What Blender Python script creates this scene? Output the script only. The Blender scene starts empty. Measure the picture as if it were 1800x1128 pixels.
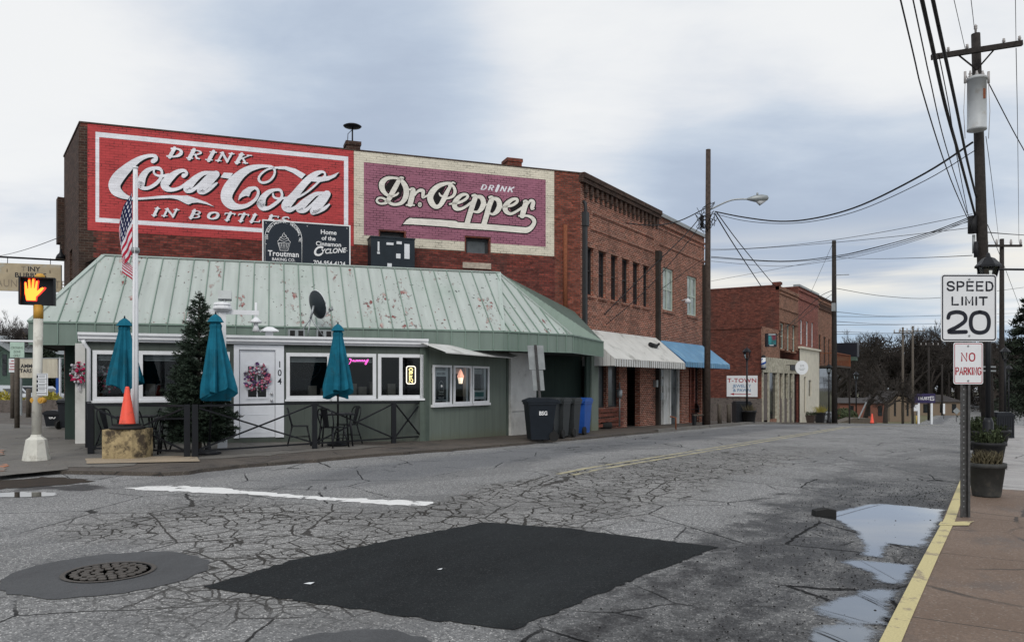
import bpy, math, random
from mathutils import Vector as V, Matrix as MX
R = math.radians
C = bpy.context.scene
COL = C.collection
# ---------------------------------------------------------------- camera, sky, sun, exposure
EYE = 1.5
YAW = R(32.5)
CY, SY = math.cos(YAW), math.sin(YAW)
F = 1350.0            # focal length in pixels of the 1800 px wide photograph
HOR = 672.0
cd = bpy.data.cameras.new('camera')
cam = bpy.data.objects.new('camera', cd); COL.objects.link(cam)
cam.location = (0, 0, EYE); cam.rotation_euler = (R(90), 0, YAW)
cd.lens = 27.0; cd.sensor_width = 36.0; cd.shift_y = 0.0600
cd.clip_start = 0.05; cd.clip_end = 3000
C.camera = cam
C.view_settings.view_transform = 'Standard'; C.view_settings.look = 'None'
C.view_settings.exposure = 0.0; C.view_settings.gamma = 1.0
SUN_EL, SUN_AZ = 42.0, 150.0     # azimuth: degrees clockwise from +Y (street direction)
sl = bpy.data.lights.new('sun', 'SUN'); sl.energy = 1.5; sl.angle = R(25); sl.color = (1.0, 0.96, 0.9)
so = bpy.data.objects.new('sun', sl); COL.objects.link(so)
so.location = (0, 0, 60)
sdir = V((math.sin(R(SUN_AZ))*math.cos(R(SUN_EL)), math.cos(R(SUN_AZ))*math.cos(R(SUN_EL)), math.sin(R(SUN_EL))))
so.rotation_euler = (-sdir).to_track_quat('-Z', 'Y').to_euler()

class N:
    """small helper to write node trees"""
    def __init__(s, nt):
        s.nt = nt; s.nt.nodes.clear()
    def n(s, t, **k):
        x = s.nt.nodes.new(t)
        for a, b in k.items(): setattr(x, a, b)
        return x
    def set(s, sock, v):
        if isinstance(v, (int, float)): sock.default_value = v
        elif isinstance(v, tuple):
            sock.default_value = v if len(v) == len(sock.default_value) else (*v, 1.0)
        else: s.nt.links.new(v, sock)
    def m(s, op, a, b=0.0, c=0.0, clamp=False):
        x = s.n('ShaderNodeMath', operation=op, use_clamp=clamp)
        s.set(x.inputs[0], a); s.set(x.inputs[1], b); s.set(x.inputs[2], c)
        return x.outputs[0]
    def vm(s, op, a, b=(0, 0, 0), out=0):
        x = s.n('ShaderNodeVectorMath', operation=op)
        s.set(x.inputs[0], a); s.set(x.inputs[1], b)
        return x.outputs[out]
    def vscale(s, a, xyz): return s.vm('MULTIPLY', a, xyz)
    def mix(s, f, a, b, mode='MIX'):
        x = s.n('ShaderNodeMix', data_type='RGBA', blend_type=mode)
        s.set(x.inputs[0], f); s.set(x.inputs[6], a); s.set(x.inputs[7], b)
        return x.outputs[2]
    def noise(s, vec, scale, detail=4.0, rough=0.55, dist=0.0, out=0):
        x = s.n('ShaderNodeTexNoise')
        s.set(x.inputs['Vector'], vec); s.set(x.inputs['Scale'], scale); s.set(x.inputs['Detail'], detail)
        s.set(x.inputs['Roughness'], rough); s.set(x.inputs['Distortion'], dist)
        return x.outputs[out]
    def vor(s, vec, scale, feature='F1', out=0, rnd=1.0):
        x = s.n('ShaderNodeTexVoronoi', feature=feature)
        s.set(x.inputs['Vector'], vec); s.set(x.inputs['Scale'], scale); s.set(x.inputs['Randomness'], rnd)
        return x.outputs[out]
    def step(s, v, a, b):      # smoothstep from a (0) to b (1)
        x = s.n('ShaderNodeMapRange', interpolation_type='SMOOTHSTEP')
        s.set(x.inputs[0], v); s.set(x.inputs[1], a); s.set(x.inputs[2], b); s.set(x.inputs[3], 0.0); s.set(x.inputs[4], 1.0)
        return x.outputs[0]
    def ramp(s, f, stops):
        x = s.n('ShaderNodeValToRGB'); e = x.color_ramp.elements
        while len(e) < len(stops): e.new(0.5)
        for i, (p, c) in enumerate(stops):
            e[i].position = p; e[i].color = (*c, 1) if isinstance(c, tuple) else (c, c, c, 1)
        s.set(x.inputs[0], f); return x.outputs[0]
    def coord(s, w='Object'): return s.n('ShaderNodeTexCoord').outputs[w]
    def xyz(s, v):
        x = s.n('ShaderNodeSeparateXYZ'); s.set(x.inputs[0], v); return x.outputs
    def bump(s, h, strength=0.5, dist=0.02):
        x = s.n('ShaderNodeBump'); s.set(x.inputs['Height'], h); s.set(x.inputs['Strength'], strength)
        s.set(x.inputs['Distance'], dist); return x.outputs[0]
    def bsdf(s, color, rough=0.6, metal=0.0, normal=None, spec=0.5, emit=None, estr=0.0):
        b = s.n('ShaderNodeBsdfPrincipled')
        s.set(b.inputs['Base Color'], color); s.set(b.inputs['Roughness'], rough); s.set(b.inputs['Metallic'], metal)
        s.set(b.inputs['Specular IOR Level'], spec)
        if normal is not None: s.set(b.inputs['Normal'], normal)
        if emit is not None: s.set(b.inputs['Emission Color'], emit); s.set(b.inputs['Emission Strength'], estr)
        return b.outputs[0]
    def out(s, sh):
        o = s.n('ShaderNodeOutputMaterial'); s.nt.links.new(sh, o.inputs[0])

# ---- sky: a Nishita sky behind broken winter stratus, all in directions of the sky itself
wd = bpy.data.worlds.new('World'); C.world = wd; wd.use_nodes = True
k = N(wd.node_tree)
sky = k.n('ShaderNodeTexSky', sky_type='NISHITA', sun_disc=False)
sky.sun_elevation = R(SUN_EL); sky.sun_rotation = R(SUN_AZ)
d = k.coord('Generated')
x_, y_, z_ = k.xyz(d)
zz = k.m('ADD', k.m('MAXIMUM', z_, 0.0), 0.16)
cx = k.m('DIVIDE', x_, zz); cy = k.m('DIVIDE', y_, zz)
cv = k.n('ShaderNodeCombineXYZ'); k.set(cv.inputs[0], cx); k.set(cv.inputs[1], cy); k.set(cv.inputs[2], 1.3)
rv = k.n('ShaderNodeVectorRotate', rotation_type='Z_AXIS'); k.set(rv.inputs['Vector'], cv.outputs[0]); k.set(rv.inputs['Angle'], -YAW)
p = k.vscale(rv.outputs[0], (0.62, 0.85, 1))
wv = k.mix(0.35, p, k.noise(p, 1.1, 3, 0.5, out=1), 'ADD')
n1 = k.noise(wv, 0.75, 6, 0.52, 0.0)
n2 = k.noise(k.vscale(wv, (0.8, 1.25, 1)), 1.9, 7, 0.62, 0.0)
n3 = k.noise(k.vscale(wv, (1.4, 1.0, 1)), 5.0, 5, 0.6, 0.0)
def blob(px, py, w0, w1):     # a soft patch of sky centred on one direction
    a = (px-900)/F
    q = V((CY*a-SY, SY*a+CY, (HOR-py)/F)).normalized()
    return k.step(k.vm('DOT_PRODUCT', d, tuple(q), 1), math.cos(R(w1)), math.cos(R(w0)))
bl = k.m('ADD', k.m('MULTIPLY', n1, 0.62), k.m('ADD', k.m('MULTIPLY', n2, 0.28), k.m('MULTIPLY', n3, 0.10)))
BL = [(500, 150, 0, 17, 0.09), (640, 40, 0, 13, 0.02), (760, 215, 0, 9, 0.04), (1380, 370, 0, 12, 0.15), (1600, 380, 0, 9, 0.10), (1180, 420, 0, 10, 0.06), (1280, 260, 0, 9, .05), (60, 330, 0, 14, -0.10), (1030, 240, 0, 12, -.04), (150, 60, 0, 16, -0.06),
      (1120, 120, 0, 16, -0.05), (1430, 190, 0, 10, -0.12), (1640, 230, 0, 10, -.05), (1700, 40, 0, 12, -0.05), (250, 130, 0, 9, -.05)]
for px, py, a_, b_, w in BL:
    bl = k.m('ADD', bl, k.m('MULTIPLY', blob(px, py, a_, b_), w))
f = k.step(bl, 0.37, 0.73)
cloud = k.ramp(f, [(0.0, (9.2, 9.3, 9.35)), (0.25, (7.9, 8.2, 8.65)), (0.55, (6.25, 6.95, 7.9)), (0.8, (5.2, 6.0, 7.2)), (1.0, (4.4, 5.15, 6.4))])
nb = k.noise(k.vscale(d, (2.0, 2.0, 22.0)), 1.4, 4, 0.55, 0.2)
gap = k.m('MULTIPLY', k.step(z_, 0.20, 0.125), k.step(z_, 0.06, 0.11))
warm = k.m('MULTIPLY', k.m('MULTIPLY', gap, blob(1560, 500, 3, 24)), k.step(nb, 0.25, 0.55))
c1 = k.mix(warm, cloud, (9.2, 8.9, 8.2))
low = k.m('MULTIPLY', k.step(z_, 0.115, 0.08), k.m('MULTIPLY', k.step(nb, 0.34, 0.56), blob(1620, 570, 4, 40)))
c1 = k.mix(k.m('MULTIPLY', low, 0.85), c1, (4.1, 5.5, 7.2))
c1 = k.mix(k.m('MULTIPLY', k.step(z_, 0.06, 0.0), 0.75), c1, (6.6, 7.2, 7.9))
c1 = k.mix(0.05, c1, sky.outputs[0])
bg = k.n('ShaderNodeBackground'); k.set(bg.inputs[0], c1); bg.inputs[1].default_value = 0.1
wo = k.n('ShaderNodeOutputWorld'); wd.node_tree.links.new(bg.outputs[0], wo.inputs[0])

# ---------------------------------------------------------------- ground height, pixel and place helpers
# world axes: +Y runs down the street (away from the camera), +X to the right of it
def gz(s):
    if s < 12: return 0.0
    if s < 38: return -0.021*(s-12)
    if s < 135: return -0.546-0.045*(s-38)
    return -4.911
def ray(px): 
    a = (px-900)/F
    return V((CY*a-SY, SY*a+CY, 0))
def at(px, py, D):
    q = ray(px)*D; q.z = EYE+(HOR-py)/F*D
    return q
def gpt(px, py, off=0.0):
    """the point of the ground seen at a pixel"""
    D = 10.0
    for _ in range(60):
        q = ray(px)*D
        D = 0.5*D+0.5*(EYE-gz(q.y)-off)*F/(py-HOR)
    q = ray(px)*D; q.z = gz(q.y)+off
    return q
def s_at(n, px):
    r = (px-900)/F
    return -n*(SY*r+CY)/(SY-CY*r)
class Fr:
    """a vertical wall plane: u along it, z up, w out of it"""
    def __init__(s, o, u):
        s.o = V((o[0], o[1], 0)); s.u = V((u[0], u[1], 0)).normalized(); s.w = V((s.u.y, -s.u.x, 0))
    def p(s, u, z, w=0.0):
        q = s.o+s.u*u+s.w*w; return V((q.x, q.y, z))
    def uz(s, px, py, w=0.0):
        d = ray(px); o = s.o+s.w*w
        D = (o.dot(s.w))/(d.dot(s.w))
        q = d*D
        return ((q-o).dot(s.u), EYE+(HOR-py)/F*D)
    def u_at(s, px, w=0.0): return s.uz(px, 600, w)[0]
    def mat(s, u=0, z=0, w=0):
        q = s.p(u, z, w)
        return MX(((s.u.x, 0, s.w.x, q.x), (s.u.y, 0, s.w.y, q.y), (0, 1, 0, q.z), (0, 0, 0, 1)))

# ---------------------------------------------------------------- mesh helpers
OFF = {}
def auto_uv(ps):
    n = V((0, 0, 0))
    for i in range(len(ps)):
        a, b = ps[i], ps[(i+1) % len(ps)]
        n += V(((a.y-b.y)*(a.z+b.z), (a.z-b.z)*(a.x+b.x), (a.x-b.x)*(a.y+b.y)))
    if n.length < 1e-12: return [(0, 0)]*len(ps)
    n.normalize()
    if abs(n.z) > 0.96: return [(q.x, q.y) for q in ps]
    t = V((-n.y, n.x, 0)).normalized(); b = n.cross(t)
    return [(q.dot(t), q.dot(b)) for q in ps]
class MB:
    def __init__(s): s.v = []; s.f = []; s.uv = []; s.sm = []
    def poly(s, ps, uv=None, sm=False):
        ps = [V(q) for q in ps]; i = len(s.v)
        s.v += ps; s.f.append(tuple(range(i, i+len(ps)))); s.uv.append(uv or auto_uv(ps)); s.sm.append(sm)
        return s
    def box(s, a, b, M=None):
        x0, y0, z0 = a; x1, y1, z1 = b
        if x0 > x1: x0, x1 = x1, x0
        if y0 > y1: y0, y1 = y1, y0
        if z0 > z1: z0, z1 = z1, z0
        c = [V((x, y, z)) for z in (z0, z1) for y in (y0, y1) for x in (x0, x1)]
        if M is not None: c = [M @ q for q in c]
        flip = M is not None and M.to_3x3().determinant() < 0
        for q in ((0, 2, 3, 1), (4, 5, 7, 6), (0, 1, 5, 4), (1, 3, 7, 5), (3, 2, 6, 7), (2, 0, 4, 6)):
            q = q[::-1] if flip else q
            s.poly([c[i] for i in q])
        return s
    def fbox(s, fr, u0, u1, z0, z1, w0, w1):
        a, b = min(u0, u1), max(u0, u1); w0, w1 = min(w0, w1), max(w0, w1); z0, z1 = min(z0, z1), max(z0, z1)
        P = fr.p
        c = [P(u, z, w) for z in (z0, z1) for w in (w0, w1) for u in (a, b)]
        for q in ((0, 1, 3, 2), (4, 6, 7, 5), (2, 3, 7, 6), (1, 0, 4, 5), (3, 1, 5, 7), (0, 2, 6, 4)):
            s.poly([c[i] for i in q])
        return s
    def fquad(s, fr, u0, u1, z0, z1, w=0.0):
        return s.poly([fr.p(u0, z0, w), fr.p(u1, z0, w), fr.p(u1, z1, w), fr.p(u0, z1, w)])
    def bar(s, a, b, wx, wy, up=(0, 0, 1)):
        a, b = V(a), V(b); t = (b-a); L = t.length; t.normalize()
        u = V(up)
        if abs(t.dot(u)) > 0.98: u = V((1, 0, 0))
        x = t.cross(u).normalized(); y = x.cross(t)
        M = MX(((x.x, y.x, t.x, a.x), (x.y, y.y, t.y, a.y), (x.z, y.z, t.z, a.z), (0, 0, 0, 1)))
        M = M @ MX.Diagonal((1, 1, 1, 1))
        return s.box((-wx/2, -wy/2, 0), (wx/2, wy/2, L), M)
    def tube(s, pts, r, n=8, cap=True, sm=True):
        pts = [V(q) for q in pts]; m = len(pts)
        rs = r if isinstance(r, (list, tuple)) else [r]*m
        base = len(s.v); t0 = (pts[1]-pts[0]).normalized()
        u = V((0, 0, 1)) if abs(t0.z) < 0.9 else V((1, 0, 0))
        x = t0.cross(u).normalized()
        for i in range(m):
            t = (pts[min(i+1, m-1)]-pts[max(i-1, 0)]).normalized()
            x = (x-t*x.dot(t)).normalized(); y = t.cross(x)
            for j in range(n):
                a = 2*math.pi*j/n
                s.v.append(pts[i]+(x*math.cos(a)+y*math.sin(a))*rs[i])
        L = 0
        for i in range(m-1):
            l2 = L+(pts[i+1]-pts[i]).length
            for j in range(n):
                j2 = (j+1) % n
                s.f.append((base+i*n+j, base+i*n+j2, base+(i+1)*n+j2, base+(i+1)*n+j))
                s.uv.append([(j/n, L), ((j+1)/n, L), ((j+1)/n, l2), (j/n, l2)]); s.sm.append(sm)
            L = l2
        if cap:
            s.f.append(tuple(base+j for j in range(n))[::-1]); s.uv.append([(0, 0)]*n); s.sm.append(False)
            s.f.append(tuple(base+(m-1)*n+j for j in range(n))); s.uv.append([(0, 0)]*n); s.sm.append(False)
        return s
    def lathe(s, prof, c=(0, 0, 0), n=16, sm=True, sx=1.0, sy=1.0, rot=0.0):
        c = V(c); base = len(s.v); m = len(prof)
        for r, z in prof:
            for j in range(n):
                a = 2*math.pi*j/n+rot
                s.v.append(c+V((r*sx*math.cos(a), r*sy*math.sin(a), z)))
        for i in range(m-1):
            for j in range(n):
                j2 = (j+1) % n
                s.f.append((base+i*n+j, base+i*n+j2, base+(i+1)*n+j2, base+(i+1)*n+j))
                s.uv.append([(j/n, prof[i][1]), ((j+1)/n, prof[i][1]), ((j+1)/n, prof[i+1][1]), (j/n, prof[i+1][1])]); s.sm.append(sm)
        if prof[0][0] > 1e-6: s.f.append(tuple(base+j for j in range(n))[::-1]); s.uv.append([(0, 0)]*n); s.sm.append(False)
        if prof[-1][0] > 1e-6: s.f.append(tuple(base+(m-1)*n+j for j in range(n))); s.uv.append([(0, 0)]*n); s.sm.append(False)
        return s
    def prism(s, pts, d0, d1, M):
        """2D outline in the xy of M, from depth d0 to d1 along its z"""
        a = [M @ V((x, y, d0)) for x, y in pts]; b = [M @ V((x, y, d1)) for x, y in pts]
        s.poly(a[::-1]); s.poly(b); n = len(pts)
        for i in range(n):
            j = (i+1) % n
            s.poly([a[i], a[j], b[j], b[i]])
        return s
    def sphere(s, c, r, n=10, m=6, sz=1.0):
        return s.lathe([(max(1e-4, r*math.sin(math.pi*i/m)), -r*sz*math.cos(math.pi*i/m)) for i in range(m+1)], c, n)
    def wall(s, fr, u0, u1, z0, z1, holes, depth=0.2, w=0.0):
        us = sorted({u0, u1, *[q for h in holes for q in (h[0], h[1]) if u0 < q < u1]})
        zs = sorted({z0, z1, *[q for h in holes for q in (h[2], h[3]) if z0 < q < z1]})
        for i in range(len(us)-1):
            for j in range(len(zs)-1):
                cu, cz = (us[i]+us[i+1])/2, (zs[j]+zs[j+1])/2
                if any(h[0] < cu < h[1] and h[2] < cz < h[3] for h in holes): continue
                s.fquad(fr, us[i], us[i+1], zs[j], zs[j+1], w)
        P = fr.p
        for a, b, c, e in holes:
            s.poly([P(a, c, w), P(a, c, w-depth), P(a, e, w-depth), P(a, e, w)][::-1])
            s.poly([P(b, c, w), P(b, c, w-depth), P(b, e, w-depth), P(b, e, w)])
            s.poly([P(a, e, w), P(b, e, w), P(b, e, w-depth), P(a, e, w-depth)][::-1])
            s.poly([P(a, c, w), P(b, c, w), P(b, c, w-depth), P(a, c, w-depth)])
        return s
    def build(s, name, mat, parent=None, loc=None, bevel=0.0):
        me = bpy.data.meshes.new(name)
        off = OFF[parent.name] if parent is not None else V(loc or (0, 0, 0))
        me.from_pydata([q-off for q in s.v], [], s.f)
        ul = me.uv_layers.new(name='UVMap').data
        i = 0
        for uv in s.uv:
            for q in uv: ul[i].uv = q; i += 1
        me.polygons.foreach_set('use_smooth', s.sm)
        me.materials.append(mat); me.update()
        o = bpy.data.objects.new(name, me); COL.objects.link(o)
        OFF[o.name] = off
        if parent is not None: o.parent = parent
        else: o.location = off
        if bevel:
            w = o.modifiers.new('bevel', 'BEVEL'); w.width = bevel; w.segments = 2; w.limit_method = 'ANGLE'; w.angle_limit = R(40)
        return o
def tag(o, label, cat, group=None):
    o['label'] = label; o['category'] = cat
    if group: o['group'] = group
    return o
def kind(o, k='structure'): o['kind'] = k; return o
def thing(name, label, cat, loc=(0, 0, 0), group=None):
    o = bpy.data.objects.new(name, None); COL.objects.link(o); o.location = loc; o.empty_display_size = 0.2
    OFF[o.name] = V(loc)
    return tag(o, label, cat, group)
def copy_tree(o, parent=None):
    c = o.copy(); COL.objects.link(c); OFF[c.name] = OFF[o.name]
    if parent is not None: c.parent = parent
    for ch in list(o.children): copy_tree(ch, c)
    return c
def place(o, loc, rz=0.0, sc=1.0, label=None):
    o.location = loc; o.rotation_euler = (0, 0, rz); o.scale = (sc, sc, sc)
    if label: o['label'] = label
    return o

def catmull(pts, n=6):
    out = []
    m = len(pts)
    for i in range(m-1):
        p0, p1, p2, p3 = pts[max(i-1, 0)], pts[i], pts[i+1], pts[min(i+2, m-1)]
        for j in range(n):
            t = j/n
            out.append(tuple(0.5*((2*b)+(-a+c)*t+(2*a-5*b+4*c-d)*t*t+(-a+3*b-3*c+d)*t**3) for a, b, c, d in zip(p0, p1, p2, p3)))
    out.append(tuple(pts[-1])); return out
_lay = [0]
def ribbon(mb, pts, f, grow=0.0, dx=0.0, dy=0.0, smooth=True, minw=0.5):
    """flat brush stroke: pts (x, y, width); f maps (x, y) to a point of the wall"""
    ps = catmull(pts, 6) if smooth and len(pts) > 2 else [tuple(q) for q in pts]
    L, Rr = [], []
    for i, (x, y, w) in enumerate(ps):
        a, b = ps[max(i-1, 0)], ps[min(i+1, len(ps)-1)]
        tx, ty = b[0]-a[0], b[1]-a[1]; l = math.hypot(tx, ty) or 1
        nx, ny = -ty/l, tx/l; h = max(w, minw)/2+grow
        L.append((x+nx*h+dx, y+ny*h+dy)); Rr.append((x-nx*h+dx, y-ny*h+dy))
    _lay[0] = (_lay[0]+1) % 40
    e = 0.00006*_lay[0]
    for i in range(len(ps)-1):
        mb.poly([f(*L[i], e), f(*Rr[i], e), f(*Rr[i+1], e), f(*L[i+1], e)])
    for i in (0, len(ps)-1):           # round ends
        x, y, w = ps[i]; h = max(w, minw)/2+grow
        if h < minw*3: continue
        mb.poly([f(x+dx+h*math.cos(t*0.5236), y+dy+h*math.sin(t*0.5236), e+0.00003) for t in range(12)])
def patch(mb, pts, f, dx=0.0, dy=0.0):
    _lay[0] = (_lay[0]+1) % 40
    e = 0.00006*_lay[0]
    mb.poly([f(x+dx, y+dy, e) for x, y in pts])

_txt = {}
def text(mb, body, M, size=1.0, bold=0.0, shear=0.0, align='CENTER', xs=1.0, space=1.0):
    """flat lettering in the xy plane of M; size is the height of a capital"""
    cu = bpy.data.curves.new('t', 'FONT'); cu.body = body; cu.size = 1.0; cu.offset = bold; cu.shear = shear
    cu.align_x = align; cu.space_character = space; cu.resolution_u = 3; cu.fill_mode = 'FRONT'
    o = bpy.data.objects.new('t', cu); COL.objects.link(o)
    dg = bpy.context.evaluated_depsgraph_get(); dg.update()
    me = o.evaluated_get(dg).to_mesh()
    kk = size/0.69
    for q in me.polygons:
        mb.poly([M @ V((me.vertices[i].co.x*kk*xs, me.vertices[i].co.y*kk, 0)) for i in q.vertices])
    o.evaluated_get(dg).to_mesh_clear()
    bpy.data.objects.remove(o); bpy.data.curves.remove(cu)
# slab-serif capitals in a unit box: strokes (x, y, width) ; y up
SL = {'D': [[(.25, 0, .26), (.25, 1, .26)], [(.05, .06, .12), (.5, .06, .12), (.78, .25, .2), (.86, .5, .24), (.78, .75, .2), (.5, .94, .12), (.05, .94, .12)]],
      'R': [[(.25, 0, .26), (.25, 1, .26)], [(.05, .94, .12), (.55, .94, .12), (.8, .74, .24), (.55, .5, .12), (.3, .5, .12)], [(.5, .5, .22), (.72, .12, .24), (.95, .06, .12)], [(.03, .06, .12), (.5, .06, .12)]],
      'I': [[(.5, 0, .42), (.5, 1, .42)], [(.08, .06, .12), (.92, .06, .12)], [(.08, .94, .12), (.92, .94, .12)]],
      'N': [[(.2, 0, .14), (.2, 1, .14)], [(.8, 0, .14), (.8, 1, .14)], [(.18, .95, .28), (.8, .06, .28)], [(.0, .06, .12), (.42, .06, .12)], [(.6, .94, .12), (1, .94, .12)], [(.02, .94, .12), (.3, .94, .12)]],
      'K': [[(.22, 0, .26), (.22, 1, .26)], [(.02, .06, .12), (.45, .06, .12)], [(.02, .94, .12), (.45, .94, .12)], [(.28, .4, .12), (.8, .92, .12)], [(.45, .55, .22), (.82, .05, .24)], [(.6, .06, .12), (1, .06, .12)], [(.6, .94, .12), (.98, .94, .12)]],
      'B': [[(.25, 0, .26), (.25, 1, .26)], [(.05, .94, .12), (.55, .94, .12), (.76, .75, .22), (.55, .53, .12), (.3, .53, .12)], [(.3, .53, .12), (.6, .5, .12), (.84, .28, .24), (.6, .06, .12), (.05, .06, .12)]],
      'O': [[(.5, .94, .12), (.2, .78, .2), (.13, .5, .26), (.2, .22, .2), (.5, .06, .12), (.8, .22, .2), (.87, .5, .26), (.8, .78, .2), (.5, .94, .12)]],
      'T': [[(.5, 0, .26), (.5, 1, .26)], [(.25, .06, .12), (.75, .06, .12)], [(.04, .93, .14), (.96, .93, .14)], [(.07, .98, .1), (.07, .7, .1)], [(.93, .98, .1), (.93, .7, .1)]],
      'L': [[(.25, 0, .26), (.25, 1, .26)], [(.03, .94, .12), (.48, .94, .12)], [(.03, .06, .12), (.92, .06, .12)], [(.92, 0, .1), (.92, .32, .1)]],
      'E': [[(.25, 0, .26), (.25, 1, .26)], [(.03, .94, .12), (.9, .94, .12)], [(.03, .06, .12), (.92, .06, .12)], [(.3, .5, .12), (.65, .5, .12)], [(.92, 0, .1), (.92, .3, .1)], [(.9, 1, .1), (.9, .72, .1)]],
      'S': [[(.84, .72, .12), (.66, .93, .14), (.3, .9, .18), (.18, .7, .22), (.45, .53, .24), (.75, .4, .24), (.82, .2, .22), (.6, .07, .14), (.28, .08, .14), (.12, .3, .12)]]}
def slab(mb, ch, x0, y0, w, h, lean, base, f, grow=0.0, dx=0.0, dy=0.0):
    """capital ch: lower-left pixel (x0, y0), width w, height h, lean px, base = slope of the line"""
    for st in SL[ch]:
        ribbon(mb, [(x0+w*a+lean*b, y0+base*w*a-h*b, max(w, h)*0.8*c if False else (w if abs(st[0][0]-st[-1][0]) < .05 else h)*c) for a, b, c in st], f, grow, dx, dy, smooth=len(st) > 3)
# ---------------------------------------------------------------- materials
MAT = {}
def newmat(name):
    m = bpy.data.materials.new(name); m.use_nodes = True; MAT[name] = m
    return m, N(m.node_tree)
def plain(name, col, rough=0.6, metal=0.0, var=0.25, scale=6.0, bump=0.0, bscale=60.0, spec=0.28, dirt=None, dscale=1.5, dt=(0.52, 0.68)):
    m, k = newmat(name); c = k.coord()
    a = k.noise(c, scale, 5, 0.6)
    col2 = k.mix(1.0, (*col, 1.0), k.ramp(a, [(0.25, 1-var), (0.75, 1+var)]), 'MULTIPLY')
    if dirt:
        dd = k.noise(c, dscale, 6, 0.65)
        col2 = k.mix(k.step(dd, *dt), col2, (*dirt, 1.0))
    nm = k.bump(k.noise(c, bscale, 3, 0.6), bump, 0.01) if bump else None
    r = k.m('ADD', rough-0.06, k.m('MULTIPLY', a, 0.14))
    k.out(k.bsdf(col2, r, metal, nm, spec)); return m
def glow(name, col, s):
    m, k = newmat(name); k.out(k.bsdf((*col, 1.0), 0.5, emit=(*col, 1.0), estr=s)); return m
def bricknode(k, uv, c1, c2, mo, msize=0.010, bw=0.215, rh=0.075):
    b = k.n('ShaderNodeTexBrick', offset=0.5, squash=1.0)
    k.set(b.inputs['Vector'], uv); k.set(b.inputs['Color1'], c1); k.set(b.inputs['Color2'], c2); k.set(b.inputs['Mortar'], mo)
    k.set(b.inputs['Scale'], 1.0); k.set(b.inputs['Mortar Size'], msize); k.set(b.inputs['Mortar Smooth'], 0.25); k.set(b.inputs['Bias'], 0.0)
    k.set(b.inputs['Brick Width'], bw); k.set(b.inputs['Row Height'], rh)
    return b.outputs[0], b.outputs[1]
def brick(name, c1, c2, mo, stain=(0.05, 0.04, 0.035), samt=0.55, msize=0.010):
    m, k = newmat(name); uv = k.coord('UV'); c = k.coord()
    wob = k.mix(0.012, uv, k.noise(uv, 2.0, 2, out=1))
    col, fac = bricknode(k, wob, (*c1, 1.0), (*c2, 1.0), (*mo, 1.0), msize)
    per = k.vor(k.vscale(uv, (4.65, 13.33, 1)), 1.0, out=1)
    col = k.mix(0.55, col, k.mix(1.0, col, k.ramp(k.xyz(per)[0], [(0.0, 0.45), (0.5, 1.0), (1.0, 1.6)]), 'MULTIPLY'))
    n = k.noise(k.vscale(c, (1, 1, 0.6)), 0.7, 6, 0.62)
    col = k.mix(k.m('MULTIPLY', k.step(n, 0.48, 0.72), samt), col, (*stain, 1.0))
    col = k.mix(1.0, col, k.ramp(k.noise(c, 14, 4), [(0.3, 0.78), (0.7, 1.2)]), 'MULTIPLY')
    nm = k.bump(k.m('ADD', k.m('MULTIPLY', fac, -1.0), k.m('MULTIPLY', k.noise(c, 45, 3), 0.5)), 0.7, 0.012)
    k.out(k.bsdf(col, 0.88, 0, nm, 0.2)); return m
def wallpaint(name, col, worn=(0.10, 0.03, 0.025), gap=(0.05, 0.02, 0.02), lo=0.55, miss=0.5, wear=0.72, jt=0.22):
    """old sign paint on brick: joints read through it in patches and flakes are missing"""
    m, k = newmat(name); uv = k.coord('UV'); c = k.coord()
    wob = k.mix(0.012, uv, k.noise(uv, 2.0, 2, out=1))
    _, fac = bricknode(k, wob, (1., 1., 1., 1.), (1., 1., 1., 1.), (0., 0., 0., 1.), 0.009)
    base = k.mix(1.0, (*col, 1.0), k.ramp(k.noise(c, 1.1, 6, 0.62), [(0.25, 0.86), (0.75, 1.12)]), 'MULTIPLY')
    per = k.vor(k.vscale(uv, (4.65, 13.33, 1)), 1.0, out=1)
    base = k.mix(1.0, base, k.ramp(k.xyz(per)[0], [(0.0, 0.92), (1.0, 1.07)]), 'MULTIPLY')
    jm = k.m('MULTIPLY', fac, k.step(k.noise(k.vscale(uv, (1.2, 3.0, 1)), 1.6, 5, 0.65), miss, miss+0.14))
    base = k.mix(k.m('MULTIPLY', jm, 0.85), base, (*gap, 1.0))
    base = k.mix(k.m('MULTIPLY', fac, jt), base, (*gap, 1.0))
    fl = k.step(k.noise(k.vscale(uv, (2.5, 9, 1)), 1.5, 6, 0.7), wear, wear+0.03)
    base = k.mix(fl, base, (*worn, 1.0))
    nm = k.bump(k.m('ADD', k.m('MULTIPLY', fac, -1.0), k.m('MULTIPLY', k.noise(c, 40, 3), 0.4)), 0.4, 0.008)
    k.out(k.bsdf(base, 0.8, 0, nm, 0.25)); return m

brick('brick_side', (0.25, 0.066, 0.042), (0.14, 0.042, 0.030), (0.11, 0.072, 0.058), samt=0.35)
brick('brick_front', (0.27, 0.074, 0.042), (0.12, 0.036, 0.025), (0.42, 0.30, 0.235), samt=0.42, msize=0.011)
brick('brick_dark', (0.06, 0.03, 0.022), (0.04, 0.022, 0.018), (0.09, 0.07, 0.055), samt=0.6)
brick('brick_far', (0.165, 0.048, 0.033), (0.10, 0.033, 0.025), (0.11, 0.06, 0.048), samt=0.5)
brick('brick_tan', (0.25, 0.105, 0.065), (0.19, 0.08, 0.05), (0.28, 0.2, 0.15), samt=0.4)
brick('brick_rose', (0.28, 0.09, 0.07), (0.22, 0.07, 0.055), (0.2, 0.11, 0.09), samt=0.3)
wallpaint('red_paint', (0.47, 0.060, 0.062), lo=.5, miss=0.47)
brick('maroon_brick', (0.215, 0.050, 0.038), (0.10, 0.028, 0.024), (0.085, 0.045, 0.038), samt=0.45)
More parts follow.
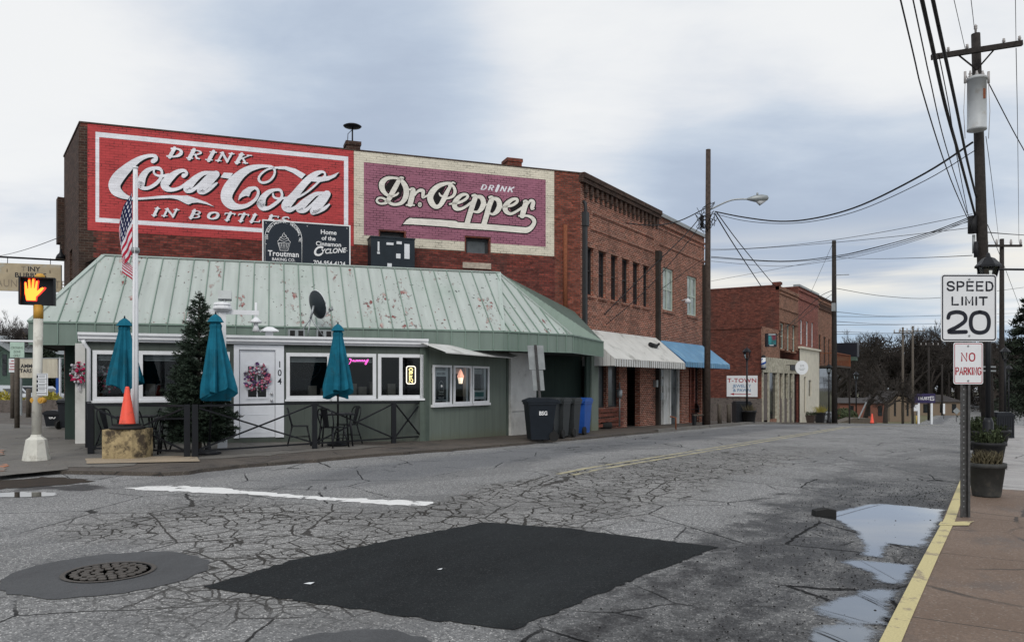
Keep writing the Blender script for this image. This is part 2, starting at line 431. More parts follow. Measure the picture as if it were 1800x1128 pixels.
wallpaint('maroon_paint', (0.13, 0.034, 0.028), miss=0.46, wear=.60)
wallpaint('plum_paint', (0.325, 0.130, 0.185), gap=(0.035, 0.012, 0.02), miss=0.42)
wallpaint('cream_paint', (0.66, 0.61, 0.50), gap=(0.05, 0.045, 0.035), worn=(0.2, 0.16, 0.12), miss=0.50, wear=0.70)
wallpaint('white_paint', (0.78, 0.78, 0.82), gap=(0.2, 0.1, 0.1), worn=(0.3, 0.12, 0.12), miss=0.60, wear=0.74, jt=.07)
wallpaint('ivory_paint', (0.76, 0.73, 0.66), gap=(0.26, 0.23, 0.19), worn=(0.3, 0.25, 0.2), miss=0.60, wear=0.74, jt=.07)
wallpaint('black_paint', (0.009, 0.008, 0.009), gap=(0.02, 0.01, 0.01), worn=(0.06, 0.02, 0.02), wear=0.74)
plain('white_trim', (0.74, 0.75, 0.77), 0.45, var=0.06)
plain('white_door', (0.76, 0.78, 0.82), 0.4, var=0.05)
plain('stucco_white', (0.62, 0.62, 0.6), 0.85, var=0.18, scale=2, bump=0.3, dirt=(0.42, 0.42, 0.4), dscale=1.2)
plain('stucco_cream', (0.62, 0.58, 0.48), 0.8, var=0.12, scale=2)
plain('stone_light', (0.38, 0.355, 0.28), 0.9, var=0.5, scale=5, bump=0.8, bscale=9, dirt=(0.2, 0.18, 0.14), dscale=7)
plain('stone_dark', (0.13, 0.11, 0.10), 0.9, var=0.5, scale=5, bump=0.8, bscale=9, dirt=(0.05, 0.045, 0.04), dscale=5)
plain('dark_metal', (0.022, 0.024, 0.027), 0.5, 0.3, var=0.2)
plain('black_iron', (0.012, 0.013, 0.016), 0.42, 0.2, var=0.2)
plain('black_plastic', (0.012, 0.014, 0.018), 0.5, var=0.2, bump=0.1)
plain('navy_plastic', (0.008, 0.012, 0.018), 0.5, var=0.2, bump=0.1)
plain('grey_plastic', (0.03, 0.034, 0.036), 0.5, var=0.2, bump=0.1)
plain('blue_plastic', (0.02, 0.085, 0.33), 0.42, var=0.15)
plain('galvanised', (0.32, 0.34, 0.35), 0.45, 0.7, var=0.25, scale=20)
plain('post_steel', (0.10, 0.10, 0.10), 0.5, 0.6, var=0.35, scale=25, dirt=(0.07, 0.05, 0.04))
plain('sign_back', (0.29, 0.31, 0.315), 0.5, 0.5, var=0.2, scale=5)
plain('wood_pole', (0.062, 0.046, 0.038), 0.9, var=0.5, scale=9, bump=0.6, bscale=40)
plain('wood_pole_dark', (0.028, 0.024, 0.022), 0.9, var=0.5, scale=9, bump=0.6, bscale=40)
plain('wood_grey', (0.10, 0.085, 0.07), 0.85, var=0.4, scale=12, bump=0.4)
plain('cable', (0.012, 0.012, 0.014), 0.6, var=0.1)
plain('transformer_grey', (0.43, 0.45, 0.46), 0.42, var=0.1, scale=4, dirt=(0.36, 0.35, 0.33), dscale=3)
plain('rust', (0.2, 0.07, 0.035), 0.9, var=0.4, scale=20)
plain('insulator', (0.35, 0.33, 0.32), 0.3, var=0.1)
plain('sign_white', (0.70, 0.72, 0.74), 0.45, var=0.05, scale=3)
plain('sign_black', (0.012, 0.014, 0.022), 0.5, var=0.1)
plain('sign_red', (0.36, 0.02, 0.035), 0.5, var=0.1)
plain('sign_navy', (0.012, 0.019, 0.030), 0.5, var=0.12, scale=2)
plain('sign_purple', (0.03, 0.022, 0.075), 0.5, var=0.1)
plain('sign_blue', (0.05, 0.18, 0.36), 0.5, var=0.1)
plain('sign_tan', (0.42, 0.35, 0.24), 0.75, var=0.18, scale=3, dirt=(0.42, 0.42, 0.38), dscale=2.2)
plain('sign_faded', (0.24, 0.2, 0.15), 0.8, var=0.15)
plain('sign_green', (0.42, 0.56, 0.48), 0.5, var=0.1)
plain('letter_white', (0.78, 0.78, 0.78), 0.5, var=0.05)
plain('teal_canvas', (0.012, 0.125, 0.19), 0.9, var=0.32, scale=4, bump=0.25, bscale=14, spec=.1, dirt=(0.02, 0.10, 0.14), dscale=3)
plain('cone_orange', (0.85, 0.10, 0.06), 0.5, var=0.1, dirt=(0.5, 0.08, 0.05), dscale=5)
plain('rubber', (0.015, 0.015, 0.015), 0.75, var=0.2)
plain('block_concrete', (0.36, 0.28, 0.155), 0.9, var=0.5, scale=6, bump=0.7, bscale=30, dirt=(0.065, 0.05, 0.035), dscale=4, dt=(0.44, 0.60))
plain('terracotta_grey', (0.045, 0.046, 0.044), 0.75, var=0.35, scale=8, dirt=(0.08, 0.075, 0.065), dscale=9)
plain('black_planter', (0.014, 0.014, 0.015), 0.6, var=0.25)
plain('soil', (0.03, 0.022, 0.016), 0.95, var=0.4)
plain('dry_grass', (0.085, 0.072, 0.042), 0.85, var=0.5, scale=20)
plain('shrub_leaf', (0.05, 0.065, 0.03), 0.8, var=0.6, scale=9)
plain('yellow_shrub', (0.35, 0.3, 0.05), 0.8, var=0.4, scale=9)
plain('fir_needle', (0.026, 0.042, 0.027), 0.75, var=0.6, scale=5)
plain('pine_needle', (0.02, 0.03, 0.018), 0.8, var=0.5, scale=1.5)
plain('bark', (0.07, 0.058, 0.048), 0.95, var=0.4, scale=6)
plain('bark_dark', (0.034, 0.028, 0.024), 0.95, var=0.4, scale=2)
plain('twig', (0.040, 0.034, 0.030), 0.95, var=0.45, scale=0.6)
plain('interior_dark', (0.018, 0.018, 0.02), 0.8, var=0.4, scale=2)
plain('interior_floor', (0.08, 0.06, 0.045), 0.8, var=0.3)
plain('blind', (0.42, 0.43, 0.44), 0.6, var=0.06)
plain('counter', (0.18, 0.16, 0.14), 0.5, var=0.4, scale=5)
plain('soffit', (0.045, 0.055, 0.05), 0.8, var=0.2)
plain('roof_tar', (0.06, 0.06, 0.06), 0.9, var=0.3)
plain('roof_shingle', (0.05, 0.045, 0.045), 0.9, var=0.3, scale=2)
plain('awning_white', (0.58, 0.58, 0.56), 0.5, var=0.1, scale=2, dirt=(0.38, 0.38, 0.36), dscale=1.4)
plain('awning_blue', (0.12, 0.27, 0.43), 0.55, var=0.15, scale=2, dirt=(0.2, 0.36, 0.5), dscale=1.2)
plain('awning_blue_dark', (0.02, 0.10, 0.23), 0.6, var=0.15)
plain('green_trim', (0.085, 0.11, 0.092), 0.6, var=0.15)
plain('window_green', (0.42, 0.48, 0.42), 0.5, var=0.12)
plain('window_dark', (0.03, 0.032, 0.034), 0.5, var=0.2)
plain('curtain', (0.40, 0.43, 0.38), 0.8, var=0.3, scale=5)
plain('stone_sill', (0.4, 0.34, 0.28), 0.9, var=0.4, scale=9)
plain('ac_metal', (0.018, 0.026, 0.034), 0.5, 0.2, var=0.2, scale=3)
plain('wreath_pink', (0.55, 0.16, 0.24), 0.8, var=0.5, scale=15)
plain('wreath_red', (0.42, 0.02, 0.09), 0.7, var=0.4, scale=20)
plain('wreath_violet', (0.11, 0.05, 0.16), 0.8, var=0.5, scale=20)
plain('wreath_pale', (0.5, 0.48, 0.52), 0.8, var=0.4, scale=25)
plain('wreath_dark', (0.06, 0.075, 0.06), 0.8, var=0.5, scale=20)
plain('signal_yellow', (0.55, 0.30, 0.05), 0.5, var=0.15, dirt=(0.4, 0.2, 0.04))
plain('signal_white', (0.60, 0.59, 0.53), 0.5, var=0.15, scale=5, dirt=(0.42, 0.40, 0.35), dscale=4)
plain('chrome', (0.6, 0.6, 0.6), 0.25, 1.0, var=0.05)
plain('dish_grey', (0.022, 0.03, 0.036), 0.5, var=0.15)
plain('dark_stain', (0.02, 0.02, 0.02), 0.9)
plain('car_paint', (0.5, 0.52, 0.54), 0.25, 0.2, var=0.03)
plain('house_tan', (0.19, 0.145, 0.105), 0.85, var=0.1)
plain('house_red', (0.16, 0.07, 0.05), 0.85, var=0.2)
plain('house_green', (0.07, 0.11, 0.09), 0.7, var=0.15)
plain('yellow_pole', (0.5, 0.35, 0.1), 0.6, var=0.1)
plain('post_blue', (0.02, 0.08, 0.32), 0.5, var=0.15)
plain('poster_dark', (0.03, 0.035, 0.04), 0.5, var=0.3, scale=9)
plain('cyan_screen', (0.03, 0.2, 0.22), 0.4, var=0.8, scale=2.2, dirt=(0.16, 0.02, 0.04), dscale=1.2)
plain('steps_grey', (0.25, 0.27, 0.29), 0.8, var=0.15)
glow('hand_orange', (1.0, 0.2, 0.02), 3.2)
glow('hand_edge', (1.0, 0.03, 0.02), 1.5)
glow('neon_yellow', (1.0, 0.86, 0.36), 1.6)
glow('neon_white', (0.95, 0.88, 0.75), 1.0)
glow('neon_pink', (1.0, 0.12, 0.62), 1.6)
glow('bulb_warm', (1.0, 0.8, 0.6), 1.2)
glow('cupcake_glow', (0.9, 0.42, 0.3), 1.1)
def glassmat(name, tint, rough=0.03, mixf=0.0):
    m, k = newmat(name)
    g = k.n('ShaderNodeBsdfGlossy'); k.set(g.inputs[0], (0.62, 0.66, 0.68)); k.set(g.inputs['Roughness'], rough)
    t = k.n('ShaderNodeBsdfTransparent'); k.set(t.inputs[0], tint)
    fr = k.n('ShaderNodeFresnel'); k.set(fr.inputs[0], 1.5)
    x = k.n('ShaderNodeMixShader'); k.set(x.inputs[0], k.m('ADD', fr.outputs[0], mixf)); k.nt.links.new(t.outputs[0], x.inputs[1]); k.nt.links.new(g.outputs[0], x.inputs[2])
    k.out(x.outputs[0]); return m
glassmat('pane_glass', (0.75, 0.8, 0.8))
def darkpane(name, col, rough=0.05):
    m, k = newmat(name); c = k.coord()
    nm = k.bump(k.noise(c, 0.9, 2), 0.06, 0.05)
    k.out(k.bsdf(k.mix(1.0, (*col, 1.0), k.ramp(k.noise(c, 1.6, 3), [(0.3, 0.5), (0.7, 1.7)]), 'MULTIPLY'), rough, 0, nm, 0.45)); return m
darkpane('dark_pane', (0.012, 0.014, 0.017)); darkpane('grey_pane', (0.07, 0.08, 0.085), 0.15); darkpane('curtain_pane', (0.22, 0.27, 0.25), 0.12)
def panel(name, col, chips=True, dark=0.0):
    """painted standing-seam sheet: chalky, streaked, with flakes down to the red primer"""
    m, k = newmat(name); uv = k.coord('UV'); c = k.coord()
    st = k.noise(k.vscale(uv, (5.0, 0.5, 1)), 1.0, 5, 0.6)
    base = k.mix(1.0, (*col, 1.0), k.ramp(st, [(0.25, 0.86), (0.75, 1.12)]), 'MULTIPLY')
    base = k.mix(k.step(k.noise(c, 0.5, 4), 0.5, 0.75), base, k.mix(1.0, base, (0.82, 0.88, 0.84, 1), 'MULTIPLY'))
    if chips:
        wob = k.mix(0.08, uv, k.noise(uv, 5, 3, out=1))
        # loose flakes: small ones all over, runs of larger ones down a few panels
        col_ = k.noise(k.vscale(uv, (1.55, 0.30, 1)), 1.0, 3, 0.5)
        a = k.noise(k.vscale(wob, (4.2, 2.0, 1)), 1.6, 5, 0.66)
        big = k.m('MULTIPLY', k.step(a, 0.575, 0.60), k.step(col_, 0.54, 0.60))
        sm = k.m('MULTIPLY', k.step(k.noise(k.vscale(wob, (3.6, 2.6, 1)), 3.1, 3, 0.55), 0.655, 0.668), k.step(k.noise(c, 0.7, 3), 0.38, 0.50))
        edge = k.m('MULTIPLY', k.step(a, 0.555, 0.575), k.step(col_, 0.54, 0.60))
        base = k.mix(edge, base, (0.10, 0.11, 0.10, 1))
        red = k.mix(k.step(k.noise(c, 3.3, 3), 0.42, 0.60), (0.20, 0.05, 0.045, 1), (0.44, 0.34, 0.31, 1))
        base = k.mix(big, base, red)
        base = k.mix(sm, base, k.mix(k.step(k.noise(c, 0.9, 2), 0.45, 0.6), (0.035, 0.04, 0.036, 1), (0.17, 0.06, 0.05, 1)))
    nm = k.bump(k.noise(k.vscale(uv, (3, 0.6, 1)), 1.5, 3), 0.12, 0.03)
    k.out(k.bsdf(base, 0.5, 0.0, nm, 0.35)); return m
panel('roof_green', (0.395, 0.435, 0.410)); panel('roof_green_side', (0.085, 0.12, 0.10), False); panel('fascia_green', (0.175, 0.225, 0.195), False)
panel('roof_seam', (0.19, 0.26, 0.22), False); panel('roof_trim', (0.37, 0.425, 0.395), False)
def siding(name, col, stain):
    m, k = newmat(name); c = k.coord(); z = k.xyz(c)[2]; uv = k.coord('UV')
    n = k.noise(k.vscale(uv, (7.0, 0.7, 1)), 1.0, 5, 0.6)
    base = k.mix(1.0, (*col, 1.0), k.ramp(n, [(0.25, 0.85), (0.75, 1.12)]), 'MULTIPLY')
    lowm = k.m('MULTIPLY', k.step(k.m('ADD', z, k.m('MULTIPLY', n, 0.5)), 0.50, 0.10), 0.75)
    base = k.mix(lowm, base, (*stain, 1.0))
    w = k.m('FRACT', k.m('MULTIPLY', k.xyz(uv)[0], 2.46))
    g = k.m('MULTIPLY', k.step(w, 0.035, 0.0), 0.5)
    base = k.mix(g, base, (0.03, 0.04, 0.034, 1.0))
    k.out(k.bsdf(base, 0.75, 0, k.bump(k.m('MULTIPLY', g, -1.0), 0.4, 0.01), 0.3)); return m
siding('siding_green', (0.155, 0.185, 0.158), (0.15, 0.16, 0.11)); siding('siding_shade', (0.078, 0.093, 0.082), (0.12, 0.13, 0.1)); siding('siding_dark', (0.03, 0.05, 0.042), (0.04, 0.045, 0.04))  # siding_shade: green siding with the shade under the eave put into its colour

# ---- asphalt: one road material, all features fixed to the ground itself
def cracks(k, c, scale, w, warp=0.22, ws=1.6, sharp=.5):
    wc = k.mix(warp, c, k.noise(c, ws, 4, 0.6, out=1), 'ADD')
    e = k.vor(wc, scale, 'DISTANCE_TO_EDGE')
    return k.step(e, w, w*sharp)
def road():
    m, k = newmat('asphalt'); c = k.coord(); X, Y, Z = k.xyz(c)
    fine = k.noise(c, 95, 3, 0.7); mid = k.noise(c, 24, 4, 0.65); big = k.noise(c, 0.35, 5, 0.6)
    agg = k.vor(c, 100, out=1); ag = k.xyz(agg)[0]
    g = k.m('ADD', k.m('MULTIPLY', fine, 0.5), k.m('MULTIPLY', mid, 0.5))
    base = k.ramp(g, [(0.34, (0.055, 0.056, 0.057)), (0.48, (0.165, 0.166, 0.167)), (0.64, (0.33, 0.33, 0.327))])
    base = k.mix(k.m('MULTIPLY', k.step(ag, 0.90, 0.97), 0.9), base, (0.60, 0.59, 0.57, 1))
    base = k.mix(k.m('MULTIPLY', k.step(ag, 0.10, 0.04), 0.6), base, (0.04, 0.04, 0.042, 1))
    base = k.mix(1.0, base, k.ramp(big, [(0.28, 0.78), (0.72, 1.20)]), 'MULTIPLY')
    # smoother bluish wheel lane on the far side
    lane = k.m('MULTIPLY', k.step(k.m('ADD', X, k.m('MULTIPLY', big, 1.2)), -6.7, -7.5), k.step(k.m('ADD', X, k.m('MULTIPLY', big, 1.0)), -9.6, -8.8))
    lane = k.m('MULTIPLY', lane, k.step(Y, 6.5, 9.5))
    base = k.mix(k.m('MULTIPLY', lane, 0.55), base, (0.085, 0.092, 0.105, 1))
    # old wandering patches
    pt = k.step(k.noise(k.vscale(c, (1, 0.35, 1)), 0.55, 3, 0.5, 0.6), 0.56, 0.585)
    base = k.mix(k.m('MULTIPLY', pt, 0.28), base, (0.07, 0.072, 0.076, 1))
    # alligator cracking along the inner wheel path
    cn = k.noise(c, 0.55, 4, 0.6)
    xx = k.m('ADD', X, k.m('MULTIPLY', k.m('SUBTRACT', cn, 0.5), 2.6))
    band = k.m('MULTIPLY', k.step(k.m('ABSOLUTE', k.m('ADD', xx, 4.9)), 1.75, 1.0), k.step(Y, 2.0, 4.0))
    band = k.m('MULTIPLY', band, k.step(Y, 24.0, 15.0))
    crossb = k.m('MULTIPLY', k.step(k.m('ABSOLUTE', k.m('ADD', k.m('ADD', Y, -6.2), k.m('MULTIPLY', cn, 1.6))), 1.7, 0.9), k.m('MULTIPLY', k.step(X, -9.6, -7.6), k.step(X, -2.4, -3.6)))
    band = k.m('MAXIMUM', band, crossb)
    a1 = cracks(k, k.mix(.035, c, k.noise(c, 9, 3, .6, out=1), 'ADD'), 2.9, 0.034, .08, 1.8, .6); a2 = cracks(k, k.mix(.03, c, k.noise(c, 11, 3, .6, out=1), 'ADD'), 5.8, 0.048, .06, 2.4, .6)
    al = k.m('MULTIPLY', k.m('MAXIMUM', a1, k.m('MULTIPLY', a2, k.step(cn, 0.40, 0.52))), band)
    # long lone cracks elsewhere
    fw = k.mix(.04, c, k.noise(c, 7, 4, .65, out=1), 'ADD')
    l1 = k.m('MULTIPLY', cracks(k, fw, 0.62, 0.0085, 0.14, 0.8, .6), k.step(k.noise(c, 0.33, 2), 0.43, 0.5))
    l2 = k.m('MULTIPLY', cracks(k, fw, 1.5, 0.017, 0.12, 1.2, .6), k.step(k.noise(c, 0.5, 3), 0.53, 0.60))
    ck = k.m('MAXIMUM', k.m('MULTIPLY', al, 0.95), k.m('MAXIMUM', k.m('MULTIPLY', l1, 0.9), k.m('MULTIPLY', l2, 0.75)))
    base = k.mix(k.m('MULTIPLY', ck, 0.93), base, (0.010, 0.010, 0.011, 1))
    base = k.mix(k.m('MULTIPLY', band, 0.12), base, (0.20, 0.18, 0.15, 1))
    # wet gutter with loose dark grit
    wn = k.noise(c, 0.9, 6, 0.66); wn2 = k.noise(c, 5.0, 5, 0.7)
    wx = k.m('ADD', X, k.m('ADD', k.m('MULTIPLY', k.m('SUBTRACT', wn, 0.5), 2.6), k.m('MULTIPLY', k.m('SUBTRACT', wn2, 0.5), 0.9)))
    wet = k.m('MULTIPLY', k.step(wx, -2.7, -2.15), k.step(Y, 24.0, 16.0))
    wet = k.m('MULTIPLY', wet, k.step(Y, -2, 0))
    isl = k.m('ADD', k.m('MULTIPLY', k.noise(k.vscale(c, (1.0, .6, 1)), 1.5, 6, 0.68), 0.75), k.m('MULTIPLY', wn2, 0.25))
    wet = k.m('MULTIPLY', wet, k.m('ADD', 0.35, k.m('MULTIPLY', k.step(isl, 0.40, 0.56), 0.65)))
    wet = k.m('MULTIPLY', wet, k.m('SUBTRACT', 1.0, k.m('MULTIPLY', k.step(Y, 9.5, 15.0), 0.45)))
    # a few dark damp stains on the left
    st = k.m('MULTIPLY', k.step(k.noise(k.vscale(c, (1, 1, 1)), 0.75, 5, 0.6), 0.60, 0.66), k.step(X, -9.5, -11.0))
    wet = k.m('MAXIMUM', wet, k.m('MULTIPLY', st, k.step(Y, 8.0, 6.0)))
    grit = k.m('MAXIMUM', k.step(k.vor(k.mix(0.03, c, k.noise(c, 30, 2, out=1)), 30), 0.27, 0.20), k.step(k.vor(c, 70), 0.30, 0.22))
    dark = k.mix(1.0, base, (0.20, 0.20, 0.21, 1), 'MULTIPLY')
    dark = k.mix(k.m('MULTIPLY', grit, k.step(wn2, 0.40, 0.52)), dark, (0.011, 0.011, 0.012, 1))
    base = k.mix(wet, base, dark)
    h = k.m('ADD', k.m('MULTIPLY', g, 0.7), k.m('ADD', k.m('MULTIPLY', ck, -1.2), k.m('MULTIPLY', k.m('MULTIPLY', grit, wet), 0.8)))
    rough = k.m('ADD', 0.9, k.m('MULTIPLY', wet, -0.36))
    k.out(k.bsdf(base, rough, 0, k.bump(h, 0.5, 0.012), k.m('MULTIPLY', k.m('SUBTRACT', 1.0, ck), k.m('SUBTRACT', 0.34, k.m('MULTIPLY', wet, 0.12))))); return m
road()
def patchmat(name, col, rough, am=1.0):
    m, k = newmat(name); c = k.coord()
    g = k.m('ADD', k.m('MULTIPLY', k.noise(c, 110, 3, 0.7), 0.6), k.m('MULTIPLY', k.noise(k.vscale(c, (1, .45, 1)), 1.5, 7, 0.7), 0.5))
    b = k.mix(1.0, (*col, 1.0), k.ramp(g, [(0.3, 1-0.45*am), (0.7, 1+0.5*am)]), 'MULTIPLY')
    sp = k.xyz(k.vor(c, 105, out=1))[0]
    b = k.mix(k.m('MULTIPLY', k.step(sp, 0.90, 0.97), 0.35*am), b, (0.07, 0.072, 0.075, 1))
    b = k.mix(k.m('MULTIPLY', k.step(k.noise(k.vscale(c, (1, .5, 1)), 0.8, 5, .65), 0.52, 0.70), 0.22), b, (0.05, 0.056, 0.056, 1))
    k.out(k.bsdf(b, rough, 0, k.bump(k.noise(c, 130, 3, 0.7), 0.7, 0.012), 0.12)); return m
patchmat('fresh_asphalt', (0.0155, 0.0175, 0.019), 0.9, 1.5)
patchmat('collar_asphalt', (0.082, 0.084, 0.088), 0.8, 0.9)
patchmat('rust_plate', (0.04, 0.035, 0.031), 0.8, 0.8)
patchmat('iron_cover', (0.085, 0.077, 0.070), 0.6, 0.8)
def slabmat(name, c1, c2, damp, wetm=0.0, joints=None):
    m, k = newmat(name); c = k.coord(); X, Y, Z = k.xyz(c)
    n = k.noise(c, 0.8, 6, 0.65); f = k.noise(c, 60, 4, 0.7)
    b = k.mix(k.step(n, 0.36, 0.66), (*c1, 1.0), (*c2, 1.0))
    b = k.mix(1.0, b, k.ramp(f, [(0.3, 0.72), (0.7, 1.28)]), 'MULTIPLY')
    d = k.step(k.noise(k.vscale(c, (1, 0.6, 1)), 1.3, 6, 0.66), 0.53, 0.66)
    b = k.mix(k.m('MULTIPLY', d, 0.7), b, (*damp, 1.0))
    ag = k.xyz(k.vor(c, 95, out=1))[0]
    b = k.mix(k.m('MULTIPLY', k.step(ag, 0.93, 0.98), 0.28), b, (0.4, 0.37, 0.33, 1))
    l1 = k.m('MULTIPLY', cracks(k, c, 0.7, 0.015, 0.3, 1.1), k.step(k.noise(c, 0.4, 2), 0.46, 0.52))
    b = k.mix(k.m('MULTIPLY', l1, 0.8), b, (0.02, 0.018, 0.016, 1))
    if joints:
        fr = k.m('FRACT', k.m('DIVIDE', Y, joints))
        j = k.step(k.m('ABSOLUTE', k.m('SUBTRACT', fr, 0.5)), 0.010/joints, 0.004/joints)
        b = k.mix(k.m('MULTIPLY', j, 0.85), b, (0.025, 0.02, 0.016, 1))
    r = k.m('ADD', 0.78, k.m('MULTIPLY', d, -0.25-wetm))
    k.out(k.bsdf(b, r, 0, k.bump(f, 0.4, 0.01), 0.4)); return m
slabmat('pavement_brown', (0.135, 0.092, 0.066), (0.168, 0.119, 0.089), (0.075, 0.053, 0.040), joints=2.05)
slabmat('pavement_grey', (0.30, 0.285, 0.28), (0.36, 0.35, 0.34), (0.2, 0.19, 0.19), joints=1.5)
slabmat('pavement_dirt', (0.088, 0.073, 0.060), (0.060, 0.051, 0.044), (0.030, 0.026, 0.023))
slabmat('apron', (0.115, 0.108, 0.098), (0.15, 0.14, 0.125), (0.06, 0.054, 0.048))
slabmat('pad_concrete', (0.33, 0.265, 0.19), (0.27, 0.225, 0.17), (0.16, 0.13, 0.1))
slabmat('lawn', (0.10, 0.10, 0.045), (0.14, 0.13, 0.07), (0.07, 0.06, 0.035))
def roadpaint(name, col, lo, hi, under=(0.12, 0.12, 0.12)):
    m, k = newmat(name); c = k.coord()
    n = k.noise(k.vscale(c, (1, 1, 1)), 3.5, 7, 0.72); f = k.noise(c, 70, 3, 0.7)
    b = k.mix(1.0, (*col, 1.0), k.ramp(f, [(0.3, 0.82), (0.7, 1.1)]), 'MULTIPLY')
    b = k.mix(k.step(n, lo, hi), b, k.mix(1.0, (*under, 1.0), k.ramp(f, [(0.3, 0.6), (0.7, 1.5)]), 'MULTIPLY'))
    k.out(k.bsdf(b, 0.7, 0, k.bump(f, 0.3, 0.008), 0.35)); return m
roadpaint('line_white', (0.74, 0.74, 0.73), 0.56, 0.62); roadpaint('line_yellow', (0.42, 0.38, 0.24), 0.44, 0.64, (0.15, 0.15, 0.145))
roadpaint('kerb_yellow', (0.53, 0.46, 0.235), 0.545, 0.60, (0.30, 0.25, 0.16)); roadpaint('orange_mark', (0.5, 0.16, 0.06), 0.40, 0.55, (0.15, 0.13, 0.11))
def water():
    m, k = newmat('water'); c = k.coord()
    n = k.bump(k.noise(c, 3.0, 2), 0.02, 0.01)
    k.out(k.bsdf((0.018, 0.018, 0.019, 1.0), 0.015, 0, n, 1.0)); return m
water()
def flagmat():
    m, k = newmat('flag_cloth'); uv = k.coord('UV'); u, v, _ = k.xyz(uv)
    s = k.m('MODULO', k.m('FLOOR', k.m('MULTIPLY', v, 13.0)), 2.0)
    b = k.mix(s, (0.45, 0.02, 0.05, 1), (0.68, 0.68, 0.72, 1))
    can = k.m('MULTIPLY', k.m('LESS_THAN', u, 0.4), k.m('LESS_THAN', v, 7/13))
    gu = k.m('MULTIPLY', u, 15.0); gv = k.m('MULTIPLY', v, 13/7*5)
    gu = k.m('ADD', gu, k.m('MULTIPLY', k.m('MODULO', k.m('FLOOR', gv), 2.0), 0.5))
    du = k.m('SUBTRACT', k.m('FRACT', gu), 0.5); dv = k.m('SUBTRACT', k.m('FRACT', gv), 0.5)
    star = k.m('LESS_THAN', k.m('ADD', k.m('MULTIPLY', du, du), k.m('MULTIPLY', dv, dv)), 0.06)
    b = k.mix(can, b, k.mix(star, (0.015, 0.02, 0.07, 1), (0.7, 0.7, 0.74, 1)))
    k.out(k.bsdf(b, 0.8, 0, None, 0.2)); return m
flagmat()

# ---------------------------------------------------------------- ground
def lines(*seg):
    out = []
    for a, b, st in seg:
        n = max(1, int(round((b-a)/st)))
        out += [a+(b-a)*i/n for i in range(n)]
    out.append(seg[-1][1]); return out
SS = lines((-60, 0, 10), (0, 12, 2), (12, 38, 2), (38, 135, 4), (135, 900, 85))
NN = lines((-420, -60, 60), (-60, 40, 5), (40, 420, 60))
mb = MB()
for i in range(len(SS)-1):
    for j in range(len(NN)-1):
        q = [(NN[j], SS[i]), (NN[j+1], SS[i]), (NN[j+1], SS[i+1]), (NN[j], SS[i+1])]
        mb.poly([(x, y, gz(y)) for x, y in q])
kind(mb.build('road', MAT['asphalt']))
def strip(name, mat, ns, ss, off, skirt=0.0, side=(1,)):
    """a slab following the ground between two edges given as functions of s"""
    mb = MB()
    for a, b in zip(ss[:-1], ss[1:]):
        l0, r0 = ns(a); l1, r1 = ns(b)
        mb.poly([(l0, a, gz(a)+off), (r0, a, gz(a)+off), (r1, b, gz(b)+off), (l1, b, gz(b)+off)])
        if skirt:
            if 1 in side: mb.poly([(r0, a, gz(a)+off), (r0, a, gz(a)+off-skirt), (r1, b, gz(b)+off-skirt), (r1, b, gz(b)+off)])
            if 0 in side: mb.poly([(l0, a, gz(a)+off), (l0, a, gz(a)+off-skirt), (l1, b, gz(b)+off-skirt), (l1, b, gz(b)+off)][::-1])
    if skirt:
        a = ss[0]; l0, r0 = ns(a)
        mb.poly([(l0, a, gz(a)+off), (l0, a, gz(a)+off-skirt), (r0, a, gz(a)+off-skirt), (r0, a, gz(a)+off)])
    return kind(mb.build(name, MAT[mat]))
# right: kerb and pavement (camera stands on it)
KN = -0.52
S1 = lines((-6, 12, 1), (12, 38, 2), (38, 135, 4))
mbk = MB()
rnd = random.Random(4)
wob = {s: rnd.uniform(-0.012, 0.012)-.07*max(0, (8-max(s, 2))/5) for s in S1}
for a, b in zip(S1[:-1], S1[1:]):
    for x0, x1 in ((KN, KN+0.12),):
        za, zb = gz(a), gz(b); h = 0.115
        wa, wb_ = wob[a], wob[b]
        mbk.poly([(x0+wa, a, za-.02), (x0+wb_, b, zb-.02), (x0+wb_+.02, b, zb+h), (x0+wa+.02, a, za+h)][::-1])
        mbk.poly([(x0+wa+.02, a, za+h), (x1+wa, a, za+h), (x1+wb_, b, zb+h), (x0+wb_+.02, b, zb+h)])
kind(mbk.build('kerb', MAT['kerb_yellow']))
strip('pavement', 'pavement_brown', lambda s: (KN+0.02, 30), lines((-6, 11.9, 1)), 0.11)
strip('pavement', 'pavement_grey', lambda s: (KN+0.08, 5.5), lines((11.9, 12, .1), (12, 38, 2), (38, 135, 4)), 0.11)
strip('verge', 'lawn', lambda s: (5.5, 400), lines((11.9, 12, .1), (12, 38, 2), (38, 135, 4), (135, 600, 93)), 0.10)
# left: pavement in front of the shops, its broken edge against the asphalt
EDGE = [(5.6, -34.0), (6.0, -19.0), (6.25, -14.1), (6.8, -12.6), (7.4, -11.2), (8.8, -11.25), (10.2, -10.85), (12.5, -10.5), (14, -10.35), (18, -10.35), (60, -10.35), (300, -10.35)]
def edge(s):
    for (a, x), (b, y) in zip(EDGE[:-1], EDGE[1:]):
        if a <= s <= b: return x+(y-x)*(s-a)/(b-a)
    return EDGE[-1][1]
rnd = random.Random(8)
S2 = sorted(set(lines((5.6, 20, 0.35), (20, 38, 1), (38, 62, 2))))
jit = {s: rnd.uniform(-0.07, 0.07) if s < 24 else 0 for s in S2}
strip('pavement', 'pavement_dirt', lambda s: (-60, edge(s)+jit.get(s, 0)), S2, 0.06, 0.08)
strip('apron', 'apron', lambda s: (-60, edge(s)-1.35+jit.get(s, 0)*2.0-0.5*math.sin(s*1.7)*(s < 9)), [s for s in S2 if 6.2 < s < 13.5], 0.066)
strip('verge', 'lawn', lambda s: (-300, -10.8), lines((78, 135, 4), (135, 600, 93)), 0.02)
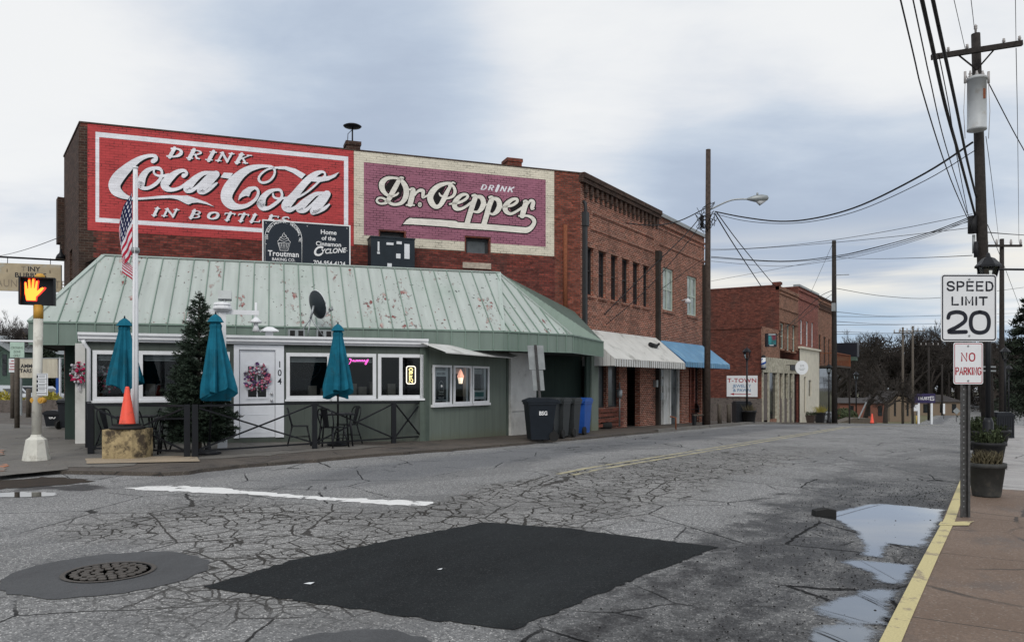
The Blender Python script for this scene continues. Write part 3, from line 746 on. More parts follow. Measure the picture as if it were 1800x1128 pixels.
# flat sheets laid on the asphalt
def sheet(name, mat, pts, off, jitter=0.0, step=0.25, seed=1, k='structure'):
    rn = random.Random(seed); P = [gpt(*q) if len(q) == 2 else V(q) for q in pts]; out = []
    for a, b in zip(P, P[1:]+P[:1]):
        n = max(1, int((b-a).length/step))
        for i in range(n):
            q = a+(b-a)*i/n
            if jitter: q += V((rn.uniform(-1, 1), rn.uniform(-1, 1), 0))*jitter
            q.z = gz(q.y)+off; out.append(q)
    o = MB().poly(out).build(name, MAT[mat], None); o['kind'] = k; return o
sheet('asphalt_patch', 'fresh_asphalt', [(355, 1032), (438, 1008), (515, 985), (660, 955), (850, 918), (1000, 929), (1262, 962), (1110, 1020), (1000, 1066), (905, 1107), (700, 1082), (520, 1055)], 0.006, 0.022, 0.07)
sheet('stop_line', 'line_white', [(215, 858), (300, 853), (380, 857), (470, 866), (560, 873), (760, 882), (752, 889), (700, 888), (640, 884), (520, 875), (430, 868), (380, 867), (250, 861)], 0.005, 0.045, 0.09, 3)
mbl = MB()
for x0, x1 in ((-6.17, -6.06), (-5.90, -5.79)):
    for a, b in zip(S1[:-1], S1[1:]):
        if a < 10.2 or b > 110: continue
        mbl.poly([(x0, a, gz(a)+.005), (x1, a, gz(a)+.005), (x1, b, gz(b)+.005), (x0, b, gz(b)+.005)])
kind(mbl.build('centre_line', MAT['line_yellow']))
sheet('kerb_pad', 'kerb_yellow', [(1644, 916, .115), (1708, 918, .115), (1700, 925, .115), (1640, 922, .115)] and [gpt(1655, 916, .12).to_tuple(), gpt(1712, 915, .12).to_tuple(), gpt(1702, 922, .12).to_tuple(), gpt(1650, 922, .12).to_tuple()], 0.118, 0.01, 0.1)
PUD = [[(610, 216), (750, 190), (880, 160), (960, 150), (1150, 165), (1330, 185), (1290, 270), (1200, 400), (1000, 372), (975, 455), (900, 452), (880, 380), (840, 305), (740, 248)],
       [(750, 490), (850, 478), (980, 486), (1150, 505), (1090, 610), (960, 602), (965, 562), (860, 520)],
       [(860, 650), (1060, 650), (1010, 720), (975, 838), (800, 840), (630, 785), (615, 742), (720, 708), (840, 680)],
       [(620, 862), (720, 846), (850, 846), (945, 885), (900, 1000), (560, 1000)]]
PUD = [[gpt(1250+x/3.273, 840+y/3.273) for x, y in q] for q in PUD]
def sdist(x, y):
    best = -9.0
    for q in PUD:
        ins, dm = False, 9.0
        for u, v in zip(q, q[1:]+q[:1]):
            if (u.y > y) != (v.y > y) and x < u.x+(y-u.y)*(v.x-u.x)/(v.y-u.y): ins = not ins
            ex, ey = v.x-u.x, v.y-u.y; tt_ = max(0, min(1, ((x-u.x)*ex+(y-u.y)*ey)/(ex*ex+ey*ey+1e-9)))
            dm = min(dm, math.hypot(x-u.x-ex*tt_, y-u.y-ey*tt_))
        best = max(best, dm if ins else -dm)
    return best
def puddle_sheet():
    me = bpy.data.meshes.new('puddle'); x0, x1, y0, y1, st = -3.3, -0.50, 2.0, 12.5, 0.045
    nx, ny = int((x1-x0)/st), int((y1-y0)/st)
    vs = [(x0+i*st, y0+j*st, 0.0065) for j in range(ny+1) for i in range(nx+1)]
    me.from_pydata(vs, [], [(j*(nx+1)+i, j*(nx+1)+i+1, (j+1)*(nx+1)+i+1, (j+1)*(nx+1)+i) for j in range(ny) for i in range(nx)])
    at_ = me.attributes.new('depth', 'FLOAT', 'POINT')
    at_.data.foreach_set('value', [max(-.4, min(.4, sdist(v[0], v[1]))) for v in vs])
    me.materials.append(MAT['shallow_water']); o = bpy.data.objects.new('puddle', me); COL.objects.link(o); kind(o)
m, k = newmat('shallow_water'); c = k.coord()
at_ = k.n('ShaderNodeAttribute', attribute_name='depth').outputs['Fac']
dn = k.m('ADD', at_, k.m('ADD', k.m('MULTIPLY', k.m('SUBTRACT', k.noise(c, 5.0, 5, 0.65), 0.5), 0.22), k.m('MULTIPLY', k.m('SUBTRACT', k.noise(c, 38.0, 3, 0.7), 0.5), 0.10)))
wa = k.n('ShaderNodeBsdfPrincipled'); k.set(wa.inputs['Base Color'], (0.02, 0.02, 0.021, 1.0)); k.set(wa.inputs['Roughness'], k.m('MULTIPLY', k.step(dn, 0.07, -0.03), 0.20)); k.set(wa.inputs['Specular IOR Level'], 1.0); k.set(wa.inputs['Coat Weight'], 1.0); k.set(wa.inputs['Coat Roughness'], 0.02); k.set(wa.inputs['Coat IOR'], 1.45)
tr = k.n('ShaderNodeBsdfTransparent'); mx = k.n('ShaderNodeMixShader')
k.set(mx.inputs[0], k.step(dn, -0.045, 0.03)); k.nt.links.new(tr.outputs[0], mx.inputs[1]); k.nt.links.new(wa.outputs[0], mx.inputs[2]); k.out(mx.outputs[0])
puddle_sheet()
sheet('puddle', 'water', [(-30, 868), (40, 865), (100, 866), (96, 872), (40, 874), (-30, 875)], 0.007, 0.03, 0.1, 31)
sheet('concrete_pad', 'pad_concrete', [gpt(150, 806, .07).to_tuple(), gpt(345, 800, .07).to_tuple(), gpt(352, 811, .07).to_tuple(), gpt(152, 815, .07).to_tuple()], 0.078, 0.01, 0.2)
sheet('kerb_ramp', 'apron', [gpt(-20, 822, .07).to_tuple(), gpt(110, 806, .07).to_tuple(), gpt(122, 824, .07).to_tuple(), gpt(-20, 838, .07).to_tuple()], 0.072, 0.02, 0.2)
sheet('paint_mark', 'orange_mark', [gpt(-10, 792, .07).to_tuple(), gpt(8, 790, .07).to_tuple(), gpt(6, 800, .07).to_tuple(), gpt(-10, 801, .07).to_tuple()], 0.079, 0.04, 0.2)
sheet('paint_mark', 'orange_mark', [gpt(-10, 818, .07).to_tuple(), gpt(14, 815, .07).to_tuple(), gpt(10, 828, .07).to_tuple(), gpt(-10, 830, .07).to_tuple()], 0.079, 0.04, 0.2)
# loose stones in the gutter: nobody could count them
rnd = random.Random(77); mbs = MB()
for _ in range(3200):
    n = KN-0.05-abs(rnd.gauss(0, 0.85)); s = rnd.uniform(2.2, 13.0)
    if n < -3.2 or sdist(n, s) > -.02 and rnd.random() < .93: continue
    r = rnd.choice((.003, .003, .003, .004, .004, .005, .005, .006, .008)); q = []
    mbs.lathe([(r*rnd.uniform(.6, 1), 0), (r, r*.5), (r*.4, r*.95)], (n, s, gz(s)+.004), 5, False, rnd.uniform(.7, 1.3), rnd.uniform(.7, 1.3), rnd.uniform(0, 3))
kind(mbs.build('gutter_gravel', MAT['dark_stain']), 'stuff')
# manholes
def manhole(p, r, R1, label, mat='iron_cover'):
    t = thing('manhole_cover', label, 'manhole cover', p)
    rn = random.Random(3)
    m1 = MB(); N_ = 48
    m1.poly([(p.x+(R1+rn.uniform(-.03, .03))*math.cos(2*math.pi*i/N_), p.y+(R1+rn.uniform(-.03, .03))*math.sin(2*math.pi*i/N_), p.z+.005) for i in range(N_)])
    m1.build('asphalt_collar', MAT['collar_asphalt'], t)
    m2 = MB()
    for a, b, z0, z1 in ((r*.90, r, .006, .012),):
        for i in range(40):
            t0, t1 = 2*math.pi*i/40, 2*math.pi*(i+1)/40
            q = lambda R_, t_, z: (p.x+R_*math.cos(t_), p.y+R_*math.sin(t_), p.z+z)
            m2.poly([q(a, t0, z1), q(b, t0, z1), q(b, t1, z1), q(a, t1, z1)])
    m2.build('rim', MAT[mat], t)
    m3 = MB(); m3.lathe([(0.001, .008), (r*.88, .008)], p, 40, False); pl = m3.build('cover_plate', MAT['rust_plate'], t)
    m4 = MB()
    for ring, cnt, sz in ((.72, 22, .10), (.50, 14, .11), (.28, 8, .10), (.06, 1, .09)):
        for i in range(cnt):
            a = 2*math.pi*i/cnt+ring
            m4.lathe([(r*sz, .009), (r*sz*.9, .016), (.001, .016)], (p.x+r*ring*math.cos(a), p.y+r*ring*math.sin(a), p.z), 6, False, rot=a)
    m4.build('cast_pattern', MAT[mat], t)
manhole(gpt(192, 1006), 0.34, 0.73, 'round cast iron manhole cover in a disc of darker asphalt at left foreground')
manhole(gpt(612, 1166), 0.30, 0.55, 'manhole disc half cut off at the bottom edge in front of the black patch')

p = gpt(1452, 908); t = thing('asphalt_chunk', 'dark broken chunk of asphalt lying at the edge of the far puddle', 'rubble', p)
fq = Fr((p.x, p.y), (CY, SY)); mb = MB(); mb.prism([(-.12, 0), (.11, 0), (.115, .07), (.02, .085), (-.11, .06)], -.12, 0, MX(((fq.u.x, 0, fq.w.x, p.x), (fq.u.y, 0, fq.w.y, p.y), (0, 1, 0, p.z+.004), (0, 0, 0, 1)))); mb.build('rubble', MAT['dark_stain'], t)
for px, py, lb in ((543, 1027, 'small white paper scrap on the black asphalt patch'), (773, 1002, 'tiny pale leaf scrap near the middle of the black asphalt patch')):
    p = gpt(px, py); t = thing('paper_scrap', lb, 'litter', p); s_ = .022 if px < 600 else .012
    MB().poly([(p.x-s_*1.6, p.y-s_, .009), (p.x+s_*1.5, p.y-s_*.6, .012), (p.x+s_*1.7, p.y+s_, .02), (p.x-s_, p.y+s_*.9, .011)]).build('scrap', MAT['sign_white'], t)

sheet('dirt_drift', 'soil', [(-20, 846), (40, 842), (80, 838), (130, 841), (165, 846), (118, 852), (40, 857), (-20, 861)], 0.006, 0.06, 0.10, 41)
# ---------------------------------------------------------------- corner brick building with the two painted advertisements
CN = -12.65                                   # line of the shop fronts along the street
PC = V((CN, s_at(CN, 1020), 0))               # the corner towards the camera
UW = V((0.6101, 0.7923, 0))                   # direction of the painted wall
LW = 15.75
PA = PC-UW*LW
frS = Fr((PA.x, PA.y), UW)                    # painted wall, u from its left end
frF = Fr((CN, 0), (0, 1))                     # shop fronts, u = s
TOP = 8.93
t = thing('brick_building', 'two-storey brick corner building with two big painted soda advertisements on its side wall', 'building', (PC.x, PC.y, 0))
S_MID = s_at(CN, 1157); S_END = s_at(CN, 1238)
def px_hole(fr, x0, x1, y0, y1):
    u0, z1 = fr.uz(x0, y0); u1, z1b = fr.uz(x1, y0)
    _, z0 = fr.uz((x0+x1)/2, y1); _, z1 = fr.uz((x0+x1)/2, y0)
    return (u0, u1, z0, z1)
hS = [px_hole(frS, 668, 711, 407, 462), px_hole(frS, 819, 860, 418, 462)]
mb = MB(); mb.wall(frS, 0, LW, -0.5, TOP, hS, 0.28); 
# narrow end wall at the left and its far corner
PL = PA+V((0.843*-2.3-0.537*3.2, 0.537*-2.3+0.843*3.2, 0))*1.05
frL = Fr((PL.x, PL.y), (PA-PL)); LL = (PA-PL).length
mb.build('side_wall', MAT['brick_side'], t)
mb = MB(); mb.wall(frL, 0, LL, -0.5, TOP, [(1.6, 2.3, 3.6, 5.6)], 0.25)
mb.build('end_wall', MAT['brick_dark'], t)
mb = MB(); mb.fbox(frL, 1.6, 2.3, 3.6, 5.6, -.3, -.2); mb.build('window', MAT['dark_pane'], t)
# dark unpainted strip of wall at the left corner
mb = MB()
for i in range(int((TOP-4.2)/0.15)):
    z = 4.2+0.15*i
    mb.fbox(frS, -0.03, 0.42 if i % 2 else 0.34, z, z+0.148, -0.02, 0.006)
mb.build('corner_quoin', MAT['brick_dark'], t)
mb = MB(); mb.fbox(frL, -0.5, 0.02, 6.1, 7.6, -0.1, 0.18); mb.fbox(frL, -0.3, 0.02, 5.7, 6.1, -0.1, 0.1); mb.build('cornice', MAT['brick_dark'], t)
# street front of the first half
wins = [(1027.5, 1043), (1052, 1065), (1074, 1085.5), (1093.5, 1105.5), (1112.5, 1123.6), (1130.7, 1140)]
S0 = PC.y
WZ0, WZ1 = 4.68, 6.42
hF = []
for a, b in wins: hF.append((s_at(CN, a), s_at(CN, b), WZ0, WZ1))
shopA = [(S0+0.75, S0+2.15, 0.55, 2.35), (S0+2.3, S0+3.3, 0.55, 2.35), (S0+4.05, S0+5.35, -0.42, 2.35)]
mb = MB(); mb.wall(frF, S0, S_MID, -0.6, TOP, hF+shopA, 0.22)
mb.build('street_front', MAT['brick_front'], t)
mb = MB()
for i in range(17):                                  # corbel table
    u = S0+0.35+i*(S_MID-S0-0.6)/16.0
    mb.fbox(frF, u-0.09, u+0.09, TOP-0.62, TOP-0.30, 0.0, 0.10)
    mb.fbox(frF, u-0.06, u+0.06, TOP-0.78, TOP-0.62, 0.0, 0.055)
mb.fbox(frF, S0-0.05, S_MID, TOP-0.30, TOP-0.14, -0.02, 0.15); mb.fbox(frF, S0-0.05, S_MID, TOP-0.14, TOP+0.03, -0.02, 0.20)
mb.build('corbel_cornice', MAT['brick_dark'], t)
mb = MB()                                            # raised panel frame under the cornice
for a, b, c, e in ((S0+0.8, S_MID-0.5, TOP-1.25, TOP-1.17), (S0+0.8, S_MID-0.5, TOP-1.85, TOP-1.77), (S0+0.8, S0+0.9, TOP-1.77, TOP-1.25), (S_MID-.6, S_MID-0.5, TOP-1.77, TOP-1.25)):
    mb.fbox(frF, a, b, c, e, -.01, 0.04)
mb.build('brick_panel', MAT['brick_front'], t)
mb = MB(); mb.fbox(frF, S0+0.15, S0+0.3, -0.3, 7.2, 0.0, 0.14); mb.tube([frF.p(S0+.22, 7.2, .1), frF.p(S0+.22, 7.9, .1), frF.p(S0+.22, 8.0, 0)], .06)
mb.fbox(frF, S0+0.12, S0+0.36, 7.1, 7.6, 0.0, 0.18)
mb.build('downpipe', MAT['window_dark'], t)
mb = MB(); mb.fbox(frF, S_MID-0.32, S_MID-0.08, -0.5, 7.0, 0.0, 0.16); mb.fbox(frF, S_MID-0.36, S_MID-0.04, 6.8, 7.2, 0, .2); mb.build('downpipe', MAT['bark_dark'], t)
def window(parent, fr, u0, u1, z0, z1, fm, gm, fw=0.06, rec=0.14, mids=(), vmids=(), sill=None, name='window', pane='pane', w=0.0, fd=0.06):
    mb = MB()
    w0, w1 = w-rec, w-rec+fd
    mb.fbox(fr, u0, u0+fw, z0, z1, w0, w1); mb.fbox(fr, u1-fw, u1, z0, z1, w0, w1)
    mb.fbox(fr, u0+fw, u1-fw, z0, z0+fw, w0, w1-.002); mb.fbox(fr, u0+fw, u1-fw, z1-fw, z1, w0, w1-.002)
    for q in mids: 
        z = z0+(z1-z0)*q; mb.fbox(fr, u0+fw, u1-fw, z-fw*.4, z+fw*.4, w0, w1-.004)
    for q in vmids:
        u = u0+(u1-u0)*q; mb.fbox(fr, u-fw*.5, u+fw*.5, z0+fw, z1-fw, w0, w1-.003)
    o = mb.build(name, MAT[fm], parent)
    g = MB(); g.fquad(fr, u0+fw*.5, u1-fw*.5, z0+fw*.5, z1-fw*.5, w0+fd*.4); g.build(pane, MAT[gm], o)
    if sill:
        m2 = MB(); m2.fbox(fr, u0-.06, u1+.06, z0-.11, z0-.003, w-rec, w+.06); m2.build('sill', MAT[sill], o)
    return o
for h in hF:
    window(t, frF, *h, 'window_dark', 'dark_pane', 0.055, 0.17, mids=(0.52,), sill='brick_front')
    mb = MB(); mb.fbox(frF, h[0]-.08, h[1]+.08, h[3]+.004, h[3]+.24, -.02, .025); mb.build('lintel', MAT['brick_front'], t)
window(t, frS, *hS[0], 'window_dark', 'dark_pane', 0.08, 0.24, mids=(0.6,))
window(t, frS, *hS[1], 'window_dark', 'grey_pane', 0.09, 0.22)
mb = MB(); mb.fbox(frS, hS[1][0]-.12, hS[1][1]+.05, hS[1][2]-.2, hS[1][2]-.003, -.2, .05); mb.build('sill', MAT['stone_sill'], t)
# ground floor shop
for h in shopA[:2]: window(t, frF, *h, 'window_dark', 'grey_pane', 0.07, 0.18)
mb = MB(); h = shopA[2]; mb.fbox(frF, h[0], h[1], h[2], h[3], -.7, -.66); dr = mb.build('door', MAT['window_dark'], t)
mb = MB(); mb.fquad(frF, h[0]+.35, h[1]-.35, 0.2, 1.9, -.65); mb.build('pane', MAT['dark_pane'], dr)
mb = MB()
for q in range(6):
    z = -0.55+q*0.19; mb.fbox(frF, S0+0.5, S0+3.5, z, z+0.12, 0, 0.10+.02*(q % 2))
mb.build('window_base', MAT['brick_side'], t)
# roof deck and back walls, unseen from the street but closing the block
PB = V((CN-12, S_MID, 0)); PB2 = V((PL.x-1.0, PL.y+6, 0))
mb = MB(); mb.poly([(q.x, q.y, TOP-0.75) for q in (PA, PC, V((CN, S_MID, 0)), PB, PB2, PL)]); mb.build('roof', MAT['roof_tar'], t)
mb = MB()
for a, b in ((V((CN, S_MID, 0)), PB), (PB, PB2), (PB2, PL)):
    mb.poly([(a.x, a.y, -.6), (b.x, b.y, -.6), (b.x, b.y, TOP-.2), (a.x, a.y, TOP-.2)])
mb.build('back_wall', MAT['brick_dark'], t)
mb = MB()                                            # parapet coping and its inner face
mb.fbox(frS, -0.02, LW, TOP, TOP+0.045, -0.33, 0.025); mb.fbox(frS, 0, LW, TOP-.75, TOP, -.33, -.3)
mb.fbox(frL, 0, LL, TOP, TOP+.045, -.33, .025); mb.build('coping', MAT['brick_dark'], t)
def chimney(px, py0, py1, wpx, name='chimney', m='brick_dark'):
    u, z1 = frS.uz(px, py0, -.25); a = frS.uz(px-wpx/2, py0, -.25)[0]; b = frS.uz(px+wpx/2, py0, -.25)[0]
    mb = MB(); mb.fbox(frS, a, b, TOP+.046, z1-.12, -.75, -.2); mb.fbox(frS, a-.03, b+.03, z1-.12, z1, -.78, -.17)
    return mb.build(name, MAT[m], t), (a+b)/2, z1
ch, cu_, cz_ = chimney(621, 249, 266, 24)
mb = MB(); pt = frS.p(cu_, cz_, -.45); mb.tube([pt, pt+V((0, 0, .52))], .025, 8)
mb.tube([pt+V((-.12, -.1, 0)), pt+V((-.1, -.1, .3)), pt+V((0, 0, .45))], .012, 5)
mb.lathe([(.05, .50), (.27, .53), (.30, .56), (.22, .60), (.02, .62)], pt, 20); mb.build('vent_cowl', MAT['dark_metal'], ch)
chimney(904, 279, 296, 25, m='brick_side')
# rusty stub pipe near the right end
ua, za = frS.uz(992, 396); ub, zb = frS.uz(989, 520)
mb = MB(); mb.tube([frS.p(ua, zb-1, .09), frS.p(ua, za, .09)], .075, 10); mb.build('vent_pipe', MAT['rust'], t)

# --- the two painted advertisements, brushed on the bricks
def sgn(w):
    def f(x, y, e=0.0):
        u, z = frS.uz(x, y); return frS.p(u, z, w+e)
    return f
def pquad(x0, x1, yl0, yl1, yr0, yr1):
    return [(x0, yl1), (x1, yr1), (x1, yr0), (x0, yl0)]
def frame_uz(a, b, c, e): return a, b, c, e
# corner positions, read as (u, z) so that every edge is truly level or plumb
def U(px): return frS.u_at(px)
def Zc(px, py): return frS.uz(px, py)[1]
ru0, ru1 = U(154), U(621.5); rz1 = TOP-0.005; rz0 = Zc(300, 412)
mb = MB(); mb.fquad(frS, ru0, ru1, rz0-.02, rz1, 0.010); ad1 = mb.build('painted_advertisement', MAT['red_paint'], t); ad1['label'] = 'red painted advertisement with white script'
mb = MB(); mb.fquad(frS, ru0, U(975), 3.5, rz0-.02, 0.004); 
mb.build('painted_base', MAT['maroon_brick'], t)
bz1, bz1b = Zc(300, 245), Zc(300, 253.5); bz0, bz0b = Zc(300, 398.5), Zc(300, 391)
bu0, bu0b, bu1, bu1b = U(168), U(174.5), U(612), U(604.5)
mb = MB(); w = .0125
mb.fquad(frS, bu0, bu1, bz1b, bz1, w); mb.fquad(frS, bu0, bu1, bz0, bz0b, w); mb.fquad(frS, bu0, bu0b, bz0b, bz1b, w); mb.fquad(frS, bu1b, bu1, bz0b, bz1b, w)
mb.build('border', MAT['white_paint'], ad1)
R1 = lambda x, y: (180+x/7.05, 240+y/7.05)
R2 = lambda x, y: (380+x/7.05, 260+y/7.05)
def conv(R_, pts, s=7.05): return [(*R_(q[0], q[1]), q[2]/s) if len(q) == 3 else R_(*q) for q in pts]
coke = [conv(R1, q) for q in (
    [(628, 308, 58), (662, 285, 50), (655, 248, 46), (590, 240, 42), (490, 268, 60), (390, 328, 90), (290, 412, 122), (205, 500, 148), (152, 590, 150), (167, 665, 135), (228, 718, 95), (310, 755, 52), (400, 771, 30), (520, 769, 28), (700, 754, 34), (860, 749, 40), (980, 765, 62)],
    [(472, 590, 105), (500, 500, 90), (560, 425, 62), (640, 395, 42), (705, 400, 42), (738, 440, 30), (722, 520, 40), (660, 590, 45), (575, 638, 42), (500, 640, 48), (470, 600, 95)],
    [(640, 410, 22), (640, 455, 26), (680, 485, 28), (745, 492, 34), (820, 478, 40)],
    [(1008, 488, 58), (1046, 462, 34), (1015, 425, 38), (935, 440, 60), (845, 508, 92), (778, 585, 112), (792, 640, 84), (862, 662, 48), (950, 642, 40), (1020, 598, 36), (1065, 560, 34)],
    [(1390, 452, 40), (1320, 452, 44), (1245, 462, 55), (1155, 522, 80), (1080, 602, 98), (1050, 655, 92), (1110, 668, 52), (1185, 615, 40), (1275, 520, 34), (1330, 470, 30)],
    [(1408, 470, 90), (1345, 540, 96), (1268, 620, 100), (1212, 672, 84), (1255, 692, 52), (1320, 660, 44), (1385, 605, 38), (1420, 578, 22)])]
coke += [conv(R2, q) for q in (
    [(430, 498, 34), (490, 500, 36), (522, 548, 34), (500, 620, 38), (440, 680, 44), (360, 722, 52), (270, 732, 70), (190, 708, 112), (132, 640, 138), (138, 550, 150), (205, 440, 145), (300, 335, 112), (400, 268, 85), (500, 238, 60), (600, 228, 36), (690, 240, 34), (726, 285, 28), (712, 350, 28), (660, 410, 28), (590, 434, 30), (540, 418, 30), (528, 372, 28), (565, 318, 26), (630, 272, 24), (700, 252, 24), (760, 246, 26)],
    [(555, 690, 108), (585, 612, 78), (655, 548, 56), (730, 522, 36), (790, 526, 35), (815, 572, 30), (800, 632, 38), (722, 700, 44), (640, 748, 46), (575, 742, 76), (553, 695, 104)],
    [(702, 560, 18), (712, 608, 26), (765, 630, 28), (870, 622, 30)],
    [(1350, 352, 24), (1342, 312, 26), (1302, 298, 36), (1222, 332, 70), (1132, 402, 86), (1050, 492, 92), (962, 600, 104), (882, 690, 124), (862, 738, 100), (912, 770, 62), (980, 740, 42), (1040, 692, 36)],
    [(1345, 345, 24), (1260, 432, 26), (1150, 530, 26), (1040, 600, 28), (958, 632, 26)],
    [(1360, 566, 40), (1300, 566, 46), (1230, 576, 54), (1150, 632, 78), (1072, 702, 98), (1030, 760, 88), (1092, 780, 52), (1172, 722, 40), (1272, 620, 36), (1320, 580, 32)],
    [(1372, 575, 92), (1312, 660, 102), (1232, 758, 102), (1192, 798, 66), (1262, 788, 50), (1342, 750, 44), (1400, 702, 22)])]
cpoly = [conv(R1, [(940, 735), (1050, 732), (1180, 775), (1300, 820), (1385, 872), (1280, 838), (1180, 820), (1110, 826), (1068, 846), (1030, 832), (930, 782)]),
         conv(R2, [(95, 308), (208, 316), (165, 385), (54, 368)]),
         conv(R2, [(740, 242), (790, 231), (860, 231), (980, 260), (1108, 330), (1058, 385), (950, 312), (850, 270), (770, 266)]),
         conv(R2, [(1160, 415), (1228, 362), (1330, 360), (1420, 345), (1525, 300), (1475, 362), (1390, 405), (1280, 426)]),
         conv(R2, [(272, 655), (285, 590), (330, 530), (400, 485), (475, 483), (475, 515), (432, 545), (405, 608), (372, 594), (320, 612)])]
ltr = []
for x, w in ((292, 31), (326, 32), (359, 19), (378, 32), (411, 30)): ltr.append(('DRINK'[len(ltr)], x, 275.6+(x-292)*.088, w*.82, 15.2, 8.5, .088))
for i, (x, w) in enumerate(((264.7, 14), (283, 31), (330, 26), (361, 25), (389, 23), (413, 23), (437, 23), (466, 23), (489, 20))):
    ltr.append(('INBOTTLES'[i], x, 378.6+(x-264.7)*.066, w*.85, 13.0, 6.5, .066))
def lettering(name, mat, w, grow, dx, dy):
    mb = MB(); f = sgn(w)
    for q in coke: ribbon(mb, q, f, grow, dx, dy)
    for q in cpoly: patch(mb, q, f, dx, dy)
    for ch_, x, y, ww, hh, ln, sl_ in ltr: slab(mb, ch_, x, y, ww, hh, ln, sl_, f, grow, dx*.8, dy*.8)
    return mb.build(name, MAT[mat], ad1)
lettering('lettering_shadow', 'black_paint', 0.0125, 0.15, 3.0, 2.6)
lettering('lettering_shadow', 'black_paint', 0.0155, 0.1, 1.5, 1.4)
lettering('lettering', 'white_paint', 0.0185, 0.0, 0, 0)

pu0, pu1, pz1, pz0 = U(622), U(974), TOP-0.005, Zc(900, 446)
mb = MB(); holes = [(h[0]-.05, h[1]+.05, h[2]-.0, h[3]+.05) for h in hS]
mb.wall(frS, pu0, pu1, pz0, pz1, holes, 0.0, 0.009)
ad2 = mb.build('painted_advertisement', MAT['cream_paint'], t); ad2['label'] = 'plum painted advertisement with a cream border'
mb = MB(); mb.wall(frS, U(639.5), U(959), Zc(900, 430), Zc(900, 310.5), holes, 0.0, 0.0125)
mb.build('field', MAT['plum_paint'], ad2)
R3 = lambda x, y: (640+x/8.675, 290+y/8.675)
R4 = lambda x, y: (790+x/9.4, 310+y/9.4)
pep = [conv(R3, q, 8.675) for q in (
    [(605, 205, 26), (560, 195, 34), (530, 240, 62), (470, 350, 76), (420, 440, 76), (370, 530, 70), (322, 582, 45), (240, 590, 30), (192, 550, 34), (222, 505, 30), (290, 510, 34), (350, 552, 40), (425, 598, 46), (505, 602, 46), (580, 570, 62), (635, 480, 82), (640, 370, 84), (600, 280, 72), (535, 218, 42), (440, 198, 40), (345, 210, 62), (280, 265, 84), (268, 330, 86), (292, 400, 70), (350, 458, 46), (430, 478, 36), (500, 450, 30), (524, 420, 18)],
    [(690, 376, 28), (745, 380, 70), (728, 480, 82), (700, 600, 82)], [(635, 612, 24), (772, 614, 24)],
    [(772, 460, 30), (800, 420, 34), (850, 390, 50), (898, 402, 54), (895, 460, 50), (895, 500, 32), (940, 480, 30), (985, 455, 30)],
    [(848, 600, 60), (848, 613, 60)],
    [(1330, 282, 36), (1250, 285, 50), (1130, 325, 72), (1040, 410, 90), (1005, 500, 92), (1035, 590, 84), (1092, 640, 66), (1155, 618, 62), (1210, 530, 74), (1262, 420, 64), (1322, 310, 42)],
    [(1222, 482, 28), (1165, 470, 28), (1140, 425, 16)])]
pep += [conv(R4, q, 9.4) for q in (
    [(15, 150, 24), (50, 105, 30), (98, 122, 18)], [(-10, 155, 30), (42, 150, 34), (78, 200, 46), (90, 258, 52), (65, 320, 46), (5, 355, 40), (-60, 368, 34)],
    [(-10, 462, 24), (60, 450, 36), (150, 436, 45), (235, 400, 45), (298, 345, 44), (280, 302, 40), (200, 312, 58), (120, 382, 78), (82, 460, 84), (102, 528, 76), (180, 540, 52), (270, 500, 42), (350, 440, 40), (405, 415, 40)],
    [(362, 322, 28), (425, 335, 74), (380, 480, 85), (330, 640, 86), (285, 795, 86)],
    [(430, 336, 44), (525, 352, 72), (560, 440, 86), (530, 530, 80), (470, 588, 50), (395, 585, 30)],
    [(642, 350, 28), (700, 362, 74), (650, 500, 85), (610, 650, 86), (562, 810, 86)],
    [(715, 366, 46), (796, 390, 74), (825, 480, 86), (790, 570, 80), (720, 628, 46), (668, 612, 30)], [(585, 472, 24), (645, 466, 24)],
    [(860, 510, 28), (950, 498, 38), (1040, 478, 44), (1115, 422, 46), (1108, 378, 44), (1030, 388, 56), (952, 450, 80), (915, 520, 86), (940, 588, 70), (1010, 620, 50), (1090, 590, 42), (1180, 530, 40), (1225, 500, 34)],
    [(1212, 420, 28), (1262, 428, 78), (1230, 540, 90), (1200, 655, 84)],
    [(1290, 462, 30), (1335, 405, 46), (1382, 425, 60), (1366, 500, 70), (1358, 545, 32), (1405, 535, 14)],
    [(1132, 655, 22), (1200, 655, 30), (1290, 656, 40), (1368, 692, 60), (1400, 755, 64), (1362, 832, 70), (1290, 885, 90), (1200, 888, 95), (900, 862, 95), (560, 836, 95), (300, 820, 95), (0, 797, 95)])]
pep.append(conv(R3, [(1388, 905, 98), (1050, 880, 98), (720, 860, 95)], 8.675))
ptail = conv(R3, [(725, 812), (690, 812), (640, 845), (590, 905), (725, 908)])
ptail2 = conv(R3, [(725, 795), (680, 793), (625, 830), (560, 935), (610, 925), (725, 930)])
inner = [conv(R3, [(340, 290), (400, 240), (470, 230), (400, 420), (350, 400), (325, 340)]), conv(R3, [(470, 440), (560, 250), (590, 330), (570, 480), (450, 560), (420, 540)]),
         conv(R3, [(1080, 420), (1150, 350), (1250, 310), (1180, 460), (1150, 580), (1080, 600), (1060, 520)]), conv(R4, [(150, 400), (250, 330), (280, 360), (160, 440)]), conv(R4, [(200, 490), (320, 370), (360, 440), (180, 530)]),
         conv(R4, [(470, 360), (520, 440), (480, 540), (400, 560)]), conv(R4, [(740, 400), (780, 480), (740, 580), (670, 590)]), conv(R4, [(990, 520), (1130, 440), (1200, 400), (1180, 500), (1020, 590)])]
mb = MB(); f = sgn(.0155)
for q in pep: ribbon(mb, q, f, 2.1)
patch(mb, ptail2, f)
for q in inner: patch(mb, q, f)
mb.build('lettering_outline', MAT['black_paint'], ad2)
mb = MB(); f = sgn(.0190)
for q in pep: ribbon(mb, q, f, 0)
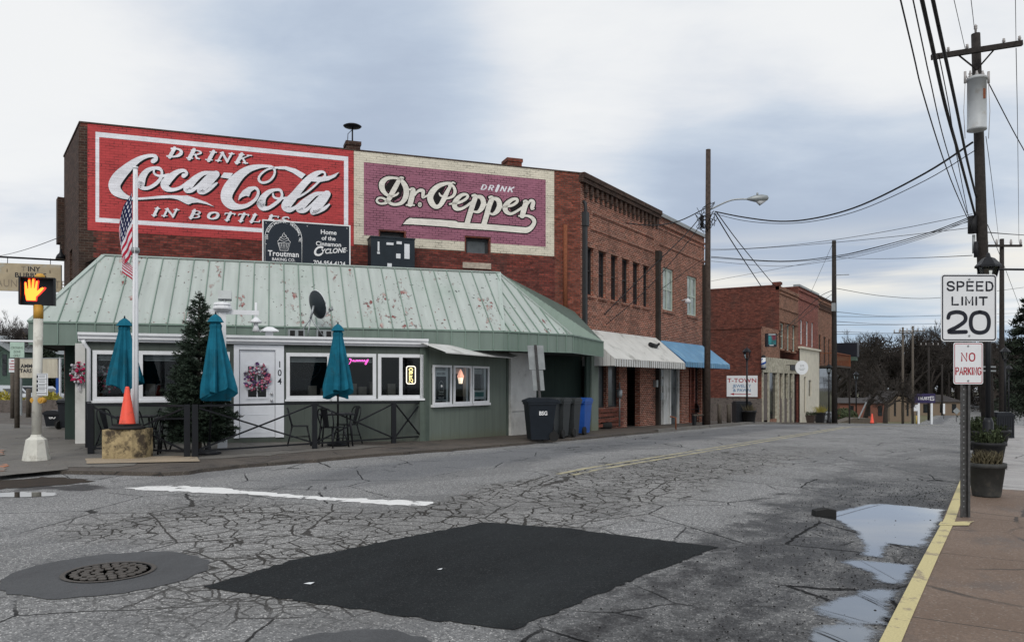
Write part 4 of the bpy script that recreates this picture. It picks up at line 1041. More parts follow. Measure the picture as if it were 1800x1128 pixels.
patch(mb, ptail, f); mb.build('lettering', MAT['ivory_paint'], ad2)
mb = MB(); f = sgn(.0155)
SANS = {'D': [[(.15, 0, .3), (.15, 1, .3)], [(.15, .07, .14), (.5, .07, .16), (.82, .3, .26), (.82, .7, .26), (.5, .93, .16), (.15, .93, .14)]], 'R': [[(.15, 0, .3), (.15, 1, .3)], [(.15, .93, .14), (.6, .93, .16), (.82, .72, .24), (.6, .48, .16), (.15, .48, .14)], [(.5, .48, .26), (.88, 0, .28)]],
        'I': [[(.5, 0, .5), (.5, 1, .5)]], 'N': [[(.12, 0, .24), (.12, 1, .24)], [(.88, 0, .24), (.88, 1, .24)], [(.12, .95, .28), (.88, .05, .28)]], 'K': [[(.15, 0, .3), (.15, 1, .3)], [(.2, .42, .24), (.9, 1, .24)], [(.42, .6, .26), (.92, 0, .28)]]}
SL2 = SL; 
for ch_, x, w in (('D', 845, 11), ('R', 858, 10.5), ('I', 870.5, 6), ('N', 879, 11), ('K', 892, 11.5)):
    for st in SANS[ch_]:
        ribbon(mb, [(x+w*a*.86+4.0*b-1, 333.6+(x-845)*.083+.083*w*a-9.2*b, 9*c) for a, b, c in st], f, 0, smooth=len(st) > 3)
mb.build('lettering', MAT['white_paint'], ad2)

# --- awnings
def awning(parent, u0, u1, ztop, zbot, w1, val, mat, rib=0.1, side_mat=None, relief=0.012):
    mb = MB(); n = int((u1-u0)/rib)
    prof = []
    for i in range(n):
        a = u0+(u1-u0)*i/n; b = u0+(u1-u0)*(i+1)/n; m1, m2 = a+(b-a)*.25, a+(b-a)*.75
        prof += [(a, 0), (m1, 0), (m1+.004, relief), (m2, relief), (m2+.004, 0)]
    prof.append((u1, 0))
    sl_ = V((w1, zbot-ztop)).normalized() if False else None
    nx = (ztop-zbot); nl = math.hypot(nx, w1); ow, oz = nx/nl, w1/nl
    for (a, ra), (b, rb) in zip(prof[:-1], prof[1:]):
        mb.poly([frF.p(a, zbot+oz*ra, w1+ow*ra), frF.p(b, zbot+oz*rb, w1+ow*rb), frF.p(b, ztop+oz*rb, ow*rb+.01), frF.p(a, ztop+oz*ra, ow*ra+.01)])
    for i in range(n):                       # scalloped valance
        a = u0+(u1-u0)*i/n; b = u0+(u1-u0)*(i+1)/n; c = (a+b)/2; r = relief if i % 2 else 0
        mb.poly([frF.p(a, zbot-val*.8, w1+r), frF.p(a+(c-a)*.3, zbot-val*.96, w1+r), frF.p(c, zbot-val, w1+r), frF.p(b-(c-a)*.3, zbot-val*.96, w1+r), frF.p(b, zbot-val*.8, w1+r), frF.p(b, zbot, w1+r), frF.p(a, zbot, w1+r)])
    o = mb.build('awning', MAT[mat], parent)
    for u, fl in ((u0, 1), (u1, 0)):
        ms = MB()
        k_ = 8
        for i in range(k_):
            a, b = w1*i/k_, w1*(i+1)/k_
            za, zb = ztop+(zbot-ztop)*i/k_, ztop+(zbot-ztop)*(i+1)/k_
            q = [frF.p(u+.01*(i % 2), zbot-val*.9, a+.01), frF.p(u+.01*(i % 2), zbot-val*.9, b), frF.p(u+.01*(i % 2), zb-.005, b), frF.p(u+.01*(i % 2), za-.005, a+.01)]
            ms.poly(q)
        ms.build('side_panel', MAT[side_mat or mat], o)
    return o
awn = awning(t, S0+0.1, S_MID-0.25, 3.42, 2.32, 1.30, 0.26, 'awning_white', 0.105, relief=.018)
awn['label'] = 'white ribbed metal awning'
mb = MB(); p_ = frF.p(S0+5.3, 2.95, .62); mb.tube([p_+V((0, -.35, .1)), p_+V((0, .3, .05))], .09, 8); mb.tube([p_+V((0, .3, .05)), p_+V((.1, .4, .16))], .05, 6); mb.build('hole_patch', MAT['dark_metal'], t)
# electric meters and conduit between the shops
mb = MB(); mb.tube([frF.p(S_MID-.05, -.4, .12), frF.p(S_MID-.05, 2.6, .12)], .03, 6)
for z in (0.75, 1.35, 1.75): mb.fbox(frF, S_MID-.15, S_MID+.1, z, z+.3, .05, .2)
mb.fbox(frF, S_MID-.6, S_MID-.4, 1.3, 1.6, .02, .16); mb.build('meter', MAT['sign_back'], t)
mb = MB(); mb.tube([frF.p(S0+2.9, -.2, .2), frF.p(S0+2.9, 1.5, .2)], .03, 6); mb.lathe([(.08, 0), (.11, .1), (.11, .3), (.05, .36)], frF.p(S0+2.9, .9, .2), 10)
mb.build('meter', MAT['galvanised'], t)

# ---------------------------------------------------------------- second shop building, metal coping and blue awning
t = thing('brick_building', 'narrower brick building with metal coping and blue awning beyond the corner building', 'building', (CN, S_MID, 0))
wz = [px_hole(frF, 1165, 1184, 471, 546), px_hole(frF, 1208, 1225, 487, 555)]
zt, zb = sum(h[3] for h in wz)/2, sum(h[2] for h in wz)/2
wz = [(h[0], h[1], zb, zt) for h in wz]
shopB = [(S_MID+0.35, S_MID+2.9, -.55, 2.5), (S_MID+3.9, S_MID+5.7, -.55, 2.5)]
T2 = 8.78
mb = MB(); mb.wall(frF, S_MID+.004, S_END, -0.8, T2, wz+shopB, 0.2); mb.build('street_front', MAT['brick_front'], t)
mb = MB(); mb.fbox(frF, S_MID+.01, S_END+.05, T2, T2+.16, -.3, .10); mb.build('coping', MAT['sign_back'], t)
mb = MB()
for z, ww in ((T2-.35, .05), (T2-.55, .03), (T2-1.25, .04)): mb.fbox(frF, S_MID+.02, S_END, z, z+.1, 0, ww)
for u in (S_MID+.5, S_END-.6): mb.fbox(frF, u, u+.1, T2-1.15, T2-.55, 0, .035)
mb.build('brick_band', MAT['brick_front'], t)
for h in wz: window(t, frF, *h, 'window_green', 'curtain_pane', 0.09, 0.12, mids=(0.5,), vmids=(.5,), sill='brick_front')
mb = MB(); p_ = frF.p(wz[0][1]+1.05, zb+.6, .0); mb.tube([p_, p_+V((.2, 0, .05)), p_+V((.28, 0, -.05))], .03, 6); mb.lathe([(.02, .1), (.12, .02), (.16, -.12)], p_+V((.3, 0, 0)), 10); mb.build('wall_lamp', MAT['sign_white'], t)
mb = MB(); mb.fbox(frF, S_END-.3, S_END-.05, -.8, 7.4, 0, .12); mb.build('downpipe', MAT['bark_dark'], t)
mb = MB(); mb.poly([(CN, S_END, -.8), (CN-12, S_END, -.8), (CN-12, S_END, T2), (CN, S_END, T2)]); mb.build('end_wall', MAT['brick_dark'], t)
mb = MB(); mb.poly([(CN, S_MID, T2-.6), (CN, S_END, T2-.6), (CN-12, S_END, T2-.6), (CN-12, S_MID, T2-.6)]); mb.build('roof', MAT['roof_tar'], t)
h = shopB[0]
mb = MB()
for a, b, w in ((0, .12, -.1), (.22, .30, -.1), (.52, .58, -.1), (.95, 1.0, -.1)): mb.fbox(frF, h[0]+(h[1]-h[0])*a, h[0]+(h[1]-h[0])*b, h[2], h[3], -.2, w)
mb.fbox(frF, h[0]+(h[1]-h[0])*.30, h[0]+(h[1]-h[0])*.52, h[2], h[3], -.2, -.16)
fr_ = mb.build('shop_front', MAT['stucco_white'], t)
mb = MB(); mb.fquad(frF, h[0], h[1], h[2], h[3], -.19); mb.build('pane', MAT['grey_pane'], fr_)
h = shopB[1]; mb = MB(); mb.fquad(frF, h[0], h[1], h[2], h[3], -.19); mb.build('door', MAT['dark_pane'], t)
mb = MB()
for a in (0, .55): mb.fbox(frF, h[0]+.25+a, h[0]+.42+a, h[2], h[3], -.18, -.02)
mb.build('pier', MAT['brick_side'], t)
aw2 = awning(t, S_MID+.05, S_END+.15, 3.35, 2.38, 1.25, 0.22, 'awning_blue', 0.16, 'awning_blue_dark', relief=.008)
aw2['label'] = 'faded blue awning'
# ---------------------------------------------------------------- the bakery under the green mansard
PBk = V((-12.6, s_at(-12.6, 747), 0))                # corner between its front and its street side
frB = Fr((PBk.x-UW.x*7.8, PBk.y-UW.y*7.8), UW)       # front wall, u from its left end, 0..7.8
LB = 7.8
frD = Fr((-12.6, 0), (0, 1))                          # street side
F0 = V((-19.0, 9.0, 2.91)); Q1 = V((-11.6, 17.75, 2.91)); Q2 = V((-10.75, 20.2, 2.91)); Q3 = V((-11.6, 24.05, 2.91))
R0 = at(185, 455, 20.9); R1_ = at(877, 472, 23.7); R0.z = R1_.z = 4.88
_d = (Q1-F0).normalized(); R0 = R1_-_d*10.96
TT = V((-12.5, 24.1, 4.1))
t = thing('bakery_building', 'low green bakery with a peeling mansard roof in front of the brick building', 'building', (PBk.x, PBk.y, 0))
def hole(fr, x0, x1, yt, yb):
    u0 = fr.u_at(x0); u1 = fr.u_at(x1); c = (x0+x1)/2
    return (u0, u1, fr.uz(c, yb)[1], fr.uz(c, yt)[1])
wf = [hole(frB, 163, 237, 613, 698), hole(frB, 244, 330, 613, 699), hole(frB, 352, 404, 617, 700), hole(frB, 503, 581, 621, 704), hole(frB, 581, 661, 624, 704), hole(frB, 664, 744, 626, 705)]
zt = sum(h[3] for h in wf)/6; zb = sum(h[2] for h in wf)/6
wf = [(a, b, zb, zt) for a, b, _, _ in wf]
du0, du1 = frB.u_at(411), frB.u_at(499)
dz1 = frB.uz(455, 606)[1]; dz0 = frB.uz(455, 769)[1]
door = (du0+.14, du1-.14, dz0, dz1-.1)
ZW = 2.60
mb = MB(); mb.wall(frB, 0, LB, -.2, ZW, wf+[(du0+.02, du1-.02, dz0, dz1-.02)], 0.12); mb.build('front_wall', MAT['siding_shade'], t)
ws = [hole(frD, 759, 791, 641, 710), hole(frD, 795, 826, 643, 709), hole(frD, 828, 857, 644, 708)]
zt2 = sum(h[3] for h in ws)/3; zb2 = sum(h[2] for h in ws)/3
ws = [(a, b, zb2, zt2) for a, b, _, _ in ws]
SA, SB_, SC = PBk.y, s_at(-12.6, 893), s_at(-12.6, 938)
mb = MB(); mb.wall(frD, SA, SB_, -.3, 2.5, ws, 0.14); mb.build('side_wall', MAT['siding_green'], t)
MB().fbox(frB, LB-.14, LB+.02, -.2, ZW, .002, .03).build('corner_board', MAT['green_trim'], t)
MB().fbox(frD, SA-.03, SA+.14, -.3, 2.5, .002, .03).build('corner_board', MAT['green_trim'], t)
MB().fbox(frD, SB_-.1, SB_-.002, -.3, 2.5, .002, .025).build('corner_board', MAT['green_trim'], t)
mb = MB(); mb.fbox(frD, SB_, SC, -.35, 2.42, -.3, .10); mb.build('white_pier', MAT['stucco_white'], t)
mb = MB(); mb.fbox(frD, SB_+.06, SC+.1, .62, .66, .1, .12); mb.tube([frD.p(SC-.15, .66, .13), frD.p(SC-.15, -.2, .13)], .03, 6); mb.build('pipe', MAT['stucco_white'], t)
# the recess where the bins stand
ENDP = -12.15
sp0, sp1 = s_at(ENDP, 1040), s_at(ENDP, 1052)
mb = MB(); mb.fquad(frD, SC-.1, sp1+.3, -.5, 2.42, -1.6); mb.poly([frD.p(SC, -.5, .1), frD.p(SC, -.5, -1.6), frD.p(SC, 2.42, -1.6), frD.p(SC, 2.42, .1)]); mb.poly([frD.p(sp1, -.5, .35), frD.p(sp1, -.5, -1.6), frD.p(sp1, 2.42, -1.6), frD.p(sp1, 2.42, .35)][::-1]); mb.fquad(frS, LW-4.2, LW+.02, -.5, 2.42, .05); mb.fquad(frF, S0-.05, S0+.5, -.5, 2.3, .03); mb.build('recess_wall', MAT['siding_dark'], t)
mb = MB(); mb.fbox(Fr((ENDP, 0), (0, 1)), sp0, sp1, -.5, 2.44, -.14, 0.0); mb.build('corner_post', MAT['siding_green'], t)
mb = MB(); mb.fbox(Fr((ENDP, 0), (0, 1)), sp0-.28, sp0-.002, -.5, 2.44, -.14, -.06); mb.build('post_return', MAT['siding_dark'], t)
# left end: recessed white entrance wall
frE = Fr(tuple(frB.p(-2.2, 0, -0.95))[:2], UW)
mb = MB(); eu = frE.u_at(132); mb.fquad(frE, eu, 2.35, -.1, 2.42, 0); mb.build('entrance_wall', MAT['stucco_white'], t)
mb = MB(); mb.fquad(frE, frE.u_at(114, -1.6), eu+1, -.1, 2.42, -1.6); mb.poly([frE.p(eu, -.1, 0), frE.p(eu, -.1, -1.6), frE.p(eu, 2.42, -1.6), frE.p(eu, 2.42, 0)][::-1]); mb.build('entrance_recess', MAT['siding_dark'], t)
mb = MB(); mb.poly([frB.p(0, -.2, 0), frB.p(0, -.2, -1.0), frB.p(0, ZW, -1.0), frB.p(0, ZW, 0)][::-1]); mb.build('return_wall', MAT['siding_shade'], t)
# roofs
def seamed(name, mat, seam_mat, poly3, step, rise=.032, wd=.035, phase=.5, eave=(0, 1)):
    a, b = poly3[eave[0]], poly3[eave[1]]; ux = (b-a).normalized(); n = (b-a).cross(poly3[2]-a).normalized()
    if n.z < 0 and abs(n.z) > .05: n = -n
    uy = n.cross(ux)
    if (poly3[2]-a).dot(uy) < 0: uy = -uy
    p2 = [((q-a).dot(ux), (q-a).dot(uy)) for q in poly3]
    mb = MB(); mb.poly(poly3); o = mb.build(name, MAT[mat], t)
    ms = MB(); lo, hi = min(q[0] for q in p2), max(q[0] for q in p2)
    x = lo+step*phase
    while x < hi-.02:
        ys = []
        for (x0, y0), (x1, y1) in zip(p2, p2[1:]+p2[:1]):
            if (x0-x)*(x1-x) < 0: ys.append(y0+(y1-y0)*(x-x0)/(x1-x0))
        if len(ys) >= 2 and max(ys)-min(ys) > .08:
            c0, c1 = min(ys), max(ys)
            P = lambda xx, yy, h: a+ux*xx+uy*yy+n*h
            for (xa, ha), (xb, hb) in (((x-wd/2, 0.001), (x-wd/4, rise)), ((x-wd/4, rise), (x+wd/4, rise)), ((x+wd/4, rise), (x+wd/2, .001))):
                ms.poly([P(xa, c0, ha), P(xb, c0, hb), P(xb, c1, hb), P(xa, c1, ha)])
        x += step
    ms.build('seam', MAT[seam_mat], o)
    return o
r_ = seamed('roof', 'roof_green', 'roof_seam', [F0, Q1, R1_, R0], .392)
r2 = seamed('roof', 'roof_green', 'roof_seam', [Q1, Q2, R1_], .36, phase=.7)
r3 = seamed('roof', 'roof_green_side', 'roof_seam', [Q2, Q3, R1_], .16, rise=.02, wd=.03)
LF = V((-22.9, 11.6, 2.91))
r4 = seamed('roof', 'roof_green', 'roof_seam', [LF, F0, R0], .4)
for a, b, st, mt in ((LF, F0, .4, 'fascia_green'), (F0, Q1, .392, 'fascia_green'), (Q1, Q2, .36, 'fascia_green'), (Q2, Q3, .16, 'fascia_green')):
    frx = Fr((a.x, a.y), (b-a)); L = (V((b.x, b.y, 0))-V((a.x, a.y, 0))).length
    mb = MB(); mb.fquad(frx, 0, L, 2.40, 2.905, .004); fo = mb.build('fascia', MAT[mt], t)
    ms = MB(); x = st*.5
    while x < L: ms.fbox(frx, x-.012, x+.012, 2.40, 2.90, .005, .03); x += st
    ms.fbox(frx, 0, L, 2.885, 2.925, -.02, .035); ms.fbox(frx, 0, L, 2.375, 2.40, -.03, .012)
    ms.build('seam', MAT['roof_seam' if mt == 'fascia_green' else 'soffit'], fo)
mb = MB()
for a, b in ((R0, R1_), (R1_, Q1), (R1_, Q2), (R0, F0)):
    mb.bar(a+V((0, 0, .01)), b+V((0, 0, .01)), .12, .035)
mb.build('ridge_cap', MAT['roof_trim'], t)
mb = MB(); mb.poly([(q.x, q.y, 4.90) for q in (R0, R1_, frS.p(frS.uz(877, 400)[0]-1.5, 0, .02), frS.p(.1, 0, .02))]); mb.build('flat_roof', MAT['roof_tar'], t)
WP = frS.p(frS.uz(877, 400)[0]-1.5, 4.87, .02); TT = frS.p(LW-.25, 4.02, .02)
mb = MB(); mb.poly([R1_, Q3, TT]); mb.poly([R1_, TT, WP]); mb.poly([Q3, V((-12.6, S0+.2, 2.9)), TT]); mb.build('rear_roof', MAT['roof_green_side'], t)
mb = MB(); mb.poly([(q.x, q.y, 2.41) for q in (LF, F0, Q1, Q2, Q3, V((-13.9, 24.2, 0)), V((-21.2, 13.2, 0)))][::-1]); mb.build('soffit', MAT['soffit'], t)
mb = MB(); mb.poly([frB.p(-.05, 2.615, .18), frB.p(LB+.05, 2.615, .18), frB.p(LB+.05, 2.615, -1.3), frB.p(-.05, 2.615, -1.3)]); mb.build('porch_roof', MAT['roof_tar'], t)
mb = MB()
for z0, z1, w in ((2.42, 2.475, .10), (2.475, 2.56, .16), (2.56, 2.62, .20)): mb.fbox(frB, -.12, LB+.05, z0, z1-.001, .0, w)
g_ = mb.build('gutter', MAT['white_trim'], t)
mb = MB(); mb.tube([frB.p(-.02, 2.45, .12), frB.p(.0, 2.36, .10), frB.p(.08, 2.25, .06), frB.p(.08, 0.1, .06)], .045, 8); mb.build('downspout', MAT['white_trim'], g_)
mb = MB(); mb.fbox(frE, -.6, 1.3, 2.40, 2.44, .55, .75); mb.build('eave_strip', MAT['white_trim'], t)
# windows with real glass, a dim room behind
for i, (a, b, c, e) in enumerate(wf):
    w = window(t, frB, a, b, c, e, 'white_trim', 'pane_glass', .085, .02, vmids=(.5,) if i == 5 else (), fd=.05)
    m2 = MB(); m2.fbox(frB, a-.03, b+.03, c-.05, c-.002, -.01, .07); m2.build('sill', MAT['white_trim'], w)
    if i != 5:
        m3 = MB()
        for q in range(3): m3.fbox(frB, a+.09, b-.09, e-.125-.05*q, e-.09-.05*q, -.10-.012*q, -.07-.012*q)
        m3.build('blind', MAT['blind'], w)
for i, (a, b, c, e) in enumerate(ws):
    w = window(t, frD, a, b, c, e, 'white_trim', 'pane_glass', .055, -.02, fd=.05)
    mi = MB(); mi.fbox(frD, a+.02, b-.02, c, e, -.11, -.10) if False else mi.fbox(frD, b-.16, b-.05, c+.05, e-.05, -.125, -.02); mi.build('jamb', MAT['white_trim'], w)
    m2 = MB(); m2.fbox(frD, a-.04, b+.04, c-.07, c-.002, -.01, .09); m2.build('sill', MAT['white_trim'], w)
    m3 = MB(); m3.fbox(frD, a+.06, b-.18, e-.22, e-.07, -.10, -.07); m3.build('blind', MAT['blind'], w)
mb = MB()
for frx, a, b, d_ in ((frB, .05, LB-.05, -3.2),):
    mb.fquad(frx, a, b, 0, 2.4, d_); mb.poly([frx.p(a, .12, -.13), frx.p(b, .12, -.13), frx.p(b, .12, d_), frx.p(a, .12, d_)])
    mb.poly([frx.p(a, 2.4, -.13), frx.p(b, 2.4, -.13), frx.p(b, 2.4, d_), frx.p(a, 2.4, d_)][::-1])
    for u in (a, b): mb.poly([frx.p(u, 0, -.13), frx.p(u, 0, d_), frx.p(u, 2.4, d_), frx.p(u, 2.4, -.13)])
mb.fquad(frD, SA, SB_+.5, 0, 2.4, -1.5)
mb.build('interior', MAT['interior_dark'], t)
mb = MB()
for u0, u1 in ((wf[0][0], wf[2][1]), (wf[3][0]-.1, LB-.2)): mb.fbox(frB, u0, u1, .125, zb+.08, -.75, -.2)
for u, h in ((4.9, .25), (5.2, .18), (5.9, .3), (6.15, .22), (6.45, .35), (1.2, .3), (2.5, .2), (6.9, .3)): mb.fbox(frB, u, u+.2, zb+.081, zb+.08+h, -.6, -.35)
mb.build('counter', MAT['counter'], t)
# wagon wheel and pictures hung on the back wall inside
mb = MB(); hub = frB.p(wf[3][0]+.55, 1.95, -.95)
for i in range(10):
    a = 2*math.pi*i/10; d1 = frB.u*math.cos(a)+V((0, 0, math.sin(a)))
    mb.tube([hub, hub+d1*.36], .015, 5)
mb.tube([hub+(frB.u*math.cos(2*math.pi*i/24)+V((0, 0, math.sin(2*math.pi*i/24))))*.38 for i in range(25)], .025, 6); mb.sphere(hub, .07)
mb.build('wagon_wheel', MAT['dark_metal'], t)
# door 104
u0, u1 = du0, du1
mb = MB(); mb.fbox(frB, u0, u0+.12, dz0, dz1, -.06, .04); mb.fbox(frB, u1-.20, u1, dz0, dz1, -.06, .04); mb.fbox(frB, u0+.12, u1-.20, dz1-.12, dz1, -.06, .038); df = mb.build('door_frame', MAT['white_door'], t)
a, b = u0+.13, u1-.21; gx0, gx1, gz0, gz1 = a+.19, b-.20, dz0+.98, dz0+1.72
mb = MB(); mb.wall(frB, a, b, dz0+.01, dz1-.13, [(gx0, gx1, gz0, gz1)], .04, -.012)
for q in ((gx0-.05, gx0, gz0-.05, gz1+.05), (gx1, gx1+.05, gz0-.05, gz1+.05), (gx0, gx1, gz1, gz1+.05), (gx0, gx1, gz0-.05, gz0)): mb.fbox(frB, *q, -.014, .008)
mb.fbox(frB, (gx0+gx1)/2-.012, (gx0+gx1)/2+.012, gz0, gz1, -.03, -.01); mb.fbox(frB, gx0, gx1, gz0+.24, gz0+.262, -.03, -.011)
for z in (.12, .55, .80): mb.fbox(frB, a+.12, b-.12, dz0+z, dz0+z+.012, -.013, -.006)
dr = mb.build('door', MAT['white_door'], t)
mb = MB(); mb.fquad(frB, gx0, gx1, gz0, gz1, -.035); mb.build('pane', MAT['dark_pane'], dr)
mb = MB()
for z in (.90, 1.06): mb.sphere(frB.p(b-.08, dz0+z, .03), .035)
mb.build('door_knob', MAT['chrome'], dr)
for i, ch_ in enumerate('104'):
    mb = MB(); text(mb, ch_, frB.mat(u1-.10, dz1-.54-.205*i, .0415), .15, .012, align='CENTER', xs=.9); mb.build('digit', MAT['sign_black'], df)
# white flap awning over the walk-up windows
p0, p1 = frD.p(SA-.25, 2.52, .06), frD.p(SB_-.75, 2.48, .06)
q0, q1 = frD.p(SA-.1, 2.27, .75), frD.p(SB_-.9, 2.22, .75)
mb = MB(); mb.poly([q0, q1, p1, p0]); mb.poly([q0+V((0, 0, -.03)), q1+V((0, 0, -.03)), q1, q0]); mb.poly([q1, q1+V((0, 0, -.03)), p1+V((.4, .55, -.18)), p1]); mb.build('flap_awning', MAT['awning_white'], t)
# ---- things in and on the bakery
def poster(name, label, cat, fr, u0, u1, z0, z1, w, mat, group=None, extra=None):
    tt = thing(name, label, cat, fr.p((u0+u1)/2, z0, w), group)
    mb = MB(); mb.fbox(fr, u0, u1, z0, z1, w, w+.006); mb.build('sheet', MAT[mat], tt)
    if extra: extra(tt, fr, u0, u1, z0, z1, w+.0075)
    return tt
def nowopen(tt, fr, u0, u1, z0, z1, w):
    c = (u0+u1)/2; h = z1-z0
    mb = MB(); mb.fquad(fr, u0+.015, u1-.015, z0+.02, z0+h*.80, w); mb.build('panel', MAT['sign_navy'], tt)
    mb = MB(); text(mb, 'NOW OPEN', fr.mat(c, z0+h*.86, w), .055, .02, xs=.82); mb.build('lettering', MAT['sign_black'], tt)
    mb = MB(); text(mb, 'Troutman', fr.mat(c, z0+h*.27, w+.002), .045, .02, xs=.8); text(mb, 'BAKING CO.', fr.mat(c, z0+h*.20, w+.002), .026, .0); text(mb, '704-954-4124', fr.mat(c, z0+h*.06, w+.002), .04, .015, xs=.75)
    ar = [(fr.p(c+.095*math.cos(math.pi*i/12), z0+h*.50+.095*1.25*math.sin(math.pi*i/12), w+.002)) for i in range(13)]
    mb.tube([fr.p(c+.095, z0+h*.32, w+.002)]+ar+[fr.p(c-.095, z0+h*.32, w+.002)], .006, 4); mb.sphere(fr.p(c, z0+h*.48, w), .04); mb.build('emblem', MAT['letter_white'], tt)
a, b, c, e = ws[0]; poster('window_poster', 'dark now open poster with white header in the first walk-up window', 'poster', frD, a+.14, b-.18, c+.10, c+.90, .012, 'sign_white', None, nowopen)
a, b, c, e = ws[1]
tt = thing('cupcake_light', 'small glowing cupcake light in the middle walk-up window', 'lit sign', frD.p((a+b)/2, c+.6, .01))
mb = MB(); um = (a+b)/2-.03
mb.lathe([(.05, 0), (.075, .16)], frD.p(um, c+.55, .0), 12, sx=1, sy=1); mb.build('cup', MAT['bulb_warm'], tt)
mb = MB(); mb.lathe([(.085, 0), (.095, .05), (.06, .12), (.06, .13), (.03, .2), (.001, .24)], frD.p(um, c+.71, .0), 12); mb.build('icing', MAT['cupcake_glow'], tt)
a, b, c, e = ws[2]; poster('window_notice', 'small pale notice with a teal panel in the third walk-up window', 'notice', frD, a+.10, b-.19, c+.10, c+.36, .012, 'sign_white', None, lambda tt, fr, u0, u1, z0, z1, w: MB().fquad(fr, u0+.05, u1-.03, z0+.08, z1-.05, w).build('panel', MAT['cyan_screen'], tt))
# open neon
a, b, c, e = wf[5]; uc = frB.uz(722, 660)[0]; zc_ = frB.uz(722, 659)[1]
tt = thing('open_sign', 'lit yellow open neon sign hanging in the right front window', 'neon sign', frB.p(uc, zc_, -.03))
hw, hh, rr = .115, .225, .05
ring = []
for cx_, cz, a0 in ((hw-rr, hh-rr, 0), (-hw+rr, hh-rr, 90), (-hw+rr, -hh+rr, 180), (hw-rr, -hh+rr, 270)):
    ring += [frB.p(uc+cx_+rr*math.cos(R(a0+i*22.5)), zc_+cz+rr*math.sin(R(a0+i*22.5)), .028) for i in range(5)]
mb = MB(); mb.tube(ring+[ring[0], ring[1]], .013, 6, False); mb.build('border_tube', MAT['neon_white'], tt)
mb = MB(); mb.fbox(frB, uc-hw, uc+hw, zc_-hh, zc_+hh, -.002, .008); mb.build('backing', MAT['sign_black'], tt)
mb = MB()
LT = {'O': [[(.5, 1), (.05, .75), (.05, .25), (.5, 0), (.95, .25), (.95, .75), (.5, 1)]], 'P': [[(.1, 0), (.1, 1), (.8, 1), (.95, .75), (.8, .5), (.1, .5)]], 'E': [[(.9, 1), (.1, 1), (.1, 0), (.9, 0)], [(.1, .5), (.75, .5)]], 'N': [[(.05, 0), (.05, 1), (.95, 0), (.95, 1)]]}
for i, ch_ in enumerate('OPEN'):
    zb_ = zc_+hh-.125-i*.098
    for st in LT[ch_]: mb.tube([frB.p(uc-.05+.10*x, zb_+.078*y, .022) for x, y in st], .0095, 5)
mb.build('letter_tube', MAT['neon_yellow'], tt)
# pink script neon
uc = frB.uz(628, 635)[0]; zc_ = frB.uz(628, 635)[1]
tt = thing('pink_neon', 'pink script neon under the blind of the window behind the right umbrella', 'neon sign', frB.p(uc, zc_, -.03))
mb = MB()
for st in ([(-.26, -.05), (-.24, -.09), (-.19, -.06), (-.15, .05), (-.2, .07), (-.14, .03), (-.10, .0), (-.09, .04), (-.07, .0), (-.04, 0), (-.03, .04), (0, 0), (.01, .04), (.04, 0), (.05, .04), (.08, 0), (.09, .04), (.12, 0), (.13, .04), (.16, 0), (.18, .05)], [(.18, .05), (.20, .0), (.25, .05)], [(.27, .07), (.25, .0), (.22, -.08), (.19, -.07), (.22, -.02), (.28, .03)]):
    mb.tube([frB.p(uc+x, zc_+y*.9, .012) for x, y, *_ in catmull(st, 4)], .0065, 5)
mb.build('letter_tube', MAT['neon_pink'], tt)
# small pot lights and pans on the counter: one lamp glimmer
# ---- wreaths
def wreath(label, c, ux, nrm, r0, r1, cols, seed, hang=False, n=170):
    tt = thing('wreath', label, 'wreath', c)
    rn = random.Random(seed); mbs = {m: MB() for m in cols}
    for i in range(n):
        a = rn.uniform(0, 2*math.pi); r = rn.uniform(r0, r1)
        q = c+ux*(r*math.cos(a)*.9)+V((0, 0, r*math.sin(a)))+nrm*rn.uniform(.02, .11)
        m = rn.choice(cols); s_ = rn.uniform(.02, .05)
        if rn.random() < .6: mbs[m].sphere(q, s_*.8, 6, 4)
        else:
            d1 = V((rn.uniform(-1, 1), rn.uniform(-1, 1), rn.uniform(-1, 1))).normalized()*s_*2; d2 = d1.cross(nrm).normalized()*s_
            mbs[m].poly([q-d1, q-d2, q+d1, q+d2])
    if hang:
        for i in range(14):
            q = c+ux*rn.uniform(-.1, .1)+V((0, 0, -r1-rn.uniform(0, .2)))+nrm*.05
            mbs[cols[-1]].poly([q, q+ux*.02, q+ux*.02+V((0, 0, .18)), q+V((0, 0, .18))])
    nm = {'wreath_pink': 'ribbon', 'wreath_red': 'ribbon', 'wreath_violet': 'bauble', 'wreath_pale': 'flower', 'wreath_dark': 'greenery'}
    for m, q in mbs.items(): q.build(nm[m], MAT[m], tt)
    return tt
cw = frB.p((gx0+gx1)/2, (gz0+gz1)/2+.10, .01)
wreath('pink and violet mesh wreath hanging on the white door', cw, frB.u, frB.w, .10, .34, ['wreath_pink', 'wreath_violet', 'wreath_pale', 'wreath_pale', 'wreath_dark', 'wreath_pink'], 3, n=190)
uq, zq = frE.uz(142, 655); wreath('red ribbon wreath on the white entrance wall at the far left', frE.p(uq, zq, .01), frE.u, frE.w, .06, .25, ['wreath_red', 'wreath_dark', 'wreath_red', 'wreath_pale'], 5, True, 130)
uq, zq = frB.uz(185, 662, -.2); wreath('silvery bauble wreath standing inside the leftmost front window', frB.p(uq, zq, -.3), frB.u, frB.w, .08, .36, ['wreath_pale', 'wreath_dark', 'wreath_red', 'wreath_dark'], 7, False, 190)
